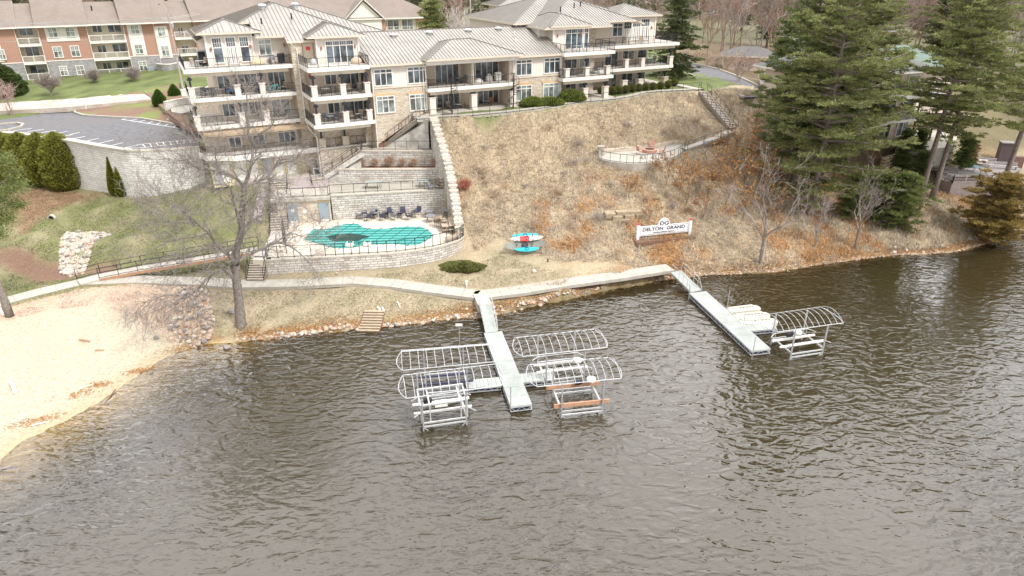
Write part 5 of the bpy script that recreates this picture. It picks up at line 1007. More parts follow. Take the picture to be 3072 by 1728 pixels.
lift('single boat lift with arched canopy at the right dock', [D2(1250, 798), D2(2052, 685), D2(2345, 890), D2(1505, 1005)], 3.0, .2, winch=(.1, .3), motor=(-.5, .4), low=.5)
# small sign on the first lift
sg = thing('sign', 'small rectangular notice on a thin post over the upper left boat lift', 'sign', (*G(*D1(750, 640), .5).xy, 0)); m = MB(); m.tube([(0, 0, -.5), (0, 0, 4.1)], .02, 5); m.build('post', alu, sg); m = MB(); m.box(-.28, .28, -.03, 0, 3.95, 4.15); m.build('board', white, sg)
# floating pads
padm = mat('cream_plastic', (.50, .45, .38), (.60, .55, .48), 1.5, .6)
for i, (q, lb) in enumerate(((((860, 700), (1240, 655), (1305, 712), (905, 765)), 'cream floating watercraft pad nearest the shore'), (((925, 775), (1370, 735), (1430, 820), (1010, 850)), 'cream floating watercraft pad in the middle of the three'), (((1020, 858), (1480, 830), (1510, 880), (1070, 915)), 'cream floating watercraft pad beside the finger dock'))):
    pts = [G(*D2(*p), .35) for p in q]; c = sum(pts, Vector()) / 4; ax = (pts[1] - pts[0]).normalized(); a = math.atan2(ax.y, ax.x); L = ((pts[1] - pts[0]).length + (pts[2] - pts[3]).length) / 2; wd_ = max(1.2, abs(Vector((-ax.y, ax.x, 0)).dot(pts[3] - pts[0])))
    root = thing('floating_pad', lb, 'floating pad', (c.x, c.y, 0), a, 'floating pads on the right dock'); m = MB(); h = wd_ / 2 - .03
    prof_ = [(-L / 2, -h), (L / 2 - .5, -h), (L / 2 - .12, -h * .7), (L / 2, -h * .25), (L / 2, h * .25), (L / 2 - .12, h * .7), (L / 2 - .5, h), (-L / 2, h)]; m.prism(prof_, -.2, .34); m.box(-L / 2 + .2, L / 2 - .5, -h * .95, -h * .45, .34, .42); m.box(-L / 2 + .2, L / 2 - .5, h * .45, h * .95, .34, .42); m.build('hull', padm, root)
    m = MB()
    for k in range(5):
        for y in (-.22, .2): m.lathe((-L * .08 + k * L * .1, y * h * 2, .342), [(.085, 0), (.085, .006)], 8); 
    m.build('roller_wells', blk, root)
# ================================================================ vegetation
leafm = attrmat('needles', .7, 2.0, .18, 0, trans=.42, spec=.3); brushm = attrmat('dry_brush', .9, 2.0, .15, 0, trans=.15)
barkm = mat('grey_bark', (.17, .145, .125), (.32, .28, .25), 5, .95, .8, 9); twigm = mat('pale_twigs', (.24, .20, .18), (.38, .33, .30), 2, .9); barkp = mat('pine_bark', (.17, .13, .11), (.30, .25, .22), 4, .95, .8, 8)
darktw = mat('dark_twigs', (.14, .10, .085), (.24, .18, .15), 2, .9)
def rnd_unit(rs, n): v = rs.normal(size=(n, 3)); return v / np.linalg.norm(v, axis=1)[:, None]
def colvar(rs, n, c1, c2, v=.15): 
    t = rs.rand(n, 1); return np.clip((np.array(c1) * (1 - t) + np.array(c2) * t) * (1 + v * rs.normal(size=(n, 1))), 0, 1)
def pine(name, label, h, r, seed, base=.12, c1=(.17, .20, .07), c2=(.35, .36, .15), group=None, dens=1.0, lean=(0, 0), shape=0, droop=.0, sz=1.0, cat='pine tree', step=.78):
    rs = np.random.RandomState(seed); root = thing(name, label, cat, (0, 0, 0), 0, group); m = MB(); tr_ = h * .011 + .07
    ax = lambda z: Vector((lean[0] * z / h, lean[1] * z / h, z)); m.tube([ax(h * k / 8) - Vector((0, 0, .4 if k == 0 else 0)) for k in range(9)], [tr_ * (1.25 if k == 0 else 1 - .93 * k / 8) for k in range(9)], 9); m.build('trunk', barkp, root, smooth=True)
    Cn, A, B, K = [], [], [], []; lm = MB(); z = h * base
    while z < h * .985:
        t = (z / h - base) / (1 - base)
        if shape == 0: L0 = r * (min(1, .5 + 2.4 * t) if t < .2 else 1) * (1 - t) ** .45
        elif shape == 1: L0 = r * (1 - t) ** .9 + .15
        else: L0 = r * math.sin(math.pi * min(1, .18 + .85 * t)) ** .8 + .2
        nb = 4 + int(rs.rand() * 2.4); a0 = rs.rand() * 6.28
        for b in range(nb):
            a = a0 + b * 6.283 / nb + rs.normal() * .3; L = L0 * (.5 + .62 * rs.rand()); d = np.array([math.cos(a), math.sin(a), 0]); rise = (.10 + .5 * t ** 2 - droop) + rs.normal() * .10; n_ = max(3, int(L / .8)); pts = []; zb = z + rs.normal() * step * .35 * (h > 10)
            for k in range(n_ + 1): s = k / n_; pts.append(np.array(ax(zb)) + d * L * s + np.array([0, 0, L * (rise * s - .24 * s * s * (1 - t) + .16 * s ** 4)]))
            if h > 6: lm.tube([Vector(p) for p in pts[::max(1, n_ // 3)]], [.03 + .018 * L * (1 - k / 4) for k in range(len(pts[::max(1, n_ // 3)]))], 4, cap=False)
            side = np.array([-d[1], d[0], 0]); bc = rs.uniform(.80, 1.18)
            for k in range(1, n_ + 1):
                s = k / n_
                if s < .30 and t < .85: continue
                wd = (L * .36 * (1 - s * .6) + .32) * sz ** .5; npad = max(1, int(wd * 2.5 / sz + .4))
                for j in range(npad):                       # each pad: a dome of needles at the end of a side twig
                    off = (rs.rand() - .5) * 2 * wd; pc = pts[k] + side * off + d * (rs.normal() * .3 - abs(off) * .35) + np.array([0, 0, .12 * rs.normal() - .06 * abs(off)]); pr_ = (.34 + .22 * rs.rand()) * sz; q_ = int(26 * dens * (pr_ / sz / .45) ** 2); u = rnd_unit(rs, q_); u[:, 2] = np.abs(u[:, 2]) * .9 - .18; out = u + d * .45 + side * (off / (wd + .1)) * .4; out[:, 2] += .25; out /= np.linalg.norm(out, axis=1)[:, None]
                    ln = (.15 + .13 * rs.rand(q_)) * sz; c3 = pc + u * pr_ * (.45 + .55 * rs.rand(q_))[:, None] * np.array((1.15, 1.15, .62)); Cn.append(c3); A.append(out * ln[:, None]); q = np.cross(out, rnd_unit(rs, q_)); q /= np.linalg.norm(q, axis=1)[:, None] + 1e-6; B.append(q * (.035 + .035 * rs.rand(q_))[:, None] * sz); K.append(np.full(q_, bc * rs.uniform(.85, 1.15)))
        z += step * (1.15 - .5 * t) * (h / 26 if h > 10 else .5) * (sz ** .5)
    Cn, A, B, K = np.concatenate(Cn), np.concatenate(A), np.concatenate(B), np.concatenate(K); v, f = diamonds(Cn, A, B); npmesh('crown', v, f, np.clip(colvar(rs, len(f), c1, c2, .10) * K[:, None], 0, 1), leafm, root)
    if lm.v: lm.build('limbs', barkp, root)
    return root
def at(root, x, y, z, rz=0, s=1.0): root.location = (x, y, z); root.rotation_euler = (0, 0, rz); root.scale = (s, s, s); return root
def spot(px, py, z=None):
    if z is None: return TP(px, py)
    return G(px, py, z)
# big pines on the right
PR = 'tall pines on the right bank'
q = spot(2426, 660, 2.2); p1 = at(pine('pine_tree', 'largest pine, broad crown reaching the top edge, thick trunk near the shore', 31, 9.6, 1, .13, group=PR, dens=1.1), q.x, q.y, 1.8)
q = spot(2365, 560, 4.5); p2 = at(pine('pine_tree', 'narrower darker pine at the left end of the pine group beside the stair', 27, 7.4, 2, .10, group=PR, c1=(.11, .155, .055), c2=(.23, .26, .10)), q.x, q.y, 4)
q = spot(2535, 520, 5.0); p2b = at(pine('pine_tree', 'full pine standing behind the largest pine, in front of the balcony house', 30, 7.4, 12, .14, group=PR), q.x, q.y, 4.5)
q = spot(2757, 604, 2.9); p3 = at(pine('pine_tree', 'left of two close pines with long bare trunks beside the wooden deck', 29, 7.2, 3, .33, group=PR, lean=(.6, 0)), q.x, q.y, 2.4)
q = spot(2797, 592, 3.0); p4 = at(pine('pine_tree', 'right of two close pines with long bare trunks beside the wooden deck', 28, 7.2, 4, .33, group=PR, lean=(1.2, .5)), q.x, q.y, 2.4)
q = spot(3000, 575, 3.2); p5 = at(pine('pine_tree', 'pine at the right edge whose bare trunk rises through the wooden deck', 29, 7.4, 5, .31, group=PR, lean=(1.2, 0)), q.x, q.y, 2.6)
q = spot(2480, 470, 6.5); at(pine('pine_tree', 'darker pine between the left pine and the largest pine', 27, 6.5, 14, .12, group=PR, c1=(.10, .14, .05), c2=(.21, .24, .09)), q.x, q.y, 6)
q = spot(2025, 235, 13.3); sp = at(pine('spruce_tree', 'dark drooping spruce behind the right tower of the condominium', 21, 5.0, 6, .07, c1=(.07, .095, .035), c2=(.16, .19, .065), droop=.28, shape=1, cat='spruce tree', step=.6, dens=1.0), q.x, q.y + 2, 13.2)
q = spot(2700, 690, 1.3); at(pine('young_pine', 'short bushy green pine by the water below the two bare-trunked pines', 6.5, 3.0, 7, .04, shape=2, c1=(.14, .18, .055), c2=(.27, .30, .11), dens=1.5, cat='pine tree'), q.x, q.y + 1, 1.3)
q = spot(2640, 670, 1.8); at(pine('young_pine', 'low olive-green pine tucked behind the thin bare shoreline tree', 5.5, 2.6, 8, .04, shape=2, c1=(.13, .15, .06), c2=(.25, .26, .10), dens=1.4, cat='pine tree'), q.x, q.y + 2, 1.8)
q = spot(2990, 735, .6); at(pine('cedar_tree', 'rusty orange-green cedar on the rocky shore in front of the wooden deck', 7.6, 3.9, 9, .03, shape=2, c1=(.25, .18, .055), c2=(.40, .30, .11), dens=1.7, cat='cedar tree'), q.x + 1, q.y + 2.5, .5)
for px, py, z, h, r, lb, c in ((2330, 250, 12.5, 7, 2.4, 'small pine beside the driveway to the left of the large pines', 0), (2555, 640, 3, 4.6, 2.0, 'low pine under the skirt of the largest pine', 0), (2750, 555, 4.2, 4.5, 1.2, 'dark conical evergreen left of the two near trunks by the deck', 1), (2700, 500, 6, 5, 1.2, 'tall dark evergreen left of the house patio wall', 1), (2745, 490, 6, 4.6, 1.2, 'tall dark evergreen between the patio wall and the two trunks', 1), (2885, 495, 6, 4.2, 1.5, 'bushy dark evergreen behind the picnic table', 1), (2905, 480, 6, 2.6, 1.1, 'small reddish shrub right of the bushy evergreen', 2)):
    q = spot(px, py, z); cc = [((.12, .16, .05), (.23, .26, .09)), ((.11, .155, .05), (.20, .24, .085)), ((.20, .10, .05), (.32, .17, .08))][c]; at(pine('evergreen', lb, h, r, px, .03, shape=1 if c else 0, c1=cc[0], c2=cc[1], dens=1.6, cat='evergreen', sz=.8), q.x, q.y, z - .2)
# clipped / columnar evergreens made of leaf sprays over an inner body
def leafy(name, label, cat, prof, n, size, c1, c2, seed=0, up=.5, group=None, squash=(1, 1), lumps=0, inner=True):
    """prof: [(radius, z)...]; leaves spread through the shell"""
    rs = np.random.RandomState(seed); root = thing(name, label, cat, group=group); zs = np.array([p[1] for p in prof]); rr = np.array([p[0] for p in prof]); z = zs[0] + (zs[-1] - zs[0]) * rs.rand(n * 2); keep = rs.rand(n * 2) < (np.interp(z, zs, rr) / rr.max() * .9 + .1); z = z[keep][:n]; n = len(z); a = rs.rand(n) * 6.283
    lump = 1 + lumps * (np.sin(a * 5 + z * 2.1) * .5 + np.sin(a * 9 - z * 3.7 + 1) * .35 + np.sin(z * 5 + a * 2) * .3); rad = np.interp(z, zs, rr) * lump * (1 - .42 * rs.rand(n) ** 2.2)
    Cn = np.stack([np.cos(a) * rad * squash[0], np.sin(a) * rad * squash[1], z], 1); d = np.stack([np.cos(a), np.sin(a), np.full(n, up)], 1) + rs.normal(size=(n, 3)) * .45; d /= np.linalg.norm(d, axis=1)[:, None]; q = np.cross(d, rnd_unit(rs, n)); q /= np.linalg.norm(q, axis=1)[:, None] + 1e-6; s = size * (.6 + .8 * rs.rand(n, 1)); v, f = diamonds(Cn, d * s, q * s * .5); npmesh('foliage', v, f, colvar(rs, n, c1, c2, .14), leafm, root)
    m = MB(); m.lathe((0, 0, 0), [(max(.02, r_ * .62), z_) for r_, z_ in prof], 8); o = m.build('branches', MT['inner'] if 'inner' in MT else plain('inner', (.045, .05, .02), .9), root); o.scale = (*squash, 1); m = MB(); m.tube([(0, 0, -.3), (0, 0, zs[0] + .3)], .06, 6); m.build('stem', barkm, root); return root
MT['inner'] = plain('inner_core', (.05, .055, .022), .95)  # dark core colour stands in for shade deep inside the foliage
HG = 'arborvitae hedge in front of the parking wall'
g1, g2 = (.17, .185, .025), (.30, .30, .07)
for i, (px, py, z, h, r, lb) in enumerate(((205, 566, 4.3, 7.2, 2.0, 'right end bush of the tall yellow-green arborvitae hedge'), (150, 556, 4.3, 6.8, 2.0, 'second bush from the right end of the tall arborvitae hedge'), (95, 552, 4.3, 6.7, 1.9, 'third bush from the right end of the tall arborvitae hedge'), (45, 550, 4.3, 6.6, 1.9, 'fourth bush from the right end of the tall arborvitae hedge'), (-5, 548, 4.3, 6.6, 1.9, 'arborvitae hedge bush cut by the left edge of the photo'))):
    q = spot(px, py, z); at(leafy('arborvitae', lb, 'arborvitae', [(r * .8, .1), (r * 1.25, 1.2), (r * 1.22, h * .45), (r * 1.0, h * .72), (r * .55, h * .92), (.05, h)], 11000, .16, g1, g2, i, .9, HG, lumps=.10), q.x, q.y, z)
for px, py, h, r, lb in ((352, 590, 5.0, .75, 'left cone of the twin slim arborvitae against the parking wall'), (378, 592, 4.8, .95, 'right, fuller cone of the twin slim arborvitae against the parking wall')):
    q = spot(px, py, 4.5); at(leafy('arborvitae', lb, 'arborvitae', [(r * .6, .1), (r, 1.0), (r * .8, h * .5), (r * .35, h * .8), (.03, h)], 5000, .12, (.12, .145, .01), (.21, .225, .03), px, 1.2, lumps=.05), q.x, q.y, 4.4)
for px, py, h, r, lb in ((482, 320, 2.6, 1.0, 'left round green shrub by the entry steps'), (527, 300, 2.5, .95, 'right round green shrub by the entry steps, next to the utility pole')):
    q = spot(px, py, 11.2); at(leafy('yew_shrub', lb, 'shrub', [(r * .6, .05), (r, .8), (r * .9, 1.6), (r * .3, h), (.03, h + .2)], 4500, .1, (.05, .11, .015), (.10, .17, .03), px, .8, lumps=.06), q.x, q.y, 10.9)
q = spot(25, 300, 10.8); at(leafy('evergreen_shrub', 'large dark green evergreen at the left edge below the brick building', 'shrub', [(2.2, .1), (3.4, 1.8), (3.0, 3.6), (1.6, 5.2), (.2, 6.2)], 9000, .2, (.05, .085, .02), (.11, .14, .04), 77, .3, lumps=.10), q.x - .5, q.y, 10.4)
# boxwood balls
BX = 'row of clipped boxwood balls below the right tower'; bb = [(1838, 283), (1855, 281), (1876, 279), (1896, 276), (1916, 274), (1936, 272), (1958, 270), (1980, 268), (2003, 264), (2022, 258), (1804, 283)]
box0 = leafy('boxwood_ball', 'clipped boxwood ball at the left end of the row below the right tower', 'shrub', [(.3, .05), (.56, .3), (.6, .6), (.42, .95), (.06, 1.1)], 1300, .06, (.11, .13, .02), (.18, .18, .035), 3, .5, BX)
names = ['at the left end of', 'second from the left in', 'third from the left in', 'fourth from the left in', 'fifth from the left in', 'sixth, slightly browner, in', 'seventh from the left in', 'fourth from the right in', 'third from the right in', 'second from the right in', None]
for i, (px, py) in enumerate(bb):
    q = G(px, py, 13.5); lb = 'clipped boxwood ball %s the row below the right tower' % names[i] if names[i] else 'single boxwood ball between the stone door bay and the pillar'
    o = box0 if i == 0 else dup(box0, label=lb, group=BX); o.location = (q.x, q.y, 13.5); o.rotation_euler = (0, 0, i * 1.3); o['label'] = lb
for px, py, r, h, lb in ((1600, 322, 1.5, 1.2, 'left mound of the bright green spreading shrubs along the patio path'), (1650, 320, 1.6, 1.1, 'middle mound of the bright green spreading shrubs along the patio path'), (1715, 308, 1.7, 1.6, 'right mound of the bright green spreading shrubs along the patio path')):
    q = G(px, py, 13.5); at(leafy('spreading_shrub', lb, 'shrub', [(r * .8, .05), (r, .4), (r * .8, h * .7), (r * .2, h)], 3800, .14, (.16, .21, .04), (.28, .32, .08), px, 1.0, squash=(1.15, .7), lumps=.12), q.x, q.y + .9, 13.45)
q = G(1385, 808, 1.6); at(leafy('juniper', 'low spreading green juniper with a brown patch on the lawn right of the pool', 'shrub', [(1.7, .05), (2.0, .3), (1.3, .65), (.3, .85)], 6000, .13, (.15, .17, .05), (.26, .26, .09), 55, .4, squash=(1.15, .6), lumps=.15), q.x, q.y, 1.6)
# ---- bare trees
def bare(m, p, d, L, r, lv, rs, up=.12, spread=.75, nch=3, segs=3, minr=.012, drop=0):
    """recursive bare branching into the MB m"""
    pts = [p]; rad = [r]; dd = d.copy()
    for k in range(segs):
        dd = (dd + Vector((rs.gauss(0, .16), rs.gauss(0, .16), rs.gauss(0, .10) + up * .5 - drop))).normalized(); pts.append(pts[-1] + dd * (L / segs)); rad.append(max(minr, r * (1 - .38 * (k + 1) / segs)))
    m.tube(pts, rad, 5 if r > .06 else 3, cap=False)
    if lv <= 0: return
    for c in range(nch):
        i = 1 + int(rs.random() * segs); i = min(i, segs) if c else segs; q = pts[i]; ax = Vector((rs.gauss(0, 1), rs.gauss(0, 1), rs.gauss(0, 1))).cross(dd).normalized(); nd = (dd * math.cos(spread * (.5 + .7 * rs.random())) + ax * math.sin(spread * (.5 + .7 * rs.random()))).normalized()
        bare(m, q, nd, L * rs.uniform(.55, .82), max(minr, rad[i] * rs.uniform(.5, .72)), lv - 1, rs, up, spread, nch, segs, minr, drop)
def baretree(name, label, h, seed, lv=4, nch=3, spread=.6, r=None, mats=None, group=None, minr=.014, trunk=.35, cat='bare tree', drop=0, stems=1, leaves=None):
    rs = random.Random(seed); root = thing(name, label, cat, group=group); r = r or h * .014 + .03; tm = MB(); cm_ = MB()
    for s in range(stems):
        a = rs.random() * 6.28; ln = .0 if stems == 1 else .35; top = Vector((math.cos(a) * ln * h * trunk, math.sin(a) * ln * h * trunk, h * trunk)); b0 = Vector((math.cos(a) * .1, math.sin(a) * .1, -.4)) if stems > 1 else Vector((0, 0, -.4)); tm.tube([b0, b0.lerp(top, .5) + Vector((rs.gauss(0, .1), rs.gauss(0, .1), 0)), top], [r * 1.25, r, r * .8], 7)
        for c in range(nch + 1):
            a2 = rs.random() * 6.28 if c else a; d = Vector((math.cos(a2) * .55, math.sin(a2) * .55, 1)).normalized() if c else (top - b0).normalized(); q = b0.lerp(top, 1 if c < 2 else rs.uniform(.55, 1)); bare(cm_, q, d, h * (1 - trunk) * .5, r * .62, lv - 1, rs, .12, spread, nch, 3, minr, drop)
    tm.build('trunk', mats or barkm, root); cm_.build('branches', (mats or twigm), root)
    if leaves:
        n, c1, c2, sz = leaves; rs2 = np.random.RandomState(seed); V = np.array(cm_.v); i = rs2.randint(0, len(V), n); Cn = V[i] + rs2.normal(size=(n, 3)) * .12; d = rnd_unit(rs2, n); q = np.cross(d, rnd_unit(rs2, n)); s = sz * (.6 + .8 * rs2.rand(n, 1)); v, f = diamonds(Cn, d * s, q * s * .6); npmesh('dry_leaves', v, f, colvar(rs2, n, c1, c2, .2), brushm, root)
    return root
# the big oak: main limbs follow the photographed shape, with depth of their own
oak = thing('oak_tree', 'big bare spreading oak in front of the pool with a thick grey trunk', 'bare tree', (0, 0, 0)); ob = G(722, 978, .55); oak.location = (ob.x, ob.y, .4)
def OV(px, py, dv): # picture point on the vertical plane dv metres behind the trunk
    u, z = VP(px, py, (ob.x, ob.y + dv), 90); return Vector((u, dv, z - .4))
limbs = [([(722, 985), (716, 900), (709, 840), (706, 795)], [0, 0, 0, 0], .46, .36), ([(706, 795), (712, 740), (724, 690), (727, 620), (733, 560)], [0, .1, .2, .2, .3], .33, .22),
    ([(733, 560), (752, 500), (758, 445), (744, 395), (744, 330), (738, 270)], [.3, .5, .8, .9, 1, 1.1], .17, .04), ([(758, 445), (775, 405), (808, 385), (822, 365)], [.8, .6, .2, 0], .09, .03), ([(733, 560), (700, 528), (650, 512), (600, 505), (560, 490)], [.3, -.2, -.8, -1.2, -1.6], .16, .04), ([(650, 512), (648, 480), (640, 450), (610, 425)], [-.8, -1, -1.2, -1.4], .07, .025),
    ([(733, 560), (770, 545), (806, 528), (826, 498), (860, 483), (910, 486), (950, 505)], [.3, 1, 1.7, 2.3, 2.8, 3.4, 4], .15, .03), ([(826, 498), (840, 478), (905, 482)], [2.3, 2.0, 1.4], .06, .02), ([(724, 690), (708, 630), (700, 600), (690, 560), (640, 555), (560, 575)], [.2, -.8, -1.2, -1.6, -2.2, -3], .15, .03),
    ([(706, 795), (690, 770), (650, 735), (628, 700), (590, 668), (560, 640), (548, 600)], [0, -.6, -1.4, -2.2, -3, -3.6, -4], .2, .04), ([(628, 700), (575, 712), (520, 720), (470, 742)], [-2.2, -2.8, -3.4, -4], .09, .025), ([(650, 735), (610, 748), (560, 770), (500, 775)], [-1.4, -2.4, -3.2, -4], .08, .02),
    ([(706, 795), (735, 770), (790, 745), (830, 728), (880, 745), (930, 790), (955, 830)], [0, .6, 1.2, 1.6, 1.8, 1.9, 2], .16, .03), ([(830, 728), (870, 700), (920, 712), (980, 700)], [1.6, 2.2, 2.6, 3], .07, .02), ([(724, 690), (760, 660), (800, 640), (850, 628)], [.2, .9, 1.6, 2.2], .11, .03),
    ([(709, 850), (680, 812), (640, 818), (608, 850), (560, 882), (500, 885), (440, 905)], [0, -.6, -1.4, -2.2, -3, -3.8, -4.4], .17, .03), ([(727, 640), (745, 600), (790, 590), (840, 600)], [.2, -.4, -1, -1.6], .09, .02), ([(608, 850), (590, 880), (575, 915)], [-2.2, -2.6, -3], .06, .02), ([(560, 882), (520, 910), (470, 930)], [-3, -3.6, -4.2], .06, .02), ([(650, 512), (600, 500), (550, 482), (500, 478)], [-.8, -1.4, -2, -2.6], .07, .02), ([(560, 640), (520, 618), (490, 600), (465, 605)], [-3.6, -4, -4.4, -5], .06, .02), ([(590, 668), (530, 668), (480, 662), (440, 675)], [-3, -3.4, -3.8, -4.2], .06, .02), ([(712, 740), (735, 700), (752, 660), (745, 610)], [0, 1, 2, 2.6], .11, .03)]
rs = random.Random(5); tm = MB(); bm_ = MB()
for i, (pp, dv, r0, r1) in enumerate(limbs):
    P3 = [OV(x, y, d) for (x, y), d in zip(pp, dv)]; n_ = len(P3); rr = [r0 + (r1 - r0) * k / (n_ - 1) for k in range(n_)]
    if i == 0: P3[0].z -= .5; rr[0] = .56
    sm_ = smooth_line([(*p, r) for p, r in zip(P3, rr)], 3); (tm if i < 2 else bm_).tube([Vector(q[:3]) for q in sm_], [q[3] for q in sm_], 9 if i < 2 else 6)
    if i >= 2:
        for k in range(2, len(sm_)):
            for _ in range(2 if k < len(sm_) - 1 else 4):
                d = (Vector(sm_[k][:3]) - Vector(sm_[k - 1][:3])).normalized(); ax = Vector((rs.gauss(0, 1), rs.gauss(0, 1), rs.gauss(0, .8))).normalized(); nd = (d * .6 + ax * .8).normalized(); dr_ = .12 if i in (15, 16, 17, 18) else -.02
                bare(bm_, Vector(sm_[k][:3]), nd, rs.uniform(.8, 1.85), max(.02, sm_[k][3] * .42), 3, rs, .04, .7, 3, 3, .0095, dr_)
tm.build('trunk', barkm, oak, smooth=True); bm_.build('branches', MT['oakbr'] if 'oakbr' in MT else mat('oak_branches', (.20, .175, .155), (.34, .30, .275), 3, .9), oak)
# other bare trees
BT = [(2280, 790, 11.5, 21, 4, .7, 'pale bare tree on the shore left of the right dock pines', .055, barkm), (2565, 745, 8.5, 22, 4, .65, 'thin leaning bare tree at the waterline below the pines', .06, None), (2440, 740, 5.5, 23, 4, .8, 'short twiggy grey tree at the waterline between two taller bare trees', .05, None),
      (1480, 60, 0, 0, 0, 0, '', 0, None)]
for px, py, h, sd, lv, spd, lb, _, mt in BT[:3]:
    q = TP(px, py); at(baretree('bare_tree', lb, h, sd, 5, 3, spd, group=None, minr=.013), q.x, q.y, q.z - .1)
q = G(30, 950, 1.2); lt = thing('leaning_pine', 'leaning pine trunk at the left edge beside the beach', 'pine tree', (q.x, q.y, 1.0)); m = MB(); P3 = [Vector((0, 0, -.4))]; 
for px, py in ((15, 905), (-8, 850), (-40, 760), (-90, 600), (-120, 480)): u, z = VP(px, py, (q.x, q.y), 90); P3.append(Vector((u, 0, z - 1.0)))
m.tube(P3, [.42, .34, .30, .27, .22, .15], 9); m.build('trunk', barkm, lt, smooth=True)
rs2 = np.random.RandomState(4); Cn, A_, B_ = [], [], []; lb_ = MB()
for px, py, n_, s_ in ((5, 480, 700, .7), (35, 560, 900, .8), (-10, 590, 900, .9), (50, 615, 500, .5), (0, 655, 700, .8), (-15, 700, 500, .7), (40, 520, 400, .5), (-40, 630, 900, 1.0)):
    u, z = VP(px, py, (q.x, q.y + 1.5), 90); c = np.array([u, 1.5, z - 1.0]); k = int(n_ * 1.2); d = rnd_unit(rs2, k); Cn.append(c + rs2.normal(size=(k, 3)) * np.array([s_ * .8, s_ * .7, s_ * .42])); dd = d + np.array([.5, 0, .4]); dd /= np.linalg.norm(dd, axis=1)[:, None]; A_.append(dd * .17); w3 = np.cross(dd, rnd_unit(rs2, k)); B_.append(w3 * .04)
    lb_.tube([P3[4], Vector(c) * .5 + P3[4] * .5 + Vector((0, 0, -.3)), Vector(c)], [.10, .06, .02], 4)
v, f = diamonds(np.concatenate(Cn), np.concatenate(A_), np.concatenate(B_)); npmesh('crown', v, f, colvar(rs2, len(f), (.14, .18, .06), (.28, .30, .11), .14), leafm, lt); lb_.build('limbs', barkm, lt)
# ---- orange-leaved saplings and brush on the slope (all separate plants)
proto = [baretree('oak_sapling', 'rusty oak sapling', 3.6, 31 + k, 4, 3, .75, .035, darktw, 'rusty leafed saplings on the slope', .012, .22, 'sapling', leaves=(430, (.30, .13, .03), (.50, .27, .08), .085)) for k in range(3)]
SPOTS = [(1885, 598, .8, 'small yellow-orange sapling standing alone left of centre on the slope'), (1905, 578, .7, 'upright yellow-orange sapling just right of the lone small one'), (2000, 560, 1.2, 'orange sapling right under the rock ledge'), (2040, 575, 1.2, 'orange sapling in the middle of the rusty thicket'), (2080, 560, 1.1, 'orange sapling behind the middle of the rusty thicket'), (2060, 620, 1.2, 'front orange sapling of the rusty thicket'), (2120, 600, 1.3, 'orange sapling at the right of the thicket front'), (2160, 540, 1.5, 'brown sapling right of the fire pit path'), (2200, 500, 1.5, 'upper brown sapling under the slope path'), (2230, 560, 1.7, 'tall brown-orange sapling left of the pines'), (2260, 480, 1.4, 'brown-orange sapling beside the foot of the long stair'), (2180, 620, 1.6, 'brown sapling left of the pale bare tree'), (2290, 600, 1.7, 'brown-orange sapling under the left pine'), (2230, 660, 1.5, 'lower brown sapling left of the pale bare tree trunk'), (1948, 668, .55, 'small red-orange oak shrub behind the name sign'), (2260, 420, 1.2, 'brown sapling just below the bottom of the long stair'), (2330, 650, 1.3, 'brown sapling in front of the largest pine trunk'), (2110, 660, .9, 'low orange sapling right of the name sign')]
for i, (px, py, s, lb) in enumerate(SPOTS):
    q = TP(px, py); o = proto[i] if i < 3 else dup(proto[i % 3]); o.location = (q.x, q.y, q.z - .1); o.rotation_euler = (0, 0, i * 2.1); o.scale = (s, s, s * .9); o['label'] = lb; o['group'] = 'rusty leafed saplings on the slope'
MT['brm'] = mat('bramble_twigs', (.34, .25, .18), (.50, .39, .29), 2, .9)
bproto = [baretree('bramble', 'bramble', 1.7, 61 + k, 3, 3, 1.0, .02, (twigm, MT['brm'], MT['brm'])[k], 'brambles on the dry slope', .011, .1, 'bramble', stems=3) for k in range(3)]
rr_ = random.Random(9); cnt = 0
for i in range(34):
    while True:
        px, py = rr_.uniform(1380, 2200), rr_.uniform(370, 690)
        if py > 330 + (px - 1400) * -.02 and not (1780 < px < 2080 and 420 < py < 510) and not (1880 < px < 2090 and py > 640): break
    q = TP(px, py); o = bproto[i] if i < 3 else dup(bproto[i % 3]); s = rr_.uniform(.6, 1.25); o.location = (q.x, q.y, q.z - .1); o.rotation_euler = (0, 0, i * 1.7); o.scale = (s * 1.2, s * 1.2, s * .8); o['label'] = 'leafless tangled bramble on the %s %s of the dry slope, %s bush' % (('upper', 'middle', 'lower')[min(2, int((py - 370) / 107))], ('far left part', 'left part', 'centre', 'right part')[min(3, int((px - 1380) / 205))], ('small', 'medium', 'large')[min(2, int((s - .6) / .22))]); o['group'] = 'brambles on the dry slope'
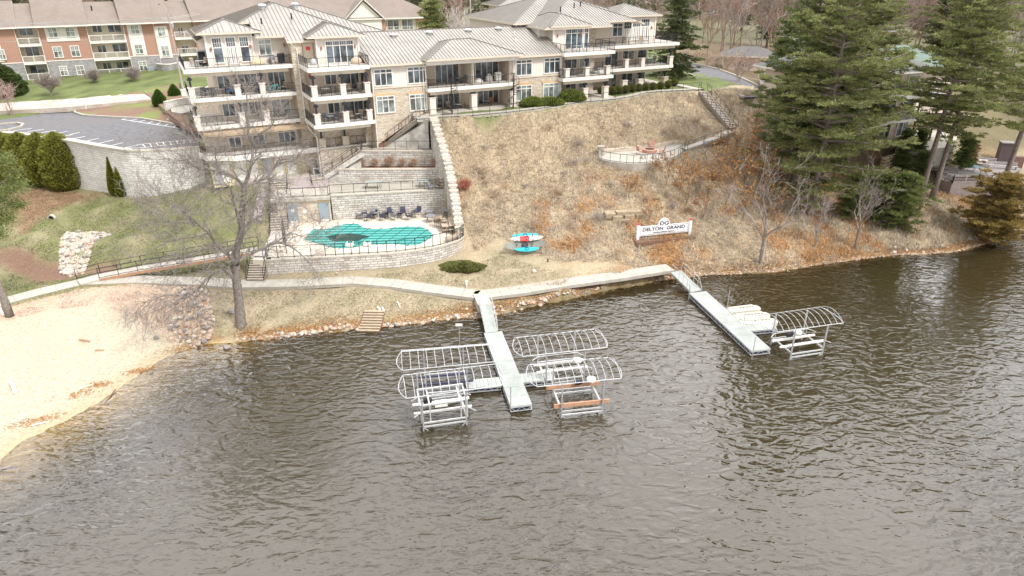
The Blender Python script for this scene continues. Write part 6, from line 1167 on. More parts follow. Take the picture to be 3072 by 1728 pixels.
# red twig shrub, terrace shrubs, lawn shrubs
for px, py, z, h, lb, cc in ((1395, 575, None, 1.3, 'reddish twiggy shrub just right of the wing wall', (.46, .20, .13)),):
    q = TP(px, py); o = baretree('red_shrub', lb, h, 81, 4, 4, .9, .02, plain('red_twig', cc, .8), None, .012, .1, 'shrub', stems=5); at(o, q.x, q.y, q.z)
sh0 = baretree('bare_shrub', 'x', 1.1, 91, 3, 4, .7, .015, plain('rusty_twig', (.46, .33, .24), .9), 'dormant shrubs in the terrace planter', .013, .1, 'shrub', stems=6)
for i, (px, lb) in enumerate(((1085, 'dormant brown shrub at the left end of the terrace planter'), (1123, 'second dormant brown shrub in the terrace planter'), (1165, 'largest dormant brown shrub, third in the terrace planter'), (1205, 'pale yellowish shrub in the middle of the terrace planter'), (1240, 'fifth dormant brown shrub in the terrace planter'), (1305, 'dormant rusty shrub at the right end of the terrace planter'))):
    q = G(px, 503, 8.2); o = sh0 if i == 0 else dup(sh0); o.location = (q.x, 80.1, 8.1); o.rotation_euler = (0, 0, i); o['label'] = lb; s = 1.25 if i == 2 else 1; o.scale = (s, s, s)
ls0 = baretree('bare_shrub', 'x', 2.4, 95, 4, 4, .6, .03, twigm, 'leafless shrubs on the brick building lawn', .016, .12, 'shrub', stems=5)
for i, (px, py, s, lb) in enumerate(((155, 278, 1.15, 'leafless vase-shaped shrub on the lawn nearest the left edge'), (282, 250, .9, 'leafless shrub beside the small black meter on the lawn'), (405, 245, .95, 'leafless shrub on the mulch circle left of the utility pole'))):
    q = G(px, py, 12.0); o = ls0 if i == 0 else dup(ls0); o.location = (q.x, q.y, 11.9); o.scale = (s, s, s); o['label'] = lb; o.rotation_euler = (0, 0, i * 2)
for px, py, z, h, sd, lb in ((35, 345, 10.8, 4.2, 101, 'pinkish bare multi-stem tree at the left edge by the parking lot'), (-30, 330, 10.8, 4.5, 102, 'bare ornamental tree cut off by the left edge'), (2215, 245, 12.9, 4.0, 103, 'pink-budded small tree by the driveway bend')):
    q = G(px, py, z); o = baretree('ornamental_tree', lb, h, sd, 4, 3, .6, .06, mat('pink_twigs', (.36, .24, .21), (.46, .36, .32), 2, .9) if 'pink_twigs' not in MT else MT['pink_twigs'], None, .016, .2, 'bare tree', stems=3); at(o, q.x, q.y, z - .1)
# ---- ground cover
def blades(name, polyfn, n, hmin, hmax, wd, cf, seed, zmin=.2, flat=.5):
    rs = np.random.RandomState(seed); x, y = polyfn(rs, n); z = ZT(x, y, False); ok = z > zmin; x, y, z = x[ok], y[ok], z[ok]; n = len(x); a = rs.rand(n) * 6.283; L = hmin + (hmax - hmin) * rs.rand(n) ** 1.5; ln = flat * (rs.rand(n) * 1.4)
    b = np.stack([x, y, z + .02], 1); s = np.stack([-np.sin(a), np.cos(a), np.zeros(n)], 1) * (wd * (.6 + .8 * rs.rand(n)))[:, None]; t = np.stack([np.cos(a) * L * ln, np.sin(a) * L * ln, L * np.clip(1 - ln * .5, .25, 1)], 1); v = np.empty((n, 4, 3)); v[:, 0] = b - s; v[:, 1] = b + s; v[:, 2] = b + t + s * .3; v[:, 3] = b + t - s * .3; o = npmesh(name, v.reshape(-1, 3), np.arange(n * 4).reshape(n, 4), cf(x, y, z, rs), brushm); tagp(o, kind='stuff'); return o
def inhill(rs, n):
    x = rs.uniform(-10, 62, n * 3); y = rs.uniform(66, 104, n * 3); k = inpoly(HILL, x, y) & (pdist(HILL, x, y) > .2) & ~inpoly([tuple(q) for q in (fr_ + bk)], x, y) & (pdist([p[:2] for p in pth], x, y, False) > .9) & (pdist([(27.6, 101.8), (30.5, 94.3)], x, y, False) > 1.1); x, y = x[k][:n], y[k][:n]; return x, y
def hillcol(x, y, z, rs):
    n = len(x); t = rs.rand(n, 1); c = np.array((.64, .56, .43)) * (1 - t) + np.array((.40, .33, .26)) * t; n2 = mnz(x, y, .35, 2); n1 = mnz(x, y, 1.1, 1); low = np.clip((8.5 - z) / 4, 0, 1); p = np.clip(n2 * .7 + n1 * .3 + (x > 8) * .25 - .1, 0, .7) * low; k = rs.rand(n) < p; c[k] = np.array((.48, .26, .10)) * (.7 + .6 * rs.rand(k.sum(), 1)); g = rs.rand(n) < np.clip(-n1 * .4 - .1, 0, .3); c[g] = c[g] * np.array((.72, .74, .80)); n5 = mnz(x, y, 1.7, 12) * .5 + mnz(x, y, .8, 13) * .5; return np.clip(c * (1 + .18 * rs.normal(size=(n, 1)) + .17 * n5[:, None]), .02, 1)
go = blades('dry_grass', inhill, 150000, .2, .75, .024, hillcol, 3, flat=1.25); go['label'] = 'tangled straw-coloured dry grass and brush covering the slope'; go['category'] = 'dry grass'
LAWN = pxs([(-60, 915), (0, 895), (250, 838), (600, 835), (1060, 828), (1420, 870), (1440, 900), (1640, 860), (1700, 842), (2010, 790), (1700, 800), (1500, 750), (1420, 770), (1290, 790), (965, 822), (800, 825), (640, 700), (800, 570), (640, 560), (430, 600), (250, 580), (-60, 600)], 2.5); LAWN2 = pxs([(520, 870), (600, 870), (1060, 870), (1420, 905), (1650, 870), (2000, 820), (1500, 905), (1200, 945), (700, 1000), (540, 990)], .8)
def inlawn(rs, n):
    x = rs.uniform(-62, 18, n * 4); y = rs.uniform(52, 84, n * 4); k = (inpoly(LAWN, x, y) | inpoly(LAWN2, x, y)) & ~inpoly(TERR, x, y) & ~inpoly(STAIRP, x, y) & (pdist(WKL, x, y, False) > 1.1) & ~inpoly(DIRT, x, y) & ~inpoly(HILL, x, y) & ~inpoly(YARD, x, y) & ~inpoly(SAND, x, y) & ~inpoly(PEB, x, y); return x[k][:n], y[k][:n]
def lawncol(x, y, z, rs):
    c = terrain_col(x, y, z); return np.clip(c * (1.05 + .28 * rs.normal(size=(len(x), 1))), .02, 1)
go = blades('lawn_grass', inlawn, 70000, .04, .13, .035, lawncol, 5, zmin=.3, flat=1.2); go['label'] = 'thin patchy spring grass on the lawns below the walls'; go['category'] = 'grass'
def inbank(rs, n):
    i = rs.randint(11, len(SH) - 4, n * 2); t = rs.rand(n * 2); S_ = np.array(SH); p = S_[i] * (1 - t)[:, None] + S_[i + 1] * t[:, None]; x = p[:, 0] + rs.normal(size=n * 2) * .5; y = p[:, 1] + .3 + np.abs(rs.normal(size=n * 2)) * .8; return x[:n], y[:n]
go = blades('leaf_litter', inbank, 22000, .03, .10, .05, lambda x, y, z, rs: colvar(rs, len(x), (.30, .13, .04), (.52, .30, .12), .25), 6, zmin=.02, flat=1.3); go['label'] = 'band of rusty fallen leaves along the water edge'; go['category'] = 'fallen leaves'
# ---- stones
rkm = [mat('rock_pale', (.48, .42, .36), (.66, .60, .52), 3, .9, .5, 10), mat('rock_pink', (.44, .31, .23), (.60, .45, .36), 3, .9, .5, 10), mat('rock_grey', (.26, .235, .215), (.40, .37, .34), 3, .9, .5, 10), mat('rock_tan', (.40, .33, .24), (.56, .48, .37), 3, .9, .5, 10)]
def rockmesh(seed, mt):
    rs = random.Random(seed); m = MB(); pts = []
    for i in range(5):
        th = math.pi * i / 4; ring = []
        for k in range(7): a = 6.283 * k / 7 + rs.gauss(0, .15); r = (math.sin(th) + .02) * rs.uniform(.78, 1.12); ring.append((r * math.cos(a), r * math.sin(a) * .85, math.cos(th) * rs.uniform(.55, .7)))
        pts.append(ring)
    for i in range(4):
        for k in range(7): k2 = (k + 1) % 7; m.face([pts[i + 1][k], pts[i + 1][k2], pts[i][k2], pts[i][k]])
    o = m.build('rock', mt, None); return o
rocks = [rockmesh(k, rkm[k % 4]) for k in range(12)]; used_r = [False] * 12; rc = random.Random(3)
def putrock(x, y, s, label, group, dz=0.0):
    k = rc.randrange(12)
    if not used_r[k]: o = rocks[k]; used_r[k] = True
    else: o = rocks[k].copy(); C.objects.link(o)
    z = float(ZT(x, y)); o.location = (x, y, z + s * .22 + dz); o.rotation_euler = (rc.uniform(-.3, .3), rc.uniform(-.3, .3), rc.random() * 6.28); o.scale = (s, s * rc.uniform(.7, 1), s * rc.uniform(.7, 1)); tagp(o, label, 'rock', group)
def rocksin(poly, n, smin, smax, label, group, heap=0):
    xs, ys = [p[0] for p in poly], [p[1] for p in poly]; c = 0
    while c < n:
        x, y = rc.uniform(min(xs), max(xs)), rc.uniform(min(ys), max(ys))
        if inpoly(poly, np.array([x]), np.array([y]))[0]: putrock(x, y, rc.uniform(smin, smax), label, group, rc.random() * heap); c += 1
SPILL = pxs([(168, 792), (180, 762), (190, 735), (205, 718), (240, 711), (290, 711), (340, 721), (302, 727), (276, 745), (262, 770), (240, 798), (205, 805)], 1.9); PILE = pxs([(508, 985), (525, 940), (530, 895), (590, 880), (636, 905), (645, 985), (600, 1032), (545, 1020)], .6)
rocksin(SPILL, 95, .17, .36, 'rounded pale stone in the spillway on the left lawn', 'stones lining the left spillway', .12)
rocksin(PILE, 105, .17, .36, 'rounded mixed stone in the spillway beside the sandy beach', 'stones of the spillway by the beach', .15)
S_ = np.array(SH)
for i in range(100):
    k = rc.choice(list(range(12, 21)) * 2 + list(range(29, 35))); k = min(k, len(SH) - 3); t = rc.random(); p = S_[k] * (1 - t) + S_[k + 1] * t; big = k > 26; putrock(p[0] + rc.gauss(0, .15), p[1] + rc.uniform(-.1, 1.6 if big else .5), rc.uniform(.14, .32 if not big else .42), 'shoreline stone at the foot of the wooden deck bank' if big else 'shoreline stone on the bank around the main dock', 'shoreline stones near the deck' if big else 'shoreline stones by the main dock')
def pebbles(name, n, fn, s0, s1, cs, seed, label):
    rs = np.random.RandomState(seed); x, y = fn(rs, n); z = ZT(x, y, False); n = len(x); s = (s0 + (s1 - s0) * rs.rand(n) ** 2)[:, None]; T8 = np.array([(1, 0, 0), (0, 1, 0), (-1, 0, 0), (0, -1, 0), (0, 0, .7)], float); a = rs.rand(n) * 6.283; ca_, sa_ = np.cos(a), np.sin(a); v = T8[None] * (s[:, :, None]) * (.75 + .5 * rs.rand(n, 5, 1)); vx = v[:, :, 0] * ca_[:, None] - v[:, :, 1] * sa_[:, None]; vy = v[:, :, 0] * sa_[:, None] + v[:, :, 1] * ca_[:, None]; V = np.stack([vx + x[:, None], vy + y[:, None], v[:, :, 2] + z[:, None]], -1).reshape(-1, 3); f = np.array([(0, 1, 4), (1, 2, 4), (2, 3, 4), (3, 0, 4)]); F = (np.arange(n)[:, None, None] * 5 + f[None]).reshape(-1, 3); i = rs.randint(0, len(cs), n); col = np.repeat(np.array(cs)[i] * (.8 + .4 * rs.rand(n, 1)), 4, axis=0); o = npmesh(name, V, F, col, brushm); tagp(o, label, 'stones', kind='stuff'); return o
RC = [(.50, .42, .33), (.40, .27, .18), (.24, .21, .19), (.46, .34, .22), (.56, .47, .37), (.42, .22, .12)]
def shorefn(rs, n):
    i = rs.randint(11, len(SH) - 4, n); t = rs.rand(n); p = S_[i] * (1 - t)[:, None] + S_[i + 1] * t[:, None]; return p[:, 0] + rs.normal(size=n) * .25, p[:, 1] + rs.normal(size=n) * .28 + .15
pebbles('shore_stones', 3000, shorefn, .06, .2, RC, 8, 'small stones scattered along the whole shoreline')
def polyfn(poly):
    def f(rs, n):
        P_ = np.array(poly); x = rs.uniform(P_[:, 0].min(), P_[:, 0].max(), n * 3); y = rs.uniform(P_[:, 1].min(), P_[:, 1].max(), n * 3); k = inpoly(poly, x, y); return x[k][:n], y[k][:n]
    return f
pebbles('spillway_stones', 2600, polyfn(SPILL), .1, .22, [(.62, .56, .50), (.55, .44, .37), (.40, .37, .34), (.66, .58, .48)], 9, 'smaller stones filling the left lawn spillway'); pebbles('spillway_stones', 2000, polyfn(PILE), .1, .22, RC, 10, 'smaller stones filling the spillway by the beach')
def pebfn(rs, n):
    x, y = polyfn(PEB)(rs, n); k = ~inpoly(SAND, x, y) & (pdist(WKL, x, y, False) > 1); return x[k], y[k]
pebbles('pebbles', 14000, pebfn, .025, .07, [(.50, .36, .27), (.62, .50, .40), (.36, .24, .17), (.68, .60, .52)], 11, 'band of pink-tan pebbles between the beach sand and the walkway')
# ================================================================ brick apartments at the left
bx0 = G(170, 237, 12); BB = (bx0.x, bx0.y); BAZ = 60.0; bt = (math.sin(R_(BAZ)), math.cos(R_(BAZ)))
brick = thing('brick_apartment_building', 'long red brick and grey block apartment building with white balconies at the upper left', 'building', (*BB, 0), R_(90 - BAZ))
def B1(x, y, v=0): return W(x / 3.45, y / 3.45, v, BB, BAZ, bt)
ub = [B1(x, 500)[0] for x in (-900, 200, 440, 945, 1325, 1635, 1830, 2040)] + [60]
def bwall(name, u0, u1, v0, v1, z0, z1, m): b = MB(); b.box(u0, u1, v0, v1, z0, z1, 0, False); return b.build(name, m, brick)
for i, rec in enumerate((0, 1, 0, 1, 0, 0, 1, 0)):
    v = 1.9 if rec else 0
    if rec: bwall('recess_wall', ub[i], ub[i + 1], v, 13, 12, 20.6, mat('cream_wall', (.60, .55, .42), (.68, .63, .50), 2, .8) if 'cream_wall' not in MT else MT['cream_wall'])
    else: bwall('brick_wall', ub[i], ub[i + 1], v, 13, 15.0, 20.6, redbrick); bwall('block_wall', ub[i], ub[i + 1], v, 13, 11, 15.0, greystone); bwall('band_course', ub[i], ub[i + 1], -.06, 0, 14.92, 15.08, white)
    if rec:
        for z in (14.9, 17.8):
            bwall('balcony_floor', ub[i] + .02, ub[i + 1] - .02, -.25, 1.9, z - .3, z, white)
        for z in (12.05, 14.9, 17.8): railing('balcony_railing', [(ub[i] + .1, -.15, z), (ub[i + 1] - .1, -.15, z)], brick, white, 1.05, 1.7, .09, .1, top=.09)
def bpanel(x0, y0, x1, y1, v=-.12): a = B1(x0, y0, v); b = B1(x1, y1, v); return bwall('white_panel', a[0], b[0], v, 0, b[1], a[1], wsiding)
for q in ((-200, 285, 52, 640), (447, 272, 832, 420), (1303, 247, 1527, 573), (1592, 272, 1792, 598)): bpanel(*q)
def bwin(x0, y0, x1, y1, v, cols=2, **k): a = B1(x0, y0, v); b = B1(x1, y1, v); window(brick, a[0], b[1], b[0], a[1], v, cols=cols, **k)
for q in ((490, 292, 600, 382), (672, 288, 778, 375), (1348, 264, 1442, 346), (1392, 467, 1484, 550), (1628, 292, 1715, 370), (1668, 480, 1756, 575), (-20, 520, 62, 612)): bwin(*q, -.13, transom=.65, grid=(4, 2), gl=glassb)
for q in ((545, 490, 655, 590), (725, 480, 832, 580), (615, 692, 706, 775), (787, 686, 880, 766), (1437, 640, 1525, 725)): bwin(*q, 0, transom=.65, grid=(4, 2), gl=glassb)
for q in ((190, 292, 350, 362), (256, 490, 415, 578), (300, 682, 470, 758), (950, 267, 1060, 332), (1110, 260, 1255, 328), (1005, 472, 1105, 545), (1160, 458, 1310, 535), (1060, 650, 1160, 718), (1200, 642, 1340, 716), (1840, 290, 1900, 360), (1880, 480, 1960, 560)): bwin(*q, 1.9, cols=2, door=True, trim=.06)
BR = [shingle, white, shingle]
for i, (pt, f_) in enumerate(((.50, -.9), (.44, -.5), (.54, -1.1), (.44, -.5), (.57, -1.2), (.50, -1.0), (.42, -.4), (.52, -.9))):
    a_, b_ = ub[i] - (.35 if i % 2 == 0 else .0), ub[i + 1] + (.35 if i % 2 == 0 else .0); hip('main_roof', brick, a_, b_ if i < 7 else 62, f_, 14.5, 20.66 + .01 * i, pt, BR, ribs=0, gable='LR') if (b_ - a_) > 15.6 else hip('main_roof', brick, a_, b_, f_, 14.5, 20.66 + .01 * i, pt, BR, ribs=0, gable='LR', alongx=True)
    if i in (2, 4): uc = (ub[i] + ub[i + 1]) / 2; wv_ = min(4.6, (ub[i + 1] - ub[i]) / 2 + .4); hip('hip_roof', brick, uc - wv_, uc + wv_, -1.4, 9, 20.72, .60, BR, ribs=0)
for i in (1, 2, 3, 4, 5): m = MB(); m.tube([(ub[i], -.9, 20.5), (ub[i], -.15, 20.0), (ub[i], -.15, 12)], .06, 5); m.build('downspout', white, brick)
for u, v in ((ub[0] + 26, 4), (ub[2] + 4.5, 4.5), (ub[4] + 1.5, 4.2), (ub[5] + 2, 4.4)): m = MB(); m.tube([(u, v, 22.2), (u, v, 23.5)], .12, 6); m.build('vent_pipe', blk, brick)
m = MB(); q = B1(1565, 750, -1); m.box(q[0] - .5, q[0] + .5, -1.4, -.5, 12, 13.1); o = m.build('utility_cabinet', plain('teal_grey', (.28, .34, .36), .6), None); o.parent = None; o.matrix_world = brick.matrix_basis if False else Matrix.Translation((*BB, 0)) @ Matrix.Rotation(R_(90 - BAZ), 4, 'Z'); tagp(o, 'grey-blue utility cabinet at the foot of the brick building', 'utility cabinet')
m = MB(); ra = [B1(1630 + 25 * k, 750 + 14 * math.sin(k / 10 * 3.14), -1 - 1.6 * math.sin(k / 10 * 3.14)) for k in range(11)]; wallstrip(m, [(p[0], -1 - 2.2 * math.sin(k / 10 * 3.14)) for k, p in enumerate(ra)], 13.6, 11, .4, 1, 0, cap=1); o = m.build('garden_wall', [greystone, white]); o.matrix_world = Matrix.Translation((*BB, 0)) @ Matrix.Rotation(R_(90 - BAZ), 4, 'Z'); tagp(o, 'curved grey block planter wall right of the utility cabinet', 'wall')
m = MB(); m.prism([(p[0], -1 - 2.0 * math.sin(k / 10 * 3.14)) for k, p in enumerate(ra)], 11, 13.5); o = m.build('planting_bed', mulch); o.matrix_world = Matrix.Translation((*BB, 0)) @ Matrix.Rotation(R_(90 - BAZ), 4, 'Z'); tagp(o, kind='structure')
# second apartment wing behind the condominium
q = G(1160, 52, 20.6); b2 = thing('brick_apartment_building', 'tan-roofed apartment wing with a white gable behind the condominium', 'building', (q.x, q.y, 0), R_(22))
def b2w(name, u0, u1, v0, v1, z0, z1, m): b = MB(); b.box(u0, u1, v0, v1, z0, z1, 0, False); return b.build(name, m, b2)
b2w('cream_wall', -.4, 6.2, .8, 12, 12, 20.5, MT['cream_wall']); b2w('brick_wall', 6.2, 10, .4, 12, 12, 20.5, redbrick); b2w('brick_wall', -26, -.4, 0, 12, 12, 20.5, redbrick); b2w('white_panel', -7.6, -1.1, -.1, 0, 12, 20.4, wsiding)
m = MB(); m.face([(-7.9, -.1, 20.4), (-1.0, -.1, 20.4), (-4.45, -.1, 23.6)]); m.build('gable', wsiding, b2)
hip('main_roof', b2, -27, 11, -.5, 13, 20.5, .5, BR, ribs=0); hip('gable_roof', b2, -8.6, -.3, -.7, 9, 20.3, .93, BR, ribs=0, gable='F')
for u in (.3, 3.2): window(b2, u, 18.2, u + 2.2, 20.0, .8, cols=2, door=True)
railing('balcony_railing', [(-.3, -.2, 17.8), (6.1, -.2, 17.8)], b2, white, 1.05, 1.7, .1, .1)
q = G(690, 30, 21); b3 = thing('brick_apartment_building', 'far apartment wing with a plain tan roof behind the left tower', 'building', (q.x + 3, q.y + 8, 0), R_(24))
m = MB(); m.box(-22, 10, 0, 12, 12, 20.3); m.build('wall', redbrick, b3); hip('roof', b3, -23, 11, -.6, 13, 20.3, .5, BR, ribs=0)
# ================================================================ house and deck on the right bank
hq = G(2757, 425, 8.0); house = thing('lake_house', 'tan lake house with two stacked balconies and a pale green roof behind the pines', 'house', (hq.x, hq.y, 0), R_(22))
def hw_(name, u0, u1, v0, v1, z0, z1, m): b = MB(); b.box(u0, u1, v0, v1, z0, z1, 0, True); return b.build(name, m, house)
hw_('wall', -16, 1.5, 3.0, 14, 6, 17.2, siding2); hw_('wall', 1.5, 14, 8, 18, 6, 16.4, siding2); hw_('stone_base', -16.1, 1.6, 2.9, 3.0, 6, 9.4, stone)
for z in (11.2, 14.3): hw_('balcony_floor', -17, 2.8, .2, 3.0, z - .35, z, white); railing('railing', [(-16.9, .3, z), (2.7, .3, z), (2.7, 3, z)], house, blk)
for u in (-11, -6, -1.2, 2.4): hw_('post', u, u + .18, .35, .53, 7.8, 14, dkp)
for z in (8.3, 11.4, 14.5):
    for u in (-14.5, -9.5, -4.5, -1.2): window(house, u, z, u + 1.9, z + 1.9, 2.9, cols=2)
hip('roof', house, -17.2, 3, 1.4, 15.5, 17.2, .42, [plain('grey_roof', (.15, .155, .145), .9), white, seam], ribs=0); hip('roof', house, 0, 15.6, 6.8, 19.5, 16.4, .42, [greenroof, white, seam], ribs=0)
hp_ = [tuple(G(x, y, 7.9))[:2] for x, y in ((2690, 440), (2760, 452), (2862, 440), (2872, 410), (2800, 385), (2700, 395))]; m = MB(); m.prism(hp_, 5.5, 7.95); tagp(m.build('house_patio', concrete), kind='structure')
m = MB(); wallstrip(m, [tuple(G(x, y, 6.3))[:2] for x, y in ((2650, 500), (2720, 478), (2800, 470), (2850, 462), (2890, 440))], 7.4, 4.5, .5, 1); tagp(m.build('retaining_wall', rubble), 'rubble retaining wall below the lake house patio', 'retaining wall')
greyr = plain('grey_shingle', (.15, .145, .14), .95)
for px, py, z, s, lb in ((2440, 150, 15, (12, 9), 'grey-roofed garage seen through the branches right of the driveway'), (2430, 250, 14, (13, 8), 'low grey shed roof between the pines by the driveway'), (2250, 168, 15.0, (9, 6), 'pale carport among the bare trees above the driveway'), (2600, 90, 16, (14, 9), 'far grey-roofed house between the tall pines')):
    q = G(px, py, z); o = thing('house', lb, 'house', (q.x, q.y, 0), R_(-15)); m = MB(); m.box(-s[0] / 2, s[0] / 2, 0, s[1], 8, z); m.build('wall', siding2, o); hip('roof', o, -s[0] / 2 - .5, s[0] / 2 + .5, -.5, s[1] + .5, z, .4, [greyr, white, seam], ribs=0); window(o, -2, z - 2, -.8, z - .9, 0, cols=2)
# wooden deck
def D5(x, y, z=4.6): return G(2620 + x / 3.814, 380 + y / 3.814, z)
deckc = D5(1100, 560); deck = thing('wooden_deck', 'large grey wooden lakeside deck with rails and a solid skirt at the right edge', 'deck', (deckc.x, deckc.y, 0))
dp = [D5(x, y) - Vector((deckc.x, deckc.y, 0)) for x, y in ((690, 470), (1110, 425), (1400, 400), (1700, 480), (1560, 545), (1340, 640), (905, 640), (760, 600))]
m = MB(); m.prism([(p.x, p.y) for p in dp], 4.35, 4.6, bottom=True); m.build('planking', greyw, deck)
m = MB(); e = dp[6], dp[5]; wallstrip(m, [(e[0].x, e[0].y - .03), (e[1].x, e[1].y - .03)], 5.55, [2.2, 1.2], .12, 1); wallstrip(m, [(dp[5].x + .02, dp[5].y), (dp[4].x, dp[4].y)], 4.4, 1.2, .12, 1); wallstrip(m, [(dp[7].x, dp[7].y), (dp[6].x, dp[6].y - .03)], 4.4, [2.8, 2.2], .12, 1); m.build('skirt', mat('taupe_board', (.26, .215, .20), (.34, .29, .27), 3, .85), deck)
m = MB()
for a, b in ((6, 5), (5, 4), (7, 6)):
    p, q2 = dp[a], dp[b]
    for zz in (4.95, 5.25, 5.6): m.beam((p.x, p.y, zz), (q2.x, q2.y, zz), .06, .12 if zz < 5.5 else .05)
    k = max(2, int((q2 - p).length / 1.5))
    for i in range(k + 1): c = p.lerp(q2, i / k); m.beam((c.x, c.y, 4.5), (c.x, c.y, 5.62), .1, .1)
m.build('rail', mat('pale_grey_wood', (.38, .35, .34), (.50, .47, .45), 5, .85), deck)
for p in dp[4:8] + [dp[0]]: m = MB(); m.beam((p.x, p.y, 1), (p.x, p.y, 4.4), .16, .16); m.build('support_post', greyw, deck)

def MBx(f, nm, mt, par): m = MB(); f(m); return m.build(nm, mt, par)
def bench(label, p, rz, L=2.6, back=True):
    o = thing('bench', label, 'bench', p, rz, 'benches on the wooden deck'); m = MB(); [m.box(-L / 2, L / 2, y, y + .13, .42, .46) for y in (-.25, -.1, .05)]; m.build('seat', MT['pale_grey_wood'], o); [MBx(lambda m: m.box(x, x + .09, -.22, .2, 0, .42), 'leg', MT['pale_grey_wood'], o) for x in (-L / 2 + .1, L / 2 - .2)]
    if back: m = MB(); [m.box(-L / 2, L / 2, .24, .28, z, z + .12) for z in (.6, .78)]; [m.box(x, x + .09, .22, .3, .3, .9) for x in (-L / 2 + .1, L / 2 - .2)]; m.build('backrest', MT['pale_grey_wood'], o)
    return o
for x, y, rz, L, lb in ((810, 540, -.55, 4.2, 'long bench along the left side of the wooden deck, behind a pine trunk'), (1230, 430, -.25, 3.8, 'slatted bench at the back of the wooden deck by the picnic table'), (1470, 480, -.3, 3.6, 'slatted bench at the right of the wooden deck near the brown grill'), (1090, 600, -.4, 2.8, 'short bench in the middle front of the wooden deck')): bench(lb, D5(x, y), rz, L)
def table(name, label, p, rz, L, w_, h, top, leg, rnd=False, cat='table', group=None):
    o = thing(name, label, cat, p, rz, group); m = MB(); (m.lathe((0, 0, h - .04), [(L / 2, 0), (L / 2, .04)], 16) if rnd else m.box(-L / 2, L / 2, -w_ / 2, w_ / 2, h - .04, h)); m.build('table_top', top, o)
    for sx in (-1, 1):
        for sy in (-1, 1): m = MB(); k = .34 if rnd else .44; m.tube([(sx * L * k * 1.05, sy * (L if rnd else w_) * k * 1.05, 0), (sx * L * k * .8, sy * (L if rnd else w_) * k * .8, h - .04)], .025, 5); m.build('leg', leg, o)
    return o
teal = plain('teal_top', (.10, .25, .30), .4); tanf = mat('tan_sling', (.42, .33, .24), (.52, .42, .32), 6, .8); greyf = mat('grey_sling', (.20, .20, .22), (.30, .30, .32), 6, .7); gtop = plain('grey_glass_top', (.36, .42, .40), .3)
table('table', 'square teal-topped table in the middle of the wooden deck', D5(1145, 520), .1, 1.3, 1.2, .75, teal, blk); table('round_table', 'round pale table at the front left of the wooden deck', D5(930, 615), 0, 1.6, 1.6, .72, greyf, blk, True)
o = thing('picnic_table', 'grey picnic table at the back of the wooden deck', 'picnic table', D5(1200, 440), -.3); m = MB(); m.box(-1, 1, -.4, .4, .7, .75); m.build('table_top', MT['pale_grey_wood'], o); m = MB(); m.box(-1, 1, -.85, -.6, .42, .46); m.box(-1, 1, .6, .85, .42, .46); m.build('seats', MT['pale_grey_wood'], o); [MBx(lambda m: m.beam((x, s_ * .8, 0), (x, -s_ * .2, .7), .08, .08), 'leg', MT['pale_grey_wood'], o) for x in (-.7, .7) for s_ in (-1, 1)]
q = D5(1480, 430); o = thing('outdoor_fireplace', 'tall dark brown outdoor fireplace box behind the wooden deck', 'fireplace', q, -.25); m = MB(); m.box(-.75, .75, 0, 1.2, -.5, 2.9); m.build('body', plain('dark_brown', (.12, .085, .085), .8), o); m = MB(); m.box(-.85, .85, -.1, 1.3, 2.9, 3.05); m.build('cap', greyw, o); m = MB(); m.box(.75, 2.6, .2, 1.1, -.5, 1.1); m.build('counter', plain('red_brown', (.20, .12, .10), .8), o)
# ================================================================ woods and poles
rs = random.Random(11); bgp = [baretree('bare_tree', 'x', 13, 200 + k, 5, 3, .55, .16, mat('wood_twigs%d' % k, *(((.26, .19, .16), (.40, .31, .27)), ((.22, .19, .17), (.36, .32, .29)), ((.30, .20, .15), (.44, .31, .24)))[k], 2, .95), 'bare woodland trees behind the driveway', .03, .3, 'bare tree') for k in range(3)]
cg = [pine('pine_tree', 'x', 17, 4.2, 300 + k, .12, group='pines in the far woods', dens=.6, sz=1.7, c1=(.08, .105, .04), c2=(.17, .185, .075)) for k in range(2)]
spots = []
for i in range(46): spots.append((rs.uniform(38, 118), rs.uniform(132, 200), rs.uniform(.75, 1.15), 0))
for i in range(16): spots.append((rs.uniform(-15, 40), rs.uniform(150, 230), rs.uniform(.8, 1.1), 0))
for i in range(16): spots.append((rs.uniform(-140, -20), rs.uniform(185, 240), rs.uniform(.9, 1.2), 0))
for i in range(34): spots.append((rs.uniform(30, 190), rs.uniform(165, 260), rs.uniform(.9, 1.3), 1))
for i in range(30): spots.append((rs.uniform(-230, 0), rs.uniform(200, 280), rs.uniform(.9, 1.2), 1))
for i in range(12): spots.append((rs.uniform(85, 130), rs.uniform(100, 150), rs.uniform(.9, 1.3), 1))
zz = ZT(np.array([s[0] for s in spots]), np.array([s[1] for s in spots]), False); ci = [0, 0]
for (x, y, s, k), z in zip(spots, zz):
    pr = cg if k else bgp; i = ci[k]; ci[k] += 1; o = pr[i] if i < len(pr) else dup(pr[i % len(pr)]); o.location = (x, y, float(z) - .2); o.rotation_euler = (0, 0, i * 2.4); o.scale = (s, s, s * rs.uniform(.85, 1.1))
    side = 'left' if x < -20 else ('middle' if x < 40 else 'right'); o['label'] = ('dark pine in the far woods along the top edge, %s part' if k else 'bare grey-brown tree in the woods behind the buildings, %s part') % side; o['group'] = ('far pines, ' if k else 'bare woodland trees, ') + side
for i, (px, py, z, s, lb) in enumerate(((2185, 190, 12.6, 1.0, 'large bare tree with a forked grey trunk beyond the driveway'), (2165, 180, 12.6, .9, 'slender bare tree left of the forked one beyond the driveway'), (2120, 175, 12.6, .8, 'orange-tinged bare tree beside the dark spruce'))):
    q = G(px, py, z); o = dup(bgp[i], (q.x, q.y, 12.4), i, lb, 'bare trees along the driveway'); o.scale = (s, s, s)
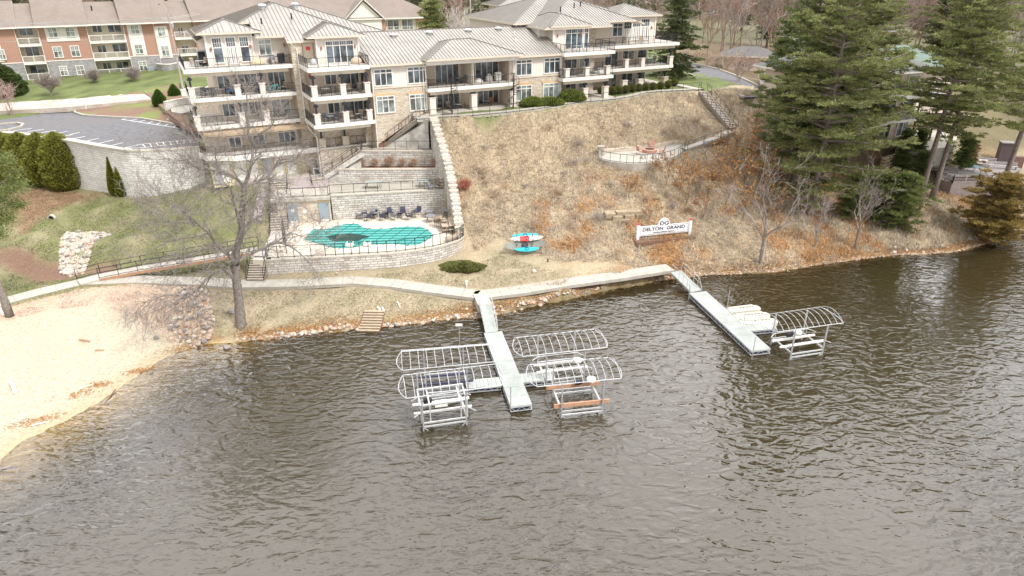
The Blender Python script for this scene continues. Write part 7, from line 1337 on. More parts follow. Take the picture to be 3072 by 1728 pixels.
for i in range(14):
    q = G(2060 + i * 32, 186 + i * 4.5 + (i % 3) * 5, 12.8); o = dup(bproto[i % 3], (q.x, q.y + 1.5, 12.6), i * 1.3, 'leafless brush clump along the far side of the driveway', 'brush beyond the driveway'); s = 1.5 + .5 * (i % 3); o.scale = (s, s, s)
q = Vector((118 / 2.27 / 1000 * (1290 - 1536) / 1 * 1.0, 118, 13)); at(pine('pine_tree', 'single full pine standing behind the middle metal roof', 12, 4.0, 41, .08, dens=.8, sz=1.2), q.x, q.y, 13)
bir = baretree('birch_tree', 'x', 9, 51, 4, 3, .4, .09, plain('birch_bark', (.58, .53, .49), .8), 'birches behind the middle roof', .025, .3, 'birch tree', stems=3)
for i, (px, lb) in enumerate(((1338, 'left white birch clump behind the middle roof'), (1368, 'middle white birch clump behind the middle roof'), (1395, 'right white birch clump beside the tall pole'))):
    q = Vector(((px - 1536) / 2268 * 120, 120, 13)); o = bir if i == 0 else dup(bir); o.location = (q.x, q.y, 13.2); o.rotation_euler = (0, 0, i * 2); o['label'] = lb
def upole(label, x, y, z0, z1, arm=2.2, rz=.5):
    o = thing('utility_pole', label, 'utility pole', (x, y, z0), rz); m = MB(); m.tube([(0, 0, -.5), (0, 0, z1 - z0)], [.17, .11], 8); m.build('pole', mat('grey_pole', (.34, .31, .29), (.50, .46, .43), 3, .85) if 'grey_pole' not in MT else MT['grey_pole'], o); m = MB(); m.box(-arm / 2, arm / 2, -.06, .06, z1 - z0 - .7, z1 - z0 - .55); m.build('crossarm', MT['grey_pole'], o)
    m = MB(); [m.lathe((s * arm * .45, 0, z1 - z0 - .55), [(.05, 0), (.07, .1), (.03, .2)], 6) for s in (-1, 0, 1)]; m.lathe((.28, 0, z1 - z0 - 2.0), [(.2, 0), (.22, .1), (.22, .7), (.15, .8)], 10); m.build('fittings', galv, o); return o
q = G(551, 278, 11.3); u, zt = VP(504, 43, (q.x, q.y), 90); upole('grey utility pole standing left of the left condominium tower', q.x, q.y, 11.2, zt)
q2 = Vector(((1408 - 1536) / 2268 * 118, 118)); upole('pale pole behind the middle metal roof', q2.x, q2.y, 13, 27.5, rz=.4); q3 = G(2093, 60, 17); upole('leaning white utility pole in the woods above the driveway', q3.x * .95, q3.y * .95, 12.5, 26.5)
q4 = G(738, 30, 18); upole('short pale pole at the top edge behind the left tower', q4.x, q4.y, 12.5, 23)
wm_ = plain('wire', (.45, .43, .42), .6)
for i, (dy, dz) in enumerate(((-.9, -.6), (0, -.5), (.9, -.6), (0, -3.2))):
    m = MB(); a = Vector((q.x + dy * .8, q.y + dy * .5, zt + dz)); b = Vector((-150 + dy, 118, zt + dz + 1)); pts = [a.lerp(b, t / 10) + Vector((0, 0, -6 * (t / 10) * (1 - t / 10))) for t in range(11)]; m.tube(pts, .028, 4); b2_ = Vector((q4.x + dy * .8, q4.y, 22.4 + dz * .5)); m.tube([a.lerp(b2_, t / 8) + Vector((0, 0, -4 * (t / 8) * (1 - t / 8))) for t in range(9)], .028, 4); tagp(m.build('power_line', wm_), ('left', 'middle', 'right', 'lowest')[i] + ' one of the sagging lines strung from the utility pole past the brick building', 'power line')
# far wood behind everything, one mass
rs2 = np.random.RandomState(2); n = 90000; x = rs2.uniform(-650, 650, n); y = 250 + 330 * rs2.rand(n); hh = 11 + 4 * mnz(x, y, .05, 4) + 2.5 * mnz(x, y, .3, 6); z = 12.5 + np.abs(hh) * rs2.rand(n) ** .7; d = rnd_unit(rs2, n) * np.array((1, 1, 1.3)); s = 1.1 + 1.1 * rs2.rand(n, 1); qv = np.cross(d, rnd_unit(rs2, n)); g = (mnz(x, y, .06, 8) + .5 * rs2.normal(size=n) > .1)[:, None]; col = np.where(g, colvar(rs2, n, (.06, .085, .035), (.12, .13, .06)), colvar(rs2, n, (.20, .16, .13), (.32, .26, .22)))
v, f = diamonds(np.stack([x, y, z], 1), d * s, qv * s * .6); o = npmesh('far_woods', v, f, col, brushm); tagp(o, 'far belt of mixed pines and bare trees along the horizon', 'woods', kind='stuff')
# ================================================================ ramp, sign, boats, furniture, small things
ra = [(*G(x, y, z).xy, z) for x, y, z in ((236, 846, 1.55), (300, 829, 1.6), (420, 806, 1.95), (560, 783, 2.5), (680, 763, 3.0), (770, 748, 3.55))]
rroot = ribbon('ramp', ra, 1.5, [concrete, jointm], thick=.0, kind='structure')
for s, lb in ((-1, 'front black railing of the long ramp left of the pool'), (1, 'rear black railing of the long ramp left of the pool')):
    pts = []
    for i, p in enumerate(ra): q0, q1 = ra[max(0, i - 1)], ra[min(len(ra) - 1, i + 1)]; d = Vector((q1[0] - q0[0], q1[1] - q0[1])).normalized(); pts.append((p[0] - d.y * .75 * s, p[1] + d.x * .75 * s, p[2] + .05))
    rl(lb, pts[1:] if s < 0 else pts, bal=0, post=2.0, mid=True)
m = MB(); pts = []
for i, p in enumerate(ra[1:], 1): q0, q1 = ra[i - 1], ra[min(len(ra) - 1, i + 1)]; d = Vector((q1[0] - q0[0], q1[1] - q0[1])).normalized(); pts.append((p[0] + d.y * .78, p[1] - d.x * .78, p[2] + .06))
for a, b in zip(pts[:-1], pts[1:]): m.beam((a[0], a[1], a[2] - .17), (b[0], b[1], b[2] - .17), .08, .3)
tagp(m.build('timber_edge', tanw), 'orange-brown timber edge board along the long ramp', 'edge board')
cv = TP(162, 655); o = thing('culvert_pipe', 'round concrete culvert mouth in the left lawn', 'culvert', (cv.x, cv.y, cv.z + .12)); m = MB()
ring = [(.42 * math.cos(t), .42 * math.sin(t)) for t in [k / 14 * 6.283 for k in range(15)]]; rin = [(x * .74, z * .74) for x, z in ring]
for k in range(14):
    m.face([(ring[k][0], -.5, ring[k][1]), (ring[k + 1][0], -.5, ring[k + 1][1]), (rin[k + 1][0], -.5, rin[k + 1][1]), (rin[k][0], -.5, rin[k][1])]); m.face([(ring[k][0], -.5, ring[k][1]), (ring[k][0], -.15, ring[k][1]), (ring[k + 1][0], -.15, ring[k + 1][1]), (ring[k + 1][0], -.5, ring[k + 1][1])]); m.face([(rin[k][0], -.5, rin[k][1]), (rin[k + 1][0], -.5, rin[k + 1][1]), (rin[k + 1][0], -.15, rin[k + 1][1]), (rin[k][0], -.15, rin[k][1])])
m.build('pipe', concrete, o); m = MB(); m.face([(x, -.25, z) for x, z in rin[:-1]]); m.build('opening', blk, o)
# --- name sign
sl, sr = G(1912, 716, 2.95), G(2067, 701, 2.95); sw = (sr - sl).length; sg = thing('name_sign', 'white arched name sign with red-capped posts standing on the lower slope', 'sign', (sl.x, sl.y, 2.8), math.atan2(sr.y - sl.y, sr.x - sl.x))
signw = plain('sign_white', (.82, .82, .82), .4); redc = plain('red_cap', (.62, .05, .06), .5); ink = plain('sign_ink', (.05, .06, .09), .5)
for x, nm in ((0, 'l'), (sw, 'r')): m = MB(); m.box(x - .15, x + .15, -.15, .15, -.5, 1.75); p_ = m.build('post', signw, sg); m = MB(); m.lathe((x, 0, 1.75), [(.21, 0), (.21, .06), (.05, .2)], 4); m.build('post_cap', redc, p_)
m = MB(); z0, z1 = .42, 1.5; cx = sw * .49; pr = [(.16, z0), (sw - .16, z0), (sw - .16, z1), (cx + .78, z1)] + [(cx + .66 * math.cos(t), z1 + .12 + .66 * math.sin(t)) for t in [math.pi * k / 12 for k in range(13)]] + [(cx - .78, z1), (.16, z1)]
m.face([(x, -.05, z) for x, z in pr]); m.face([(x, .05, z) for x, z in pr[::-1]])
for k in range(len(pr)): a, b = pr[k], pr[(k + 1) % len(pr)]; m.face([(a[0], -.05, a[1]), (a[0], .05, a[1]), (b[0], .05, b[1]), (b[0], -.05, b[1])])
bd = m.build('board', signw, sg); m = MB()
for a, b in (((.3, .52), (sw - .3, .52)), ((.3, 1.42), (cx - .7, 1.42)), ((cx + .7, 1.42), (sw - .3, 1.42)), ((.3, .52), (.3, 1.42)), ((sw - .3, .52), (sw - .3, 1.42))): m.beam((a[0], -.062, a[1]), (b[0], -.062, b[1]), .012, .022)
for k in range(12): t0, t1 = math.pi * k / 12, math.pi * (k + 1) / 12; m.beam((cx + .55 * math.cos(t0), -.062, 1.6 + .55 * math.sin(t0)), (cx + .55 * math.cos(t1), -.062, 1.6 + .55 * math.sin(t1)), .012, .022)
m.build('border_line', ink, bd)
def text(body, size, x, z, parent, mt, sx=1.0, off=.006):
    cu = bpy.data.curves.new('t', 'FONT'); cu.body = body; cu.size = size; cu.align_x = 'CENTER'; cu.extrude = .006; cu.offset = off; tmp = bpy.data.objects.new('t', cu); C.objects.link(tmp); dg = bpy.context.evaluated_depsgraph_get(); me = bpy.data.meshes.new_from_object(tmp.evaluated_get(dg)); bpy.data.objects.remove(tmp); me.materials.clear(); me.materials.append(mt); me.name = 'lettering'
    o = bpy.data.objects.new('lettering', me); C.objects.link(o); o.parent = parent; o.location = (x, -.066, z); o.rotation_euler = (R_(90), 0, 0); o.scale = (sx, 1, 1); return o
text('DG', .62, cx, 1.5, bd, ink, 1.15, .012); text('DELTON  GRAND', .50, cx, .95, bd, ink, 1.27, .012); text('condominium resort', .24, cx, .64, bd, ink, 1.25)
m = MB(); m.box(-.4, sw + .4, -.9, .9, -.6, .05); o = m.build('sign_bed', mulch); o.location = sg.location; o.rotation_euler = sg.rotation_euler; tagp(o, kind='structure')
# --- kayak rack
def hull(name, label, L, w_, h, mats, loc, rz, tilt=0, deckm=None, cat='kayak', flat=False):
    o = thing(name, label, cat, loc, rz); o.rotation_euler = (tilt, 0, rz); m = MB(); N = 14; rings = []
    for i in range(N + 1):
        t = i / N; x = (t - .5) * L; k = max(.03, math.sin(math.pi * t) ** (.55 if not flat else .35)); r = []
        for j in range(9): a = math.pi * j / 8; r.append((x, -w_ / 2 * k * math.cos(a), -h * .6 * k * math.sin(a) + h * .5 * (2 * t - 1) ** 4))
        for j in range(1, 8): a = math.pi * j / 8; r.append((x, w_ / 2 * k * math.cos(a), h * .35 * k * math.sin(a) * (0 if flat else 1) + h * .5 * (2 * t - 1) ** 4))
        rings.append(r)
    for i in range(N):
        for j in range(16): j2 = (j + 1) % 16; m.face([rings[i][j], rings[i][j2], rings[i + 1][j2], rings[i + 1][j]], 1 if (len(mats) > 1 and 4 <= i <= 7) else 0)
    m.build('hull', mats, o, smooth=True); m = MB(); m.lathe((0, 0, h * .22), [(w_ * .30, 0), (w_ * .33, .08), (w_ * .28, .09), (w_ * .25, .02)], 12); m.build('cockpit', deckm or blk, o); return o
kq = G(1577, 745, 2.5); ka = .12; kx, ky, kz = kq.x, kq.y, float(ZT(kq.x, kq.y)) - .05
turq = plain('turquoise_plastic', (.02, .42, .52), .35); redk = plain('red_plastic', (.70, .06, .06), .35); whk = plain('white_plastic', (.72, .72, .72), .35); grk = plain('grey_green_hull', (.22, .23, .20), .5)
rk = thing('kayak_rack', 'brown wooden rack holding boats on the lawn right of the pool', 'boat rack', (kx, ky, kz), ka)
for x in (-.95, .75): m = MB(); m.box(x - .05, x + .05, -.05, .05, -.2, 1.9); [m.box(x - .05, x + .05, -.55, .5, z, z + .08) for z in (.35, .8, 1.25)]; m.build('upright', wood, rk)
hull('kayak', 'short turquoise kayak lowest at the front of the rack', 2.7, .62, .32, [turq], (kx + .1, ky - .85, kz + .42), ka, .5); hull('jon_boat', 'long grey-green boat lying on its side under the kayaks', 4.6, 1.0, .5, [grk], (kx - .1, ky - .25, kz + .70), ka + .10, 1.0, None, 'boat', True)
hull('kayak', 'white kayak with a red middle and turquoise tip in the rack', 3.6, .66, .34, [whk, redk], (kx + .1, ky - .05, kz + 1.35), ka + .05, .7); hull('kayak', 'turquoise kayak lying topmost at the back of the rack', 2.9, .7, .34, [turq], (kx - .05, ky + .45, kz + 1.45), ka, .6, None)
# --- timber shore steps, stones and pipes on the lawn
sb = G(1105, 990, .2); st_ = thing('timber_steps', 'weathered timber steps going down into the water left of the main dock', 'steps', (sb.x, sb.y, 0), -.04); m = MB()
for i in range(8): m.box(-.95, .95, i * .36, i * .36 + .4, -.5, .10 + i * .09, 0); m.box(-1, 1, i * .36 - .04, i * .36, .0, .13 + i * .09, 1)
m.build('treads', [mat('sandy_tread', (.34, .28, .20), (.46, .40, .30), 4, .9), wood], st_)
def stick(name, label, cat, px, py, px2, py2, r, mt, dz=.05, z=None):
    a = TP(px, py); b = TP(px2, py2); m = MB(); c = (a + b) / 2; m.tube([a - c + Vector((0, 0, dz)), Vector((.03, .02, dz * 1.4)), b - c + Vector((0, 0, dz))], r, 7); o = m.build(name, mt); o.location = c; tagp(o, label, cat)
stick('white_pipe', 'white pipe lying on the lawn above the shore steps, left one', 'pipe', 1133, 925, 1142, 940, .09, white, .1); stick('white_pipe', 'white pipe lying on the lawn above the shore steps, right one', 'pipe', 1148, 927, 1153, 944, .09, white, .1); stick('white_pipe', 'thin white pipe on the lawn near the gangway', 'pipe', 1192, 910, 1200, 928, .05, white, .1); stick('white_bollard', 'white upright tube lying on the sand at the left edge', 'pipe', 32, 1150, 48, 1182, .13, white, .15); stick('white_pipe', 'white pipe leaning at the left edge beside the pine trunk', 'pipe', -2, 925, 12, 955, .1, white, .3)
stick('driftwood', 'dark driftwood stick on the wet sand', 'driftwood', 315, 1212, 348, 1175, .05, darktw); stick('driftwood', 'pale driftwood log in the shallows at the lower left', 'driftwood', -10, 1420, 52, 1403, .10, twigm, .12); stick('driftwood', 'white driftwood branch at the edge of the sand by the rusty leaves', 'driftwood', 95, 1280, 140, 1270, .05, whk); stick('driftwood', 'brown bark piece on the upper sand', 'driftwood', 238, 1022, 270, 1027, .07, tanw); stick('driftwood', 'second brown bark piece lower on the sand', 'driftwood', 285, 1053, 312, 1055, .07, tanw); stick('driftwood', 'thin dark waterline stick near the sand point', 'driftwood', 450, 1128, 460, 1120, .06, blk)
for px, py, s, lb in ((470, 1017, .28, 'dark rounded boulder alone on the sand'), (682, 1052, .32, 'dark boulder standing in the shallow water'), (697, 940, .45, 'grey boulder on the lawn left of the oak trunk'), (1602, 817, .3, 'pale round stone on the lawn above the right walkway'), (560, 893, .5, 'dark boulder at the head of the beach spillway'), (1010, 822, .15, 'small white stone below the pool wall')):
    q = TP(px, py); o = rocks[2 if 'dark' in lb or 'grey' in lb else 0].copy(); C.objects.link(o); o.location = (q.x, q.y, max(q.z, 0) + s * .3); o.scale = (s, s, s * 1.1); o.rotation_euler = (0, 0, px); tagp(o, lb, 'rock')
    if 'group' in o: del o['group']
for px, py, s, lb in ((220, 1188, 1.0, 'patch of rusty leaves on the sand near the water'), (105, 1265, 1.1, 'patch of rusty leaves at the waterline by the metal grate'), (290, 1155, .8, 'rusty leaf patch on the wet sand'), (545, 1045, 1.2, 'rusty leaf patch under the beach spillway stones'), (420, 1115, .8, 'thin line of rusty leaves on the lower sand')):
    q = TP(px, py); rs2 = np.random.RandomState(px); n = 260; x = q.x + rs2.normal(size=n) * s * .7; y = q.y + rs2.normal(size=n) * s * .28 + (x - q.x) * .5; z = ZT(x, y, False) + .02; d = rnd_unit(rs2, n) * np.array((1, 1, .25)); v, f = diamonds(np.stack([x, y, np.maximum(z, .03)], 1), d * .07, np.cross(d, np.array([0, 0, 1.])) * .05); o = npmesh('leaf_patch', v, f, colvar(rs2, n, (.30, .13, .04), (.46, .25, .09), .2), brushm); tagp(o, lb, 'fallen leaves', kind='stuff')
q = G(20, 1262, .3); o = thing('metal_grate', 'rusty metal grate lying at the water edge at the far left', 'grate', (q.x, q.y, .25), .35); m = MB(); [m.beam((-1.2 + i * .3, -.5, .1 * math.sin(i)), (-1.2 + i * .3, .5, .1 * math.sin(i)), .03, .03) for i in range(9)]; [m.beam((-1.2, -.5 + i * .25, .05), (1.2, -.5 + i * .25, .05), .03, .03) for i in range(5)]; m.build('bars', galv, o)
q = G(1672, 795, 1.5); m = MB(); m.tube([(0, 0, -.2), (0, 0, .35)], .07, 6); o = m.build('marker_post', blk); o.location = (q.x - 1, q.y, float(ZT(q.x, q.y))); tagp(o, 'small black marker post by the right walkway', 'post')
q = G(2040, 805, 1.3); m = MB(); m.tube([(0, 0, -.2), (0, 0, 1.1)], .03, 6); o = m.build('marker_post', plain('purple_post', (.15, .12, .35), .5)); o.location = (q.x, q.y + .4, 1.2); tagp(o, 'thin purple marker post at the end of the right walkway', 'post')
q = G(1418, 865, 1.25); m = MB(); m.box(-.08, .08, -.08, .08, 0, .75); o = m.build('power_pedestal', white); o.location = (q.x - .6, q.y + .3, 1.2); tagp(o, 'white pedestal beside the top of the main gangway', 'pedestal')
q = G(259, 330, 10.8); m = MB(); m.box(-.06, .06, -.06, .06, 0, 1.5); o = m.build('marker_post', white); o.location = (q.x, q.y, 10.8); tagp(o, 'white marker post at the tip of the parking lot island', 'post')
q = G(278, 232, 12.2); m = MB(); m.box(-.4, .4, -.2, .2, 0, .6); o = m.build('meter_box', blk); o.location = (q.x, q.y, 12); tagp(o, 'small black meter box on the lawn by the brick building', 'meter box')
# --- entry steps left of the tower
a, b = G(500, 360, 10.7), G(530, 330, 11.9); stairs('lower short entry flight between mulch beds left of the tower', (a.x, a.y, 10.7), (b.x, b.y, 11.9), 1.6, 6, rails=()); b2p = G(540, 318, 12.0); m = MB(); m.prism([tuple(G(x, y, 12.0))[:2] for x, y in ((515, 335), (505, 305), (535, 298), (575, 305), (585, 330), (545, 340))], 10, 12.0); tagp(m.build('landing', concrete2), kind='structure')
m = MB(); wallstrip(m, [tuple(G(x, y, 12.6))[:2] for x, y in ((498, 312), (530, 305), (560, 300), (590, 302))], 12.8, 10.5, .4, 1, 0, cap=1); tagp(m.build('garden_wall', [blockbig, cope]), 'low white block garden wall by the entry steps left of the tower', 'wall')
# --- furniture kinds
def chair(label, p, rz, fab, frame=None, h=.95, w_=.58, group=None, name='chair', cat='chair', recl=.18):
    frame = frame or blk; o = thing(name, label, cat, p, rz, group); m = MB(); m.box(-w_ / 2, w_ / 2, -.28, .24, .40, .45); m.build('seat', fab, o); m = MB(); m.beam((0, .24, .42), (0, .24 + recl, h), .05, w_, up=(1, 0, 0)) if False else m.face([(-w_ / 2, .22, .44), (w_ / 2, .22, .44), (w_ / 2, .22 + recl, h), (-w_ / 2, .22 + recl, h)]); m.face([(-w_ / 2, .26, .44), (-w_ / 2, .26 + recl, h), (w_ / 2, .26 + recl, h), (w_ / 2, .26, .44)]); m.build('backrest', fab, o)
    for sx in (-1, 1):
        for y in (-.26, .24): m = MB(); m.tube([(sx * w_ / 2, y, 0), (sx * w_ / 2, y, .64 if y < 0 else .5)], .02, 4); m.build('leg', frame, o)
        m = MB(); m.beam((sx * w_ / 2, -.28, .64), (sx * w_ / 2, .3, .64), .05, .03); m.build('armrest', frame, o)
    return o
def lounger(label, p, rz, fab, group=None, back=.35):
    o = thing('sun_lounger', label, 'sun lounger', p, rz, group); m = MB(); m.box(-.33, .33, -1.0, .25, .30, .35); m.build('seat', fab, o); m = MB(); m.face([(-.33, .25, .34), (.33, .25, .34), (.33, .95, .34 + back), (-.33, .95, .34 + back)]); m.face([(-.33, .25, .30), (-.33, .95, .30 + back), (.33, .95, .30 + back), (.33, .25, .30)]); m.build('backrest', fab, o)
    for sx in (-1, 1):
        for y in (-.8, .4): m = MB(); m.tube([(sx * .32, y, 0), (sx * .32, y, .3)], .02, 4); m.build('leg', blk, o)
    return o
def LC(u, v, z): x, y = BW(u, v); return (x, y, z)
CA = BA
# pool furniture
pg = 'metal chairs stacked along the pool wall'; navy = plain('navy_sling', (.06, .065, .11), .6)
for i in range(14):
    px = 1078 + i * 13.2 + (i % 2) * 4; q = G(px, 655 - i * .4 + (i % 3) * 4, 3.65); z = 3.65
    chair('stacked dark metal chair in the row against the pool wall, %s of the row' % (('left part', 'middle part', 'right part')[min(2, i // 5)]), (q.x, q.y, z + (.35 if i % 3 == 1 else 0)), i * 1.9, navy if i % 4 else greyf, group=pg + (', left', ', middle', ', right')[min(2, i // 5)])
for i, (px, py, s, zz_, lb) in enumerate(((1293, 655, 1.25, .75, 'front round grey table in the right corner of the pool deck'), (1288, 640, 1.25, .75, 'back round grey table in the right corner of the pool deck'), (1343, 642, 1.3, .95, 'round grey table on top of the stack by the wing wall'))):
    q = G(px, py + 10, 3.65); table('round_table', lb, (q.x, q.y, 3.65), 0, s, s, zz_, greyf, blk, True, group='round tables in the pool corner')
for i, (px, py, rz, st2, lb) in enumerate(((1338, 690, .25, 0, 'lower tan lounger of the stack in the pool corner'), (1338, 690, .25, .4, 'upper tan lounger of the stack in the pool corner'), (1362, 692, .15, .1, 'tan lounger against the wing wall by the pool'), (1362, 690, .15, .5, 'tan lounger lying topmost against the wing wall'), (1366, 718, -.9, 0, 'single tan lounger near the right end of the pool fence'))):
    q = G(px, py, 3.65); lounger(lb, (q.x - .2, q.y, 3.66 + st2), rz, tanf, 'tan loungers in the pool corner')
for i in range(4): q = G(1312 + i * 7, 678 + i * 3, 3.65); chair('tan-cushioned chair in the nested stack beside the loungers', (q.x, q.y, 3.66 + .18 * i), 1.4, tanf, group='nested tan chairs by the pool')
q = G(1110, 636, 5.1); o = thing('life_ring', 'white life ring hanging on the block wall behind the pool', 'life ring', (q.x, 74.55 + (q.x + 20.4) * .177 - .15, 5.0), R_(10)); m = MB(); m.tube([(.26 * math.cos(k / 16 * 6.283), 0, .26 * math.sin(k / 16 * 6.283)) for k in range(17)], .07, 8, cap=False); m.build('ring', white, o)
m = MB(); m.tube([(-14.5, 75.0, 5.35), (-11.0, 75.6, 5.35)], .025, 5); tagp(m.build('rescue_pole', alu), 'long aluminium rescue pole on the wall beside the life ring', 'pole')
q = G(860, 760, 3.65); o = thing('furled_umbrella', 'tall furled dark umbrella at the left side of the pool deck', 'umbrella', (q.x, q.y, 3.6)); m = MB(); m.tube([(0, 0, 0), (0, 0, 4.2)], .035, 6); m.build('pole', blk, o); m = MB(); m.tube([(0, 0, 1.0), (0, 0, 1.4), (.02, 0, 3.2), (0, 0, 4.1)], [.10, .20, .16, .05], 8); m.build('canopy', plain('dark_canvas', (.05, .045, .06), .9), o)
# middle and upper terrace
q = G(1120, 566, 6.5); table('table', 'long glass-topped table on the middle terrace', (q.x, q.y + .3, 6.5), .03, 1.9, .9, .74, gtop, blk); q = G(1270, 560, 6.5); table('round_table', 'round glass table near the right end of the middle terrace', (q.x, q.y, 6.5), 0, 1.3, 1.3, .74, gtop, blk, True)
q = G(1290, 570, 6.5); chair('dark chair right of the round glass table on the middle terrace', (q.x + .2, q.y, 6.5), 1.2, greyf)
for i in range(3): q = G(1330, 566, 6.5); lounger('tan folded lounger piled at the right end of the middle terrace', (q.x - .1 + .1 * i, q.y, 6.52 + .35 * i), 1.5 + .2 * i, tanf, 'folded loungers on the middle terrace', .5)
q = G(1298, 440, 10.0); bench('small tan bench on the upper terrace by the wing wall', (q.x, q.y, 10.0), .1, 1.3, False)['group'] = 'terrace benches'
# fire pit chairs
salm = plain('salmon_chair', (.48, .27, .21), .7)
for px, py, rz, lb in ((1918, 462, 1.9, 'salmon armchair left of the fire pit'), (1955, 447, 0, 'salmon armchair behind the fire pit'), (1985, 463, -1.7, 'salmon armchair right of the fire pit')): q = G(px, py, 8.4); chair(lb, (q.x, q.y, 8.4), rz, salm, salm, 1.05, .7, 'salmon armchairs round the fire pit')
for px, lb in ((1930, 'small metal side table in front of the fire pit, left one'), (1962, 'small metal side table in front of the fire pit, middle one'), (1992, 'small metal side table in front of the fire pit, right one')): q = G(px, 475, 8.4); table('side_table', lb, (q.x, q.y, 8.4), 0, .5, .5, .45, greyf, blk, group='side tables by the fire pit')
# balconies: u, v, z, kind
def sofa(label, p, rz, fab, fr, L=1.7, group=None):
    o = thing('sofa', label, 'sofa', p, rz, group); m = MB(); m.box(-L / 2, L / 2, -.4, .35, .28, .48); m.build('cushions', fab, o); m = MB(); m.box(-L / 2, L / 2, .25, .45, .48, .95); m.build('backrest', greyf if fab is not tanf else tanf, o); m = MB(); m.box(-L / 2 - .08, L / 2 + .08, -.42, .47, .08, .27); m.box(-L / 2 - .1, -L / 2 - .002, -.42, .47, .27, .65); m.box(L / 2 + .002, L / 2 + .1, -.42, .47, .27, .65); m.build('frame', fr, o); return o
bluef = plain('blue_cushion', (.06, .20, .42), .8); BL = 'balcony of the left tower'
sofa('blue-cushioned outdoor sofa on the second left balcony', LC(-14.2, 6.9, 16.6), CA, bluef, blk)
for u, v, z, rz, fab, lb in ((-17.3, 6.4, 16.6, .5, greyf, 'leftmost dark chair on the second left balcony'), (-16.4, 6.1, 16.6, 2.6, greyf, 'dark chair nearest the sofa on the second left balcony'), (-8.6, 6.6, 16.6, -.6, tanf, 'tan chair beside the bicycle on the second left balcony'), (-17.8, 7.6, 19.7, .8, tanf, 'left beige chair on the top left corner terrace'), (-16.9, 7.4, 19.7, -1, tanf, 'right beige chair on the top left corner terrace'), (-9.6, 6.4, 19.7, 0, greyf, 'dark high-backed chair on the top left balcony'),
    (-5.4, 1.9, 16.6, .3, tanf, 'leftmost tan chair on the second bay balcony'), (-4.6, 2.2, 16.6, 0, tanf, 'second tan chair on the second bay balcony'), (-3.4, 2.2, 16.6, 0, tanf, 'tan chair by the window of the second bay balcony'), (-2.2, 1.6, 16.6, 0, tanf, 'tan chair behind the middle pillar of the second bay balcony'), (-.9, 1.9, 16.6, -.4, tanf, 'rightmost tan chair on the second bay balcony'), (-5.3, 1.6, 13.5, .2, greyf, 'left grey chair on the lower bay balcony'), (-4.2, 1.7, 13.5, -1.2, greyf, 'second grey chair on the lower bay balcony'), (-2.2, 1.5, 13.5, .2, tanf, 'left cushioned chair on the lower bay balcony'), (-1.0, 1.9, 13.5, -.2, tanf, 'right cushioned chair on the lower bay balcony'),
    (8.2, 1.6, 16.6, .5, tanf, 'tan chair at the left end of the middle balcony'), (11.1, 2.1, 16.6, 1.2, greyf, 'left chair of the bistro set on the middle balcony'), (12.3, 2.0, 16.6, -1.4, greyf, 'right chair of the bistro set on the middle balcony'), (8.5, 1.3, 13.5, .8, tanf, 'leftmost tan chair on the lower middle patio'), (10.4, 2.0, 13.5, .2, tanf, 'tan chair by the sliding door of the lower middle patio'), (12.2, 2.0, 13.5, -.6, tanf, 'tan chair right of the round table on the lower middle patio'), (16.2, 2.3, 13.5, -.9, lampm, 'brown chair at the right end of the lower middle patio'),
    (27.2, 1.2, 19.7, 1.4, greyf, 'left wicker chair on the top right bay balcony'), (30.0, 1.2, 19.7, -1.3, greyf, 'right wicker chair on the top right bay balcony'), (39.8, 6.1, 19.7, .2, tanf, 'left folding chair on the top right terrace'), (42.6, 6.1, 19.7, -.2, tanf, 'right folding chair on the top right terrace'), (45.8, 8.4, 19.7, .5, greyf, 'dark chair in the far corner of the top right terrace'), (28.1, 1.2, 16.6, .3, greyf, 'left grey chair on the second right bay balcony'), (30.4, 1.4, 16.6, .1, greyf, 'middle grey chair on the second right bay balcony'), (31.6, 1.2, 16.6, -.4, greyf, 'right grey chair on the second right bay balcony'), (39.0, 6.2, 16.6, .5, tanf, 'left chair on the second right terrace'), (44.6, 7.0, 16.6, 1.2, tanf, 'chair left of the table on the second right terrace'), (45.9, 7.2, 16.6, -1.3, tanf, 'chair right of the table on the second right terrace')):
    chair(lb, LC(u, v, z), CA + rz, fab, group='balcony chairs')
for u, v, z, L, rnd, lb in ((-17.3, 6.9, 19.7, .9, True, 'small round table between the beige chairs on the top left terrace'), (-16.9, 6.9, 16.6, 1.0, False, 'dark coffee table between chairs on the second left balcony'), (-5.0, 1.4, 16.6, 1.0, True, 'round table among tan chairs on the second bay balcony'), (-4.8, 1.4, 13.5, .9, True, 'round table between grey chairs on the lower bay balcony'), (-1.6, 1.2, 13.5, .6, False, 'low table before the cushioned chairs on the lower bay balcony'), (11.7, 2.0, 16.6, .8, True, 'bistro table on the middle balcony'), (11.3, 1.6, 13.5, 1.1, True, 'round table on the lower middle patio'), (15.5, 1.9, 13.5, .9, False, 'brown table on the lower middle patio right of the pillar'), (28.6, 1.1, 19.7, 1.1, False, 'square dark table between the wicker chairs on the top right bay'), (45.3, 7.0, 16.6, 1.2, True, 'round table under the terrace at the right end of the second level')):
    table('round_table' if rnd else 'table', lb, LC(u, v, z), CA, L, L * .8, .7, greyf if 'dark' in lb or 'brown' in lb else gtop, blk, rnd, group='balcony tables')
def grill(label, p, rz, cover=None):
    o = thing('grill', label, 'grill', p, rz); c = cover or blk; m = MB(); m.box(-.35, .35, -.28, .28, .1, .8); m.build('cabinet', c, o); m = MB(); m.tube([(-.38, 0, .85), (.38, 0, .85)], .27, 10); m.build('lid', c, o); m = MB(); m.box(-.75, -.36, -.25, .25, .74, .78); m.box(.36, .75, -.25, .25, .74, .78); m.build('side_shelf', c, o); return o
navyc = plain('navy_cover', (.04, .07, .18), .8)
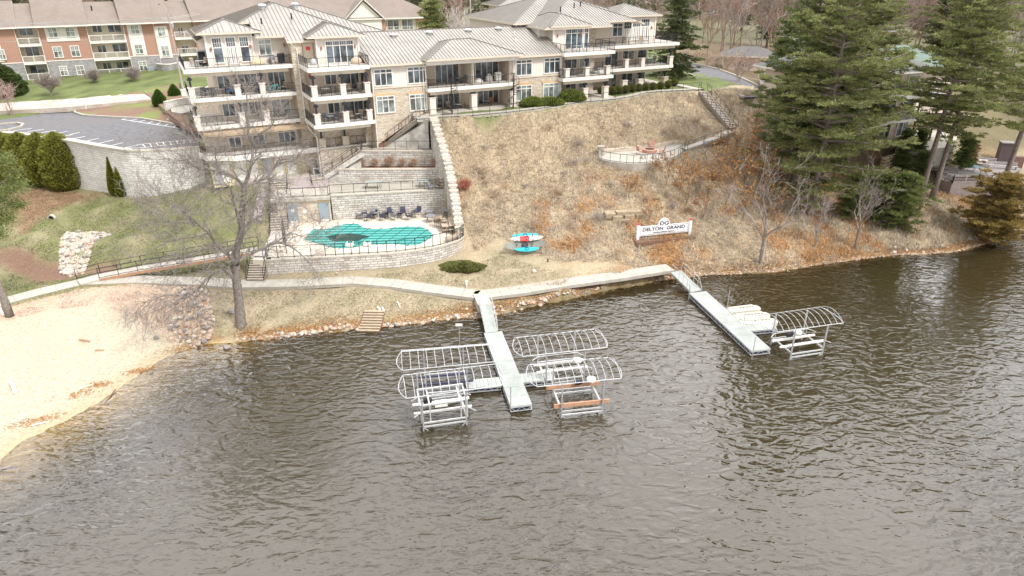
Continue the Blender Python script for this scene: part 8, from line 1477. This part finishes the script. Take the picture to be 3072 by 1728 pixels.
grill('black grill against the left end wall of the top left terrace', LC(-16.9, 8.3, 19.7), CA + 1.2); grill('navy-covered grill by the pillar on the second left balcony', LC(-11.3, 6.7, 16.6), CA, navyc); grill('dark covered grill at the right end of the top left balcony', LC(-8.6, 6.3, 19.7), CA); grill('white covered grill on the right half of the middle balcony', LC(17.0, 1.6, 16.6), CA, white); grill('blue-covered grill on the lower terrace of the right tower', LC(42.5, 6.5, 13.55), CA, plain('pale_blue_cover', (.35, .45, .55), .7))
m = MB(); m.box(-.45, .45, -.35, .35, 0, 1.5); m.box(-.36, .36, -.37, -.352, .3, 1.4, 1); o = m.build('air_handler', [alu, blk]); o.location = LC(-16.8, 9.6, 19.7); o.rotation_euler = (0, 0, CA); tagp(o, 'grey louvred air handler on the top left corner terrace', 'air conditioner')
for u, v, z, s, mt, lb in ((-11.2, 6.3, 19.7, (.75, .4, .35), plain('cream_cover', (.66, .58, .40), .9), 'cream covered furniture lump on the top left balcony'), (-5.6, 3.2, 19.7, (.4, .4, .4), alu, 'grey round planter on the top bay balcony'), (-.9, 2.2, 19.7, (.7, .5, .38), plain('beige_cover', (.55, .44, .32), .9), 'beige beanbag-like cover at the right end of the top bay balcony'), (14.2, 1.4, 16.6, (.6, .4, .3), white, 'low white covered box on the middle balcony right of the divider'), (-.5, 1.0, 13.5, (.16, .16, .3), redk, 'bright red can at the right end of the lower bay balcony'), (15.9, 1.9, 16.6, (.5, .4, .5), white, 'white covered chair next to the white grill')):
    m = MB(); m.lathe((0, 0, 0), [(.95, 0), (1, .5), (.85, 1.2), (.4, 1.75), (.05, 1.9)], 12); o = m.build('covered_furniture' if s[0] > .3 else 'red_can', mt, None, smooth=True); o.location = LC(u, v, z); o.rotation_euler = (0, 0, CA); o.scale = s; tagp(o, lb, 'cover' if s[0] > .3 else 'can')
bk_ = thing('bicycle', 'turquoise bicycle parked on the second left balcony', 'bicycle', LC(-9.9, 5.75, 16.62), CA); tq = plain('turquoise_paint', (.15, .62, .60), .4)
for x in (-.52, .52): m = MB(); m.tube([(x + .33 * math.cos(k / 16 * 6.283), 0, .34 + .33 * math.sin(k / 16 * 6.283)) for k in range(17)], .025, 5, cap=False); m.build('wheel', blk, bk_)
m = MB(); [m.tube([Vector(a), Vector(b)], .03, 5) for a, b in (((-.52, 0, .34), (-.15, 0, .85)), ((-.52, 0, .34), (-.05, 0, .32)), ((-.05, 0, .32), (-.18, 0, .88)), ((-.05, 0, .32), (.36, 0, .85)), ((-.16, 0, .7), (.34, 0, .8)), ((.34, 0, .98), (.52, 0, .34)))]; m.build('frame', tq, bk_); m = MB(); m.box(-.32, -.06, -.07, .07, .9, .96); m.build('saddle', blk, bk_); m = MB(); m.beam((.34, -.28, 1.0), (.34, .28, 1.0), .03, .03); m.build('handlebar', blk, bk_)
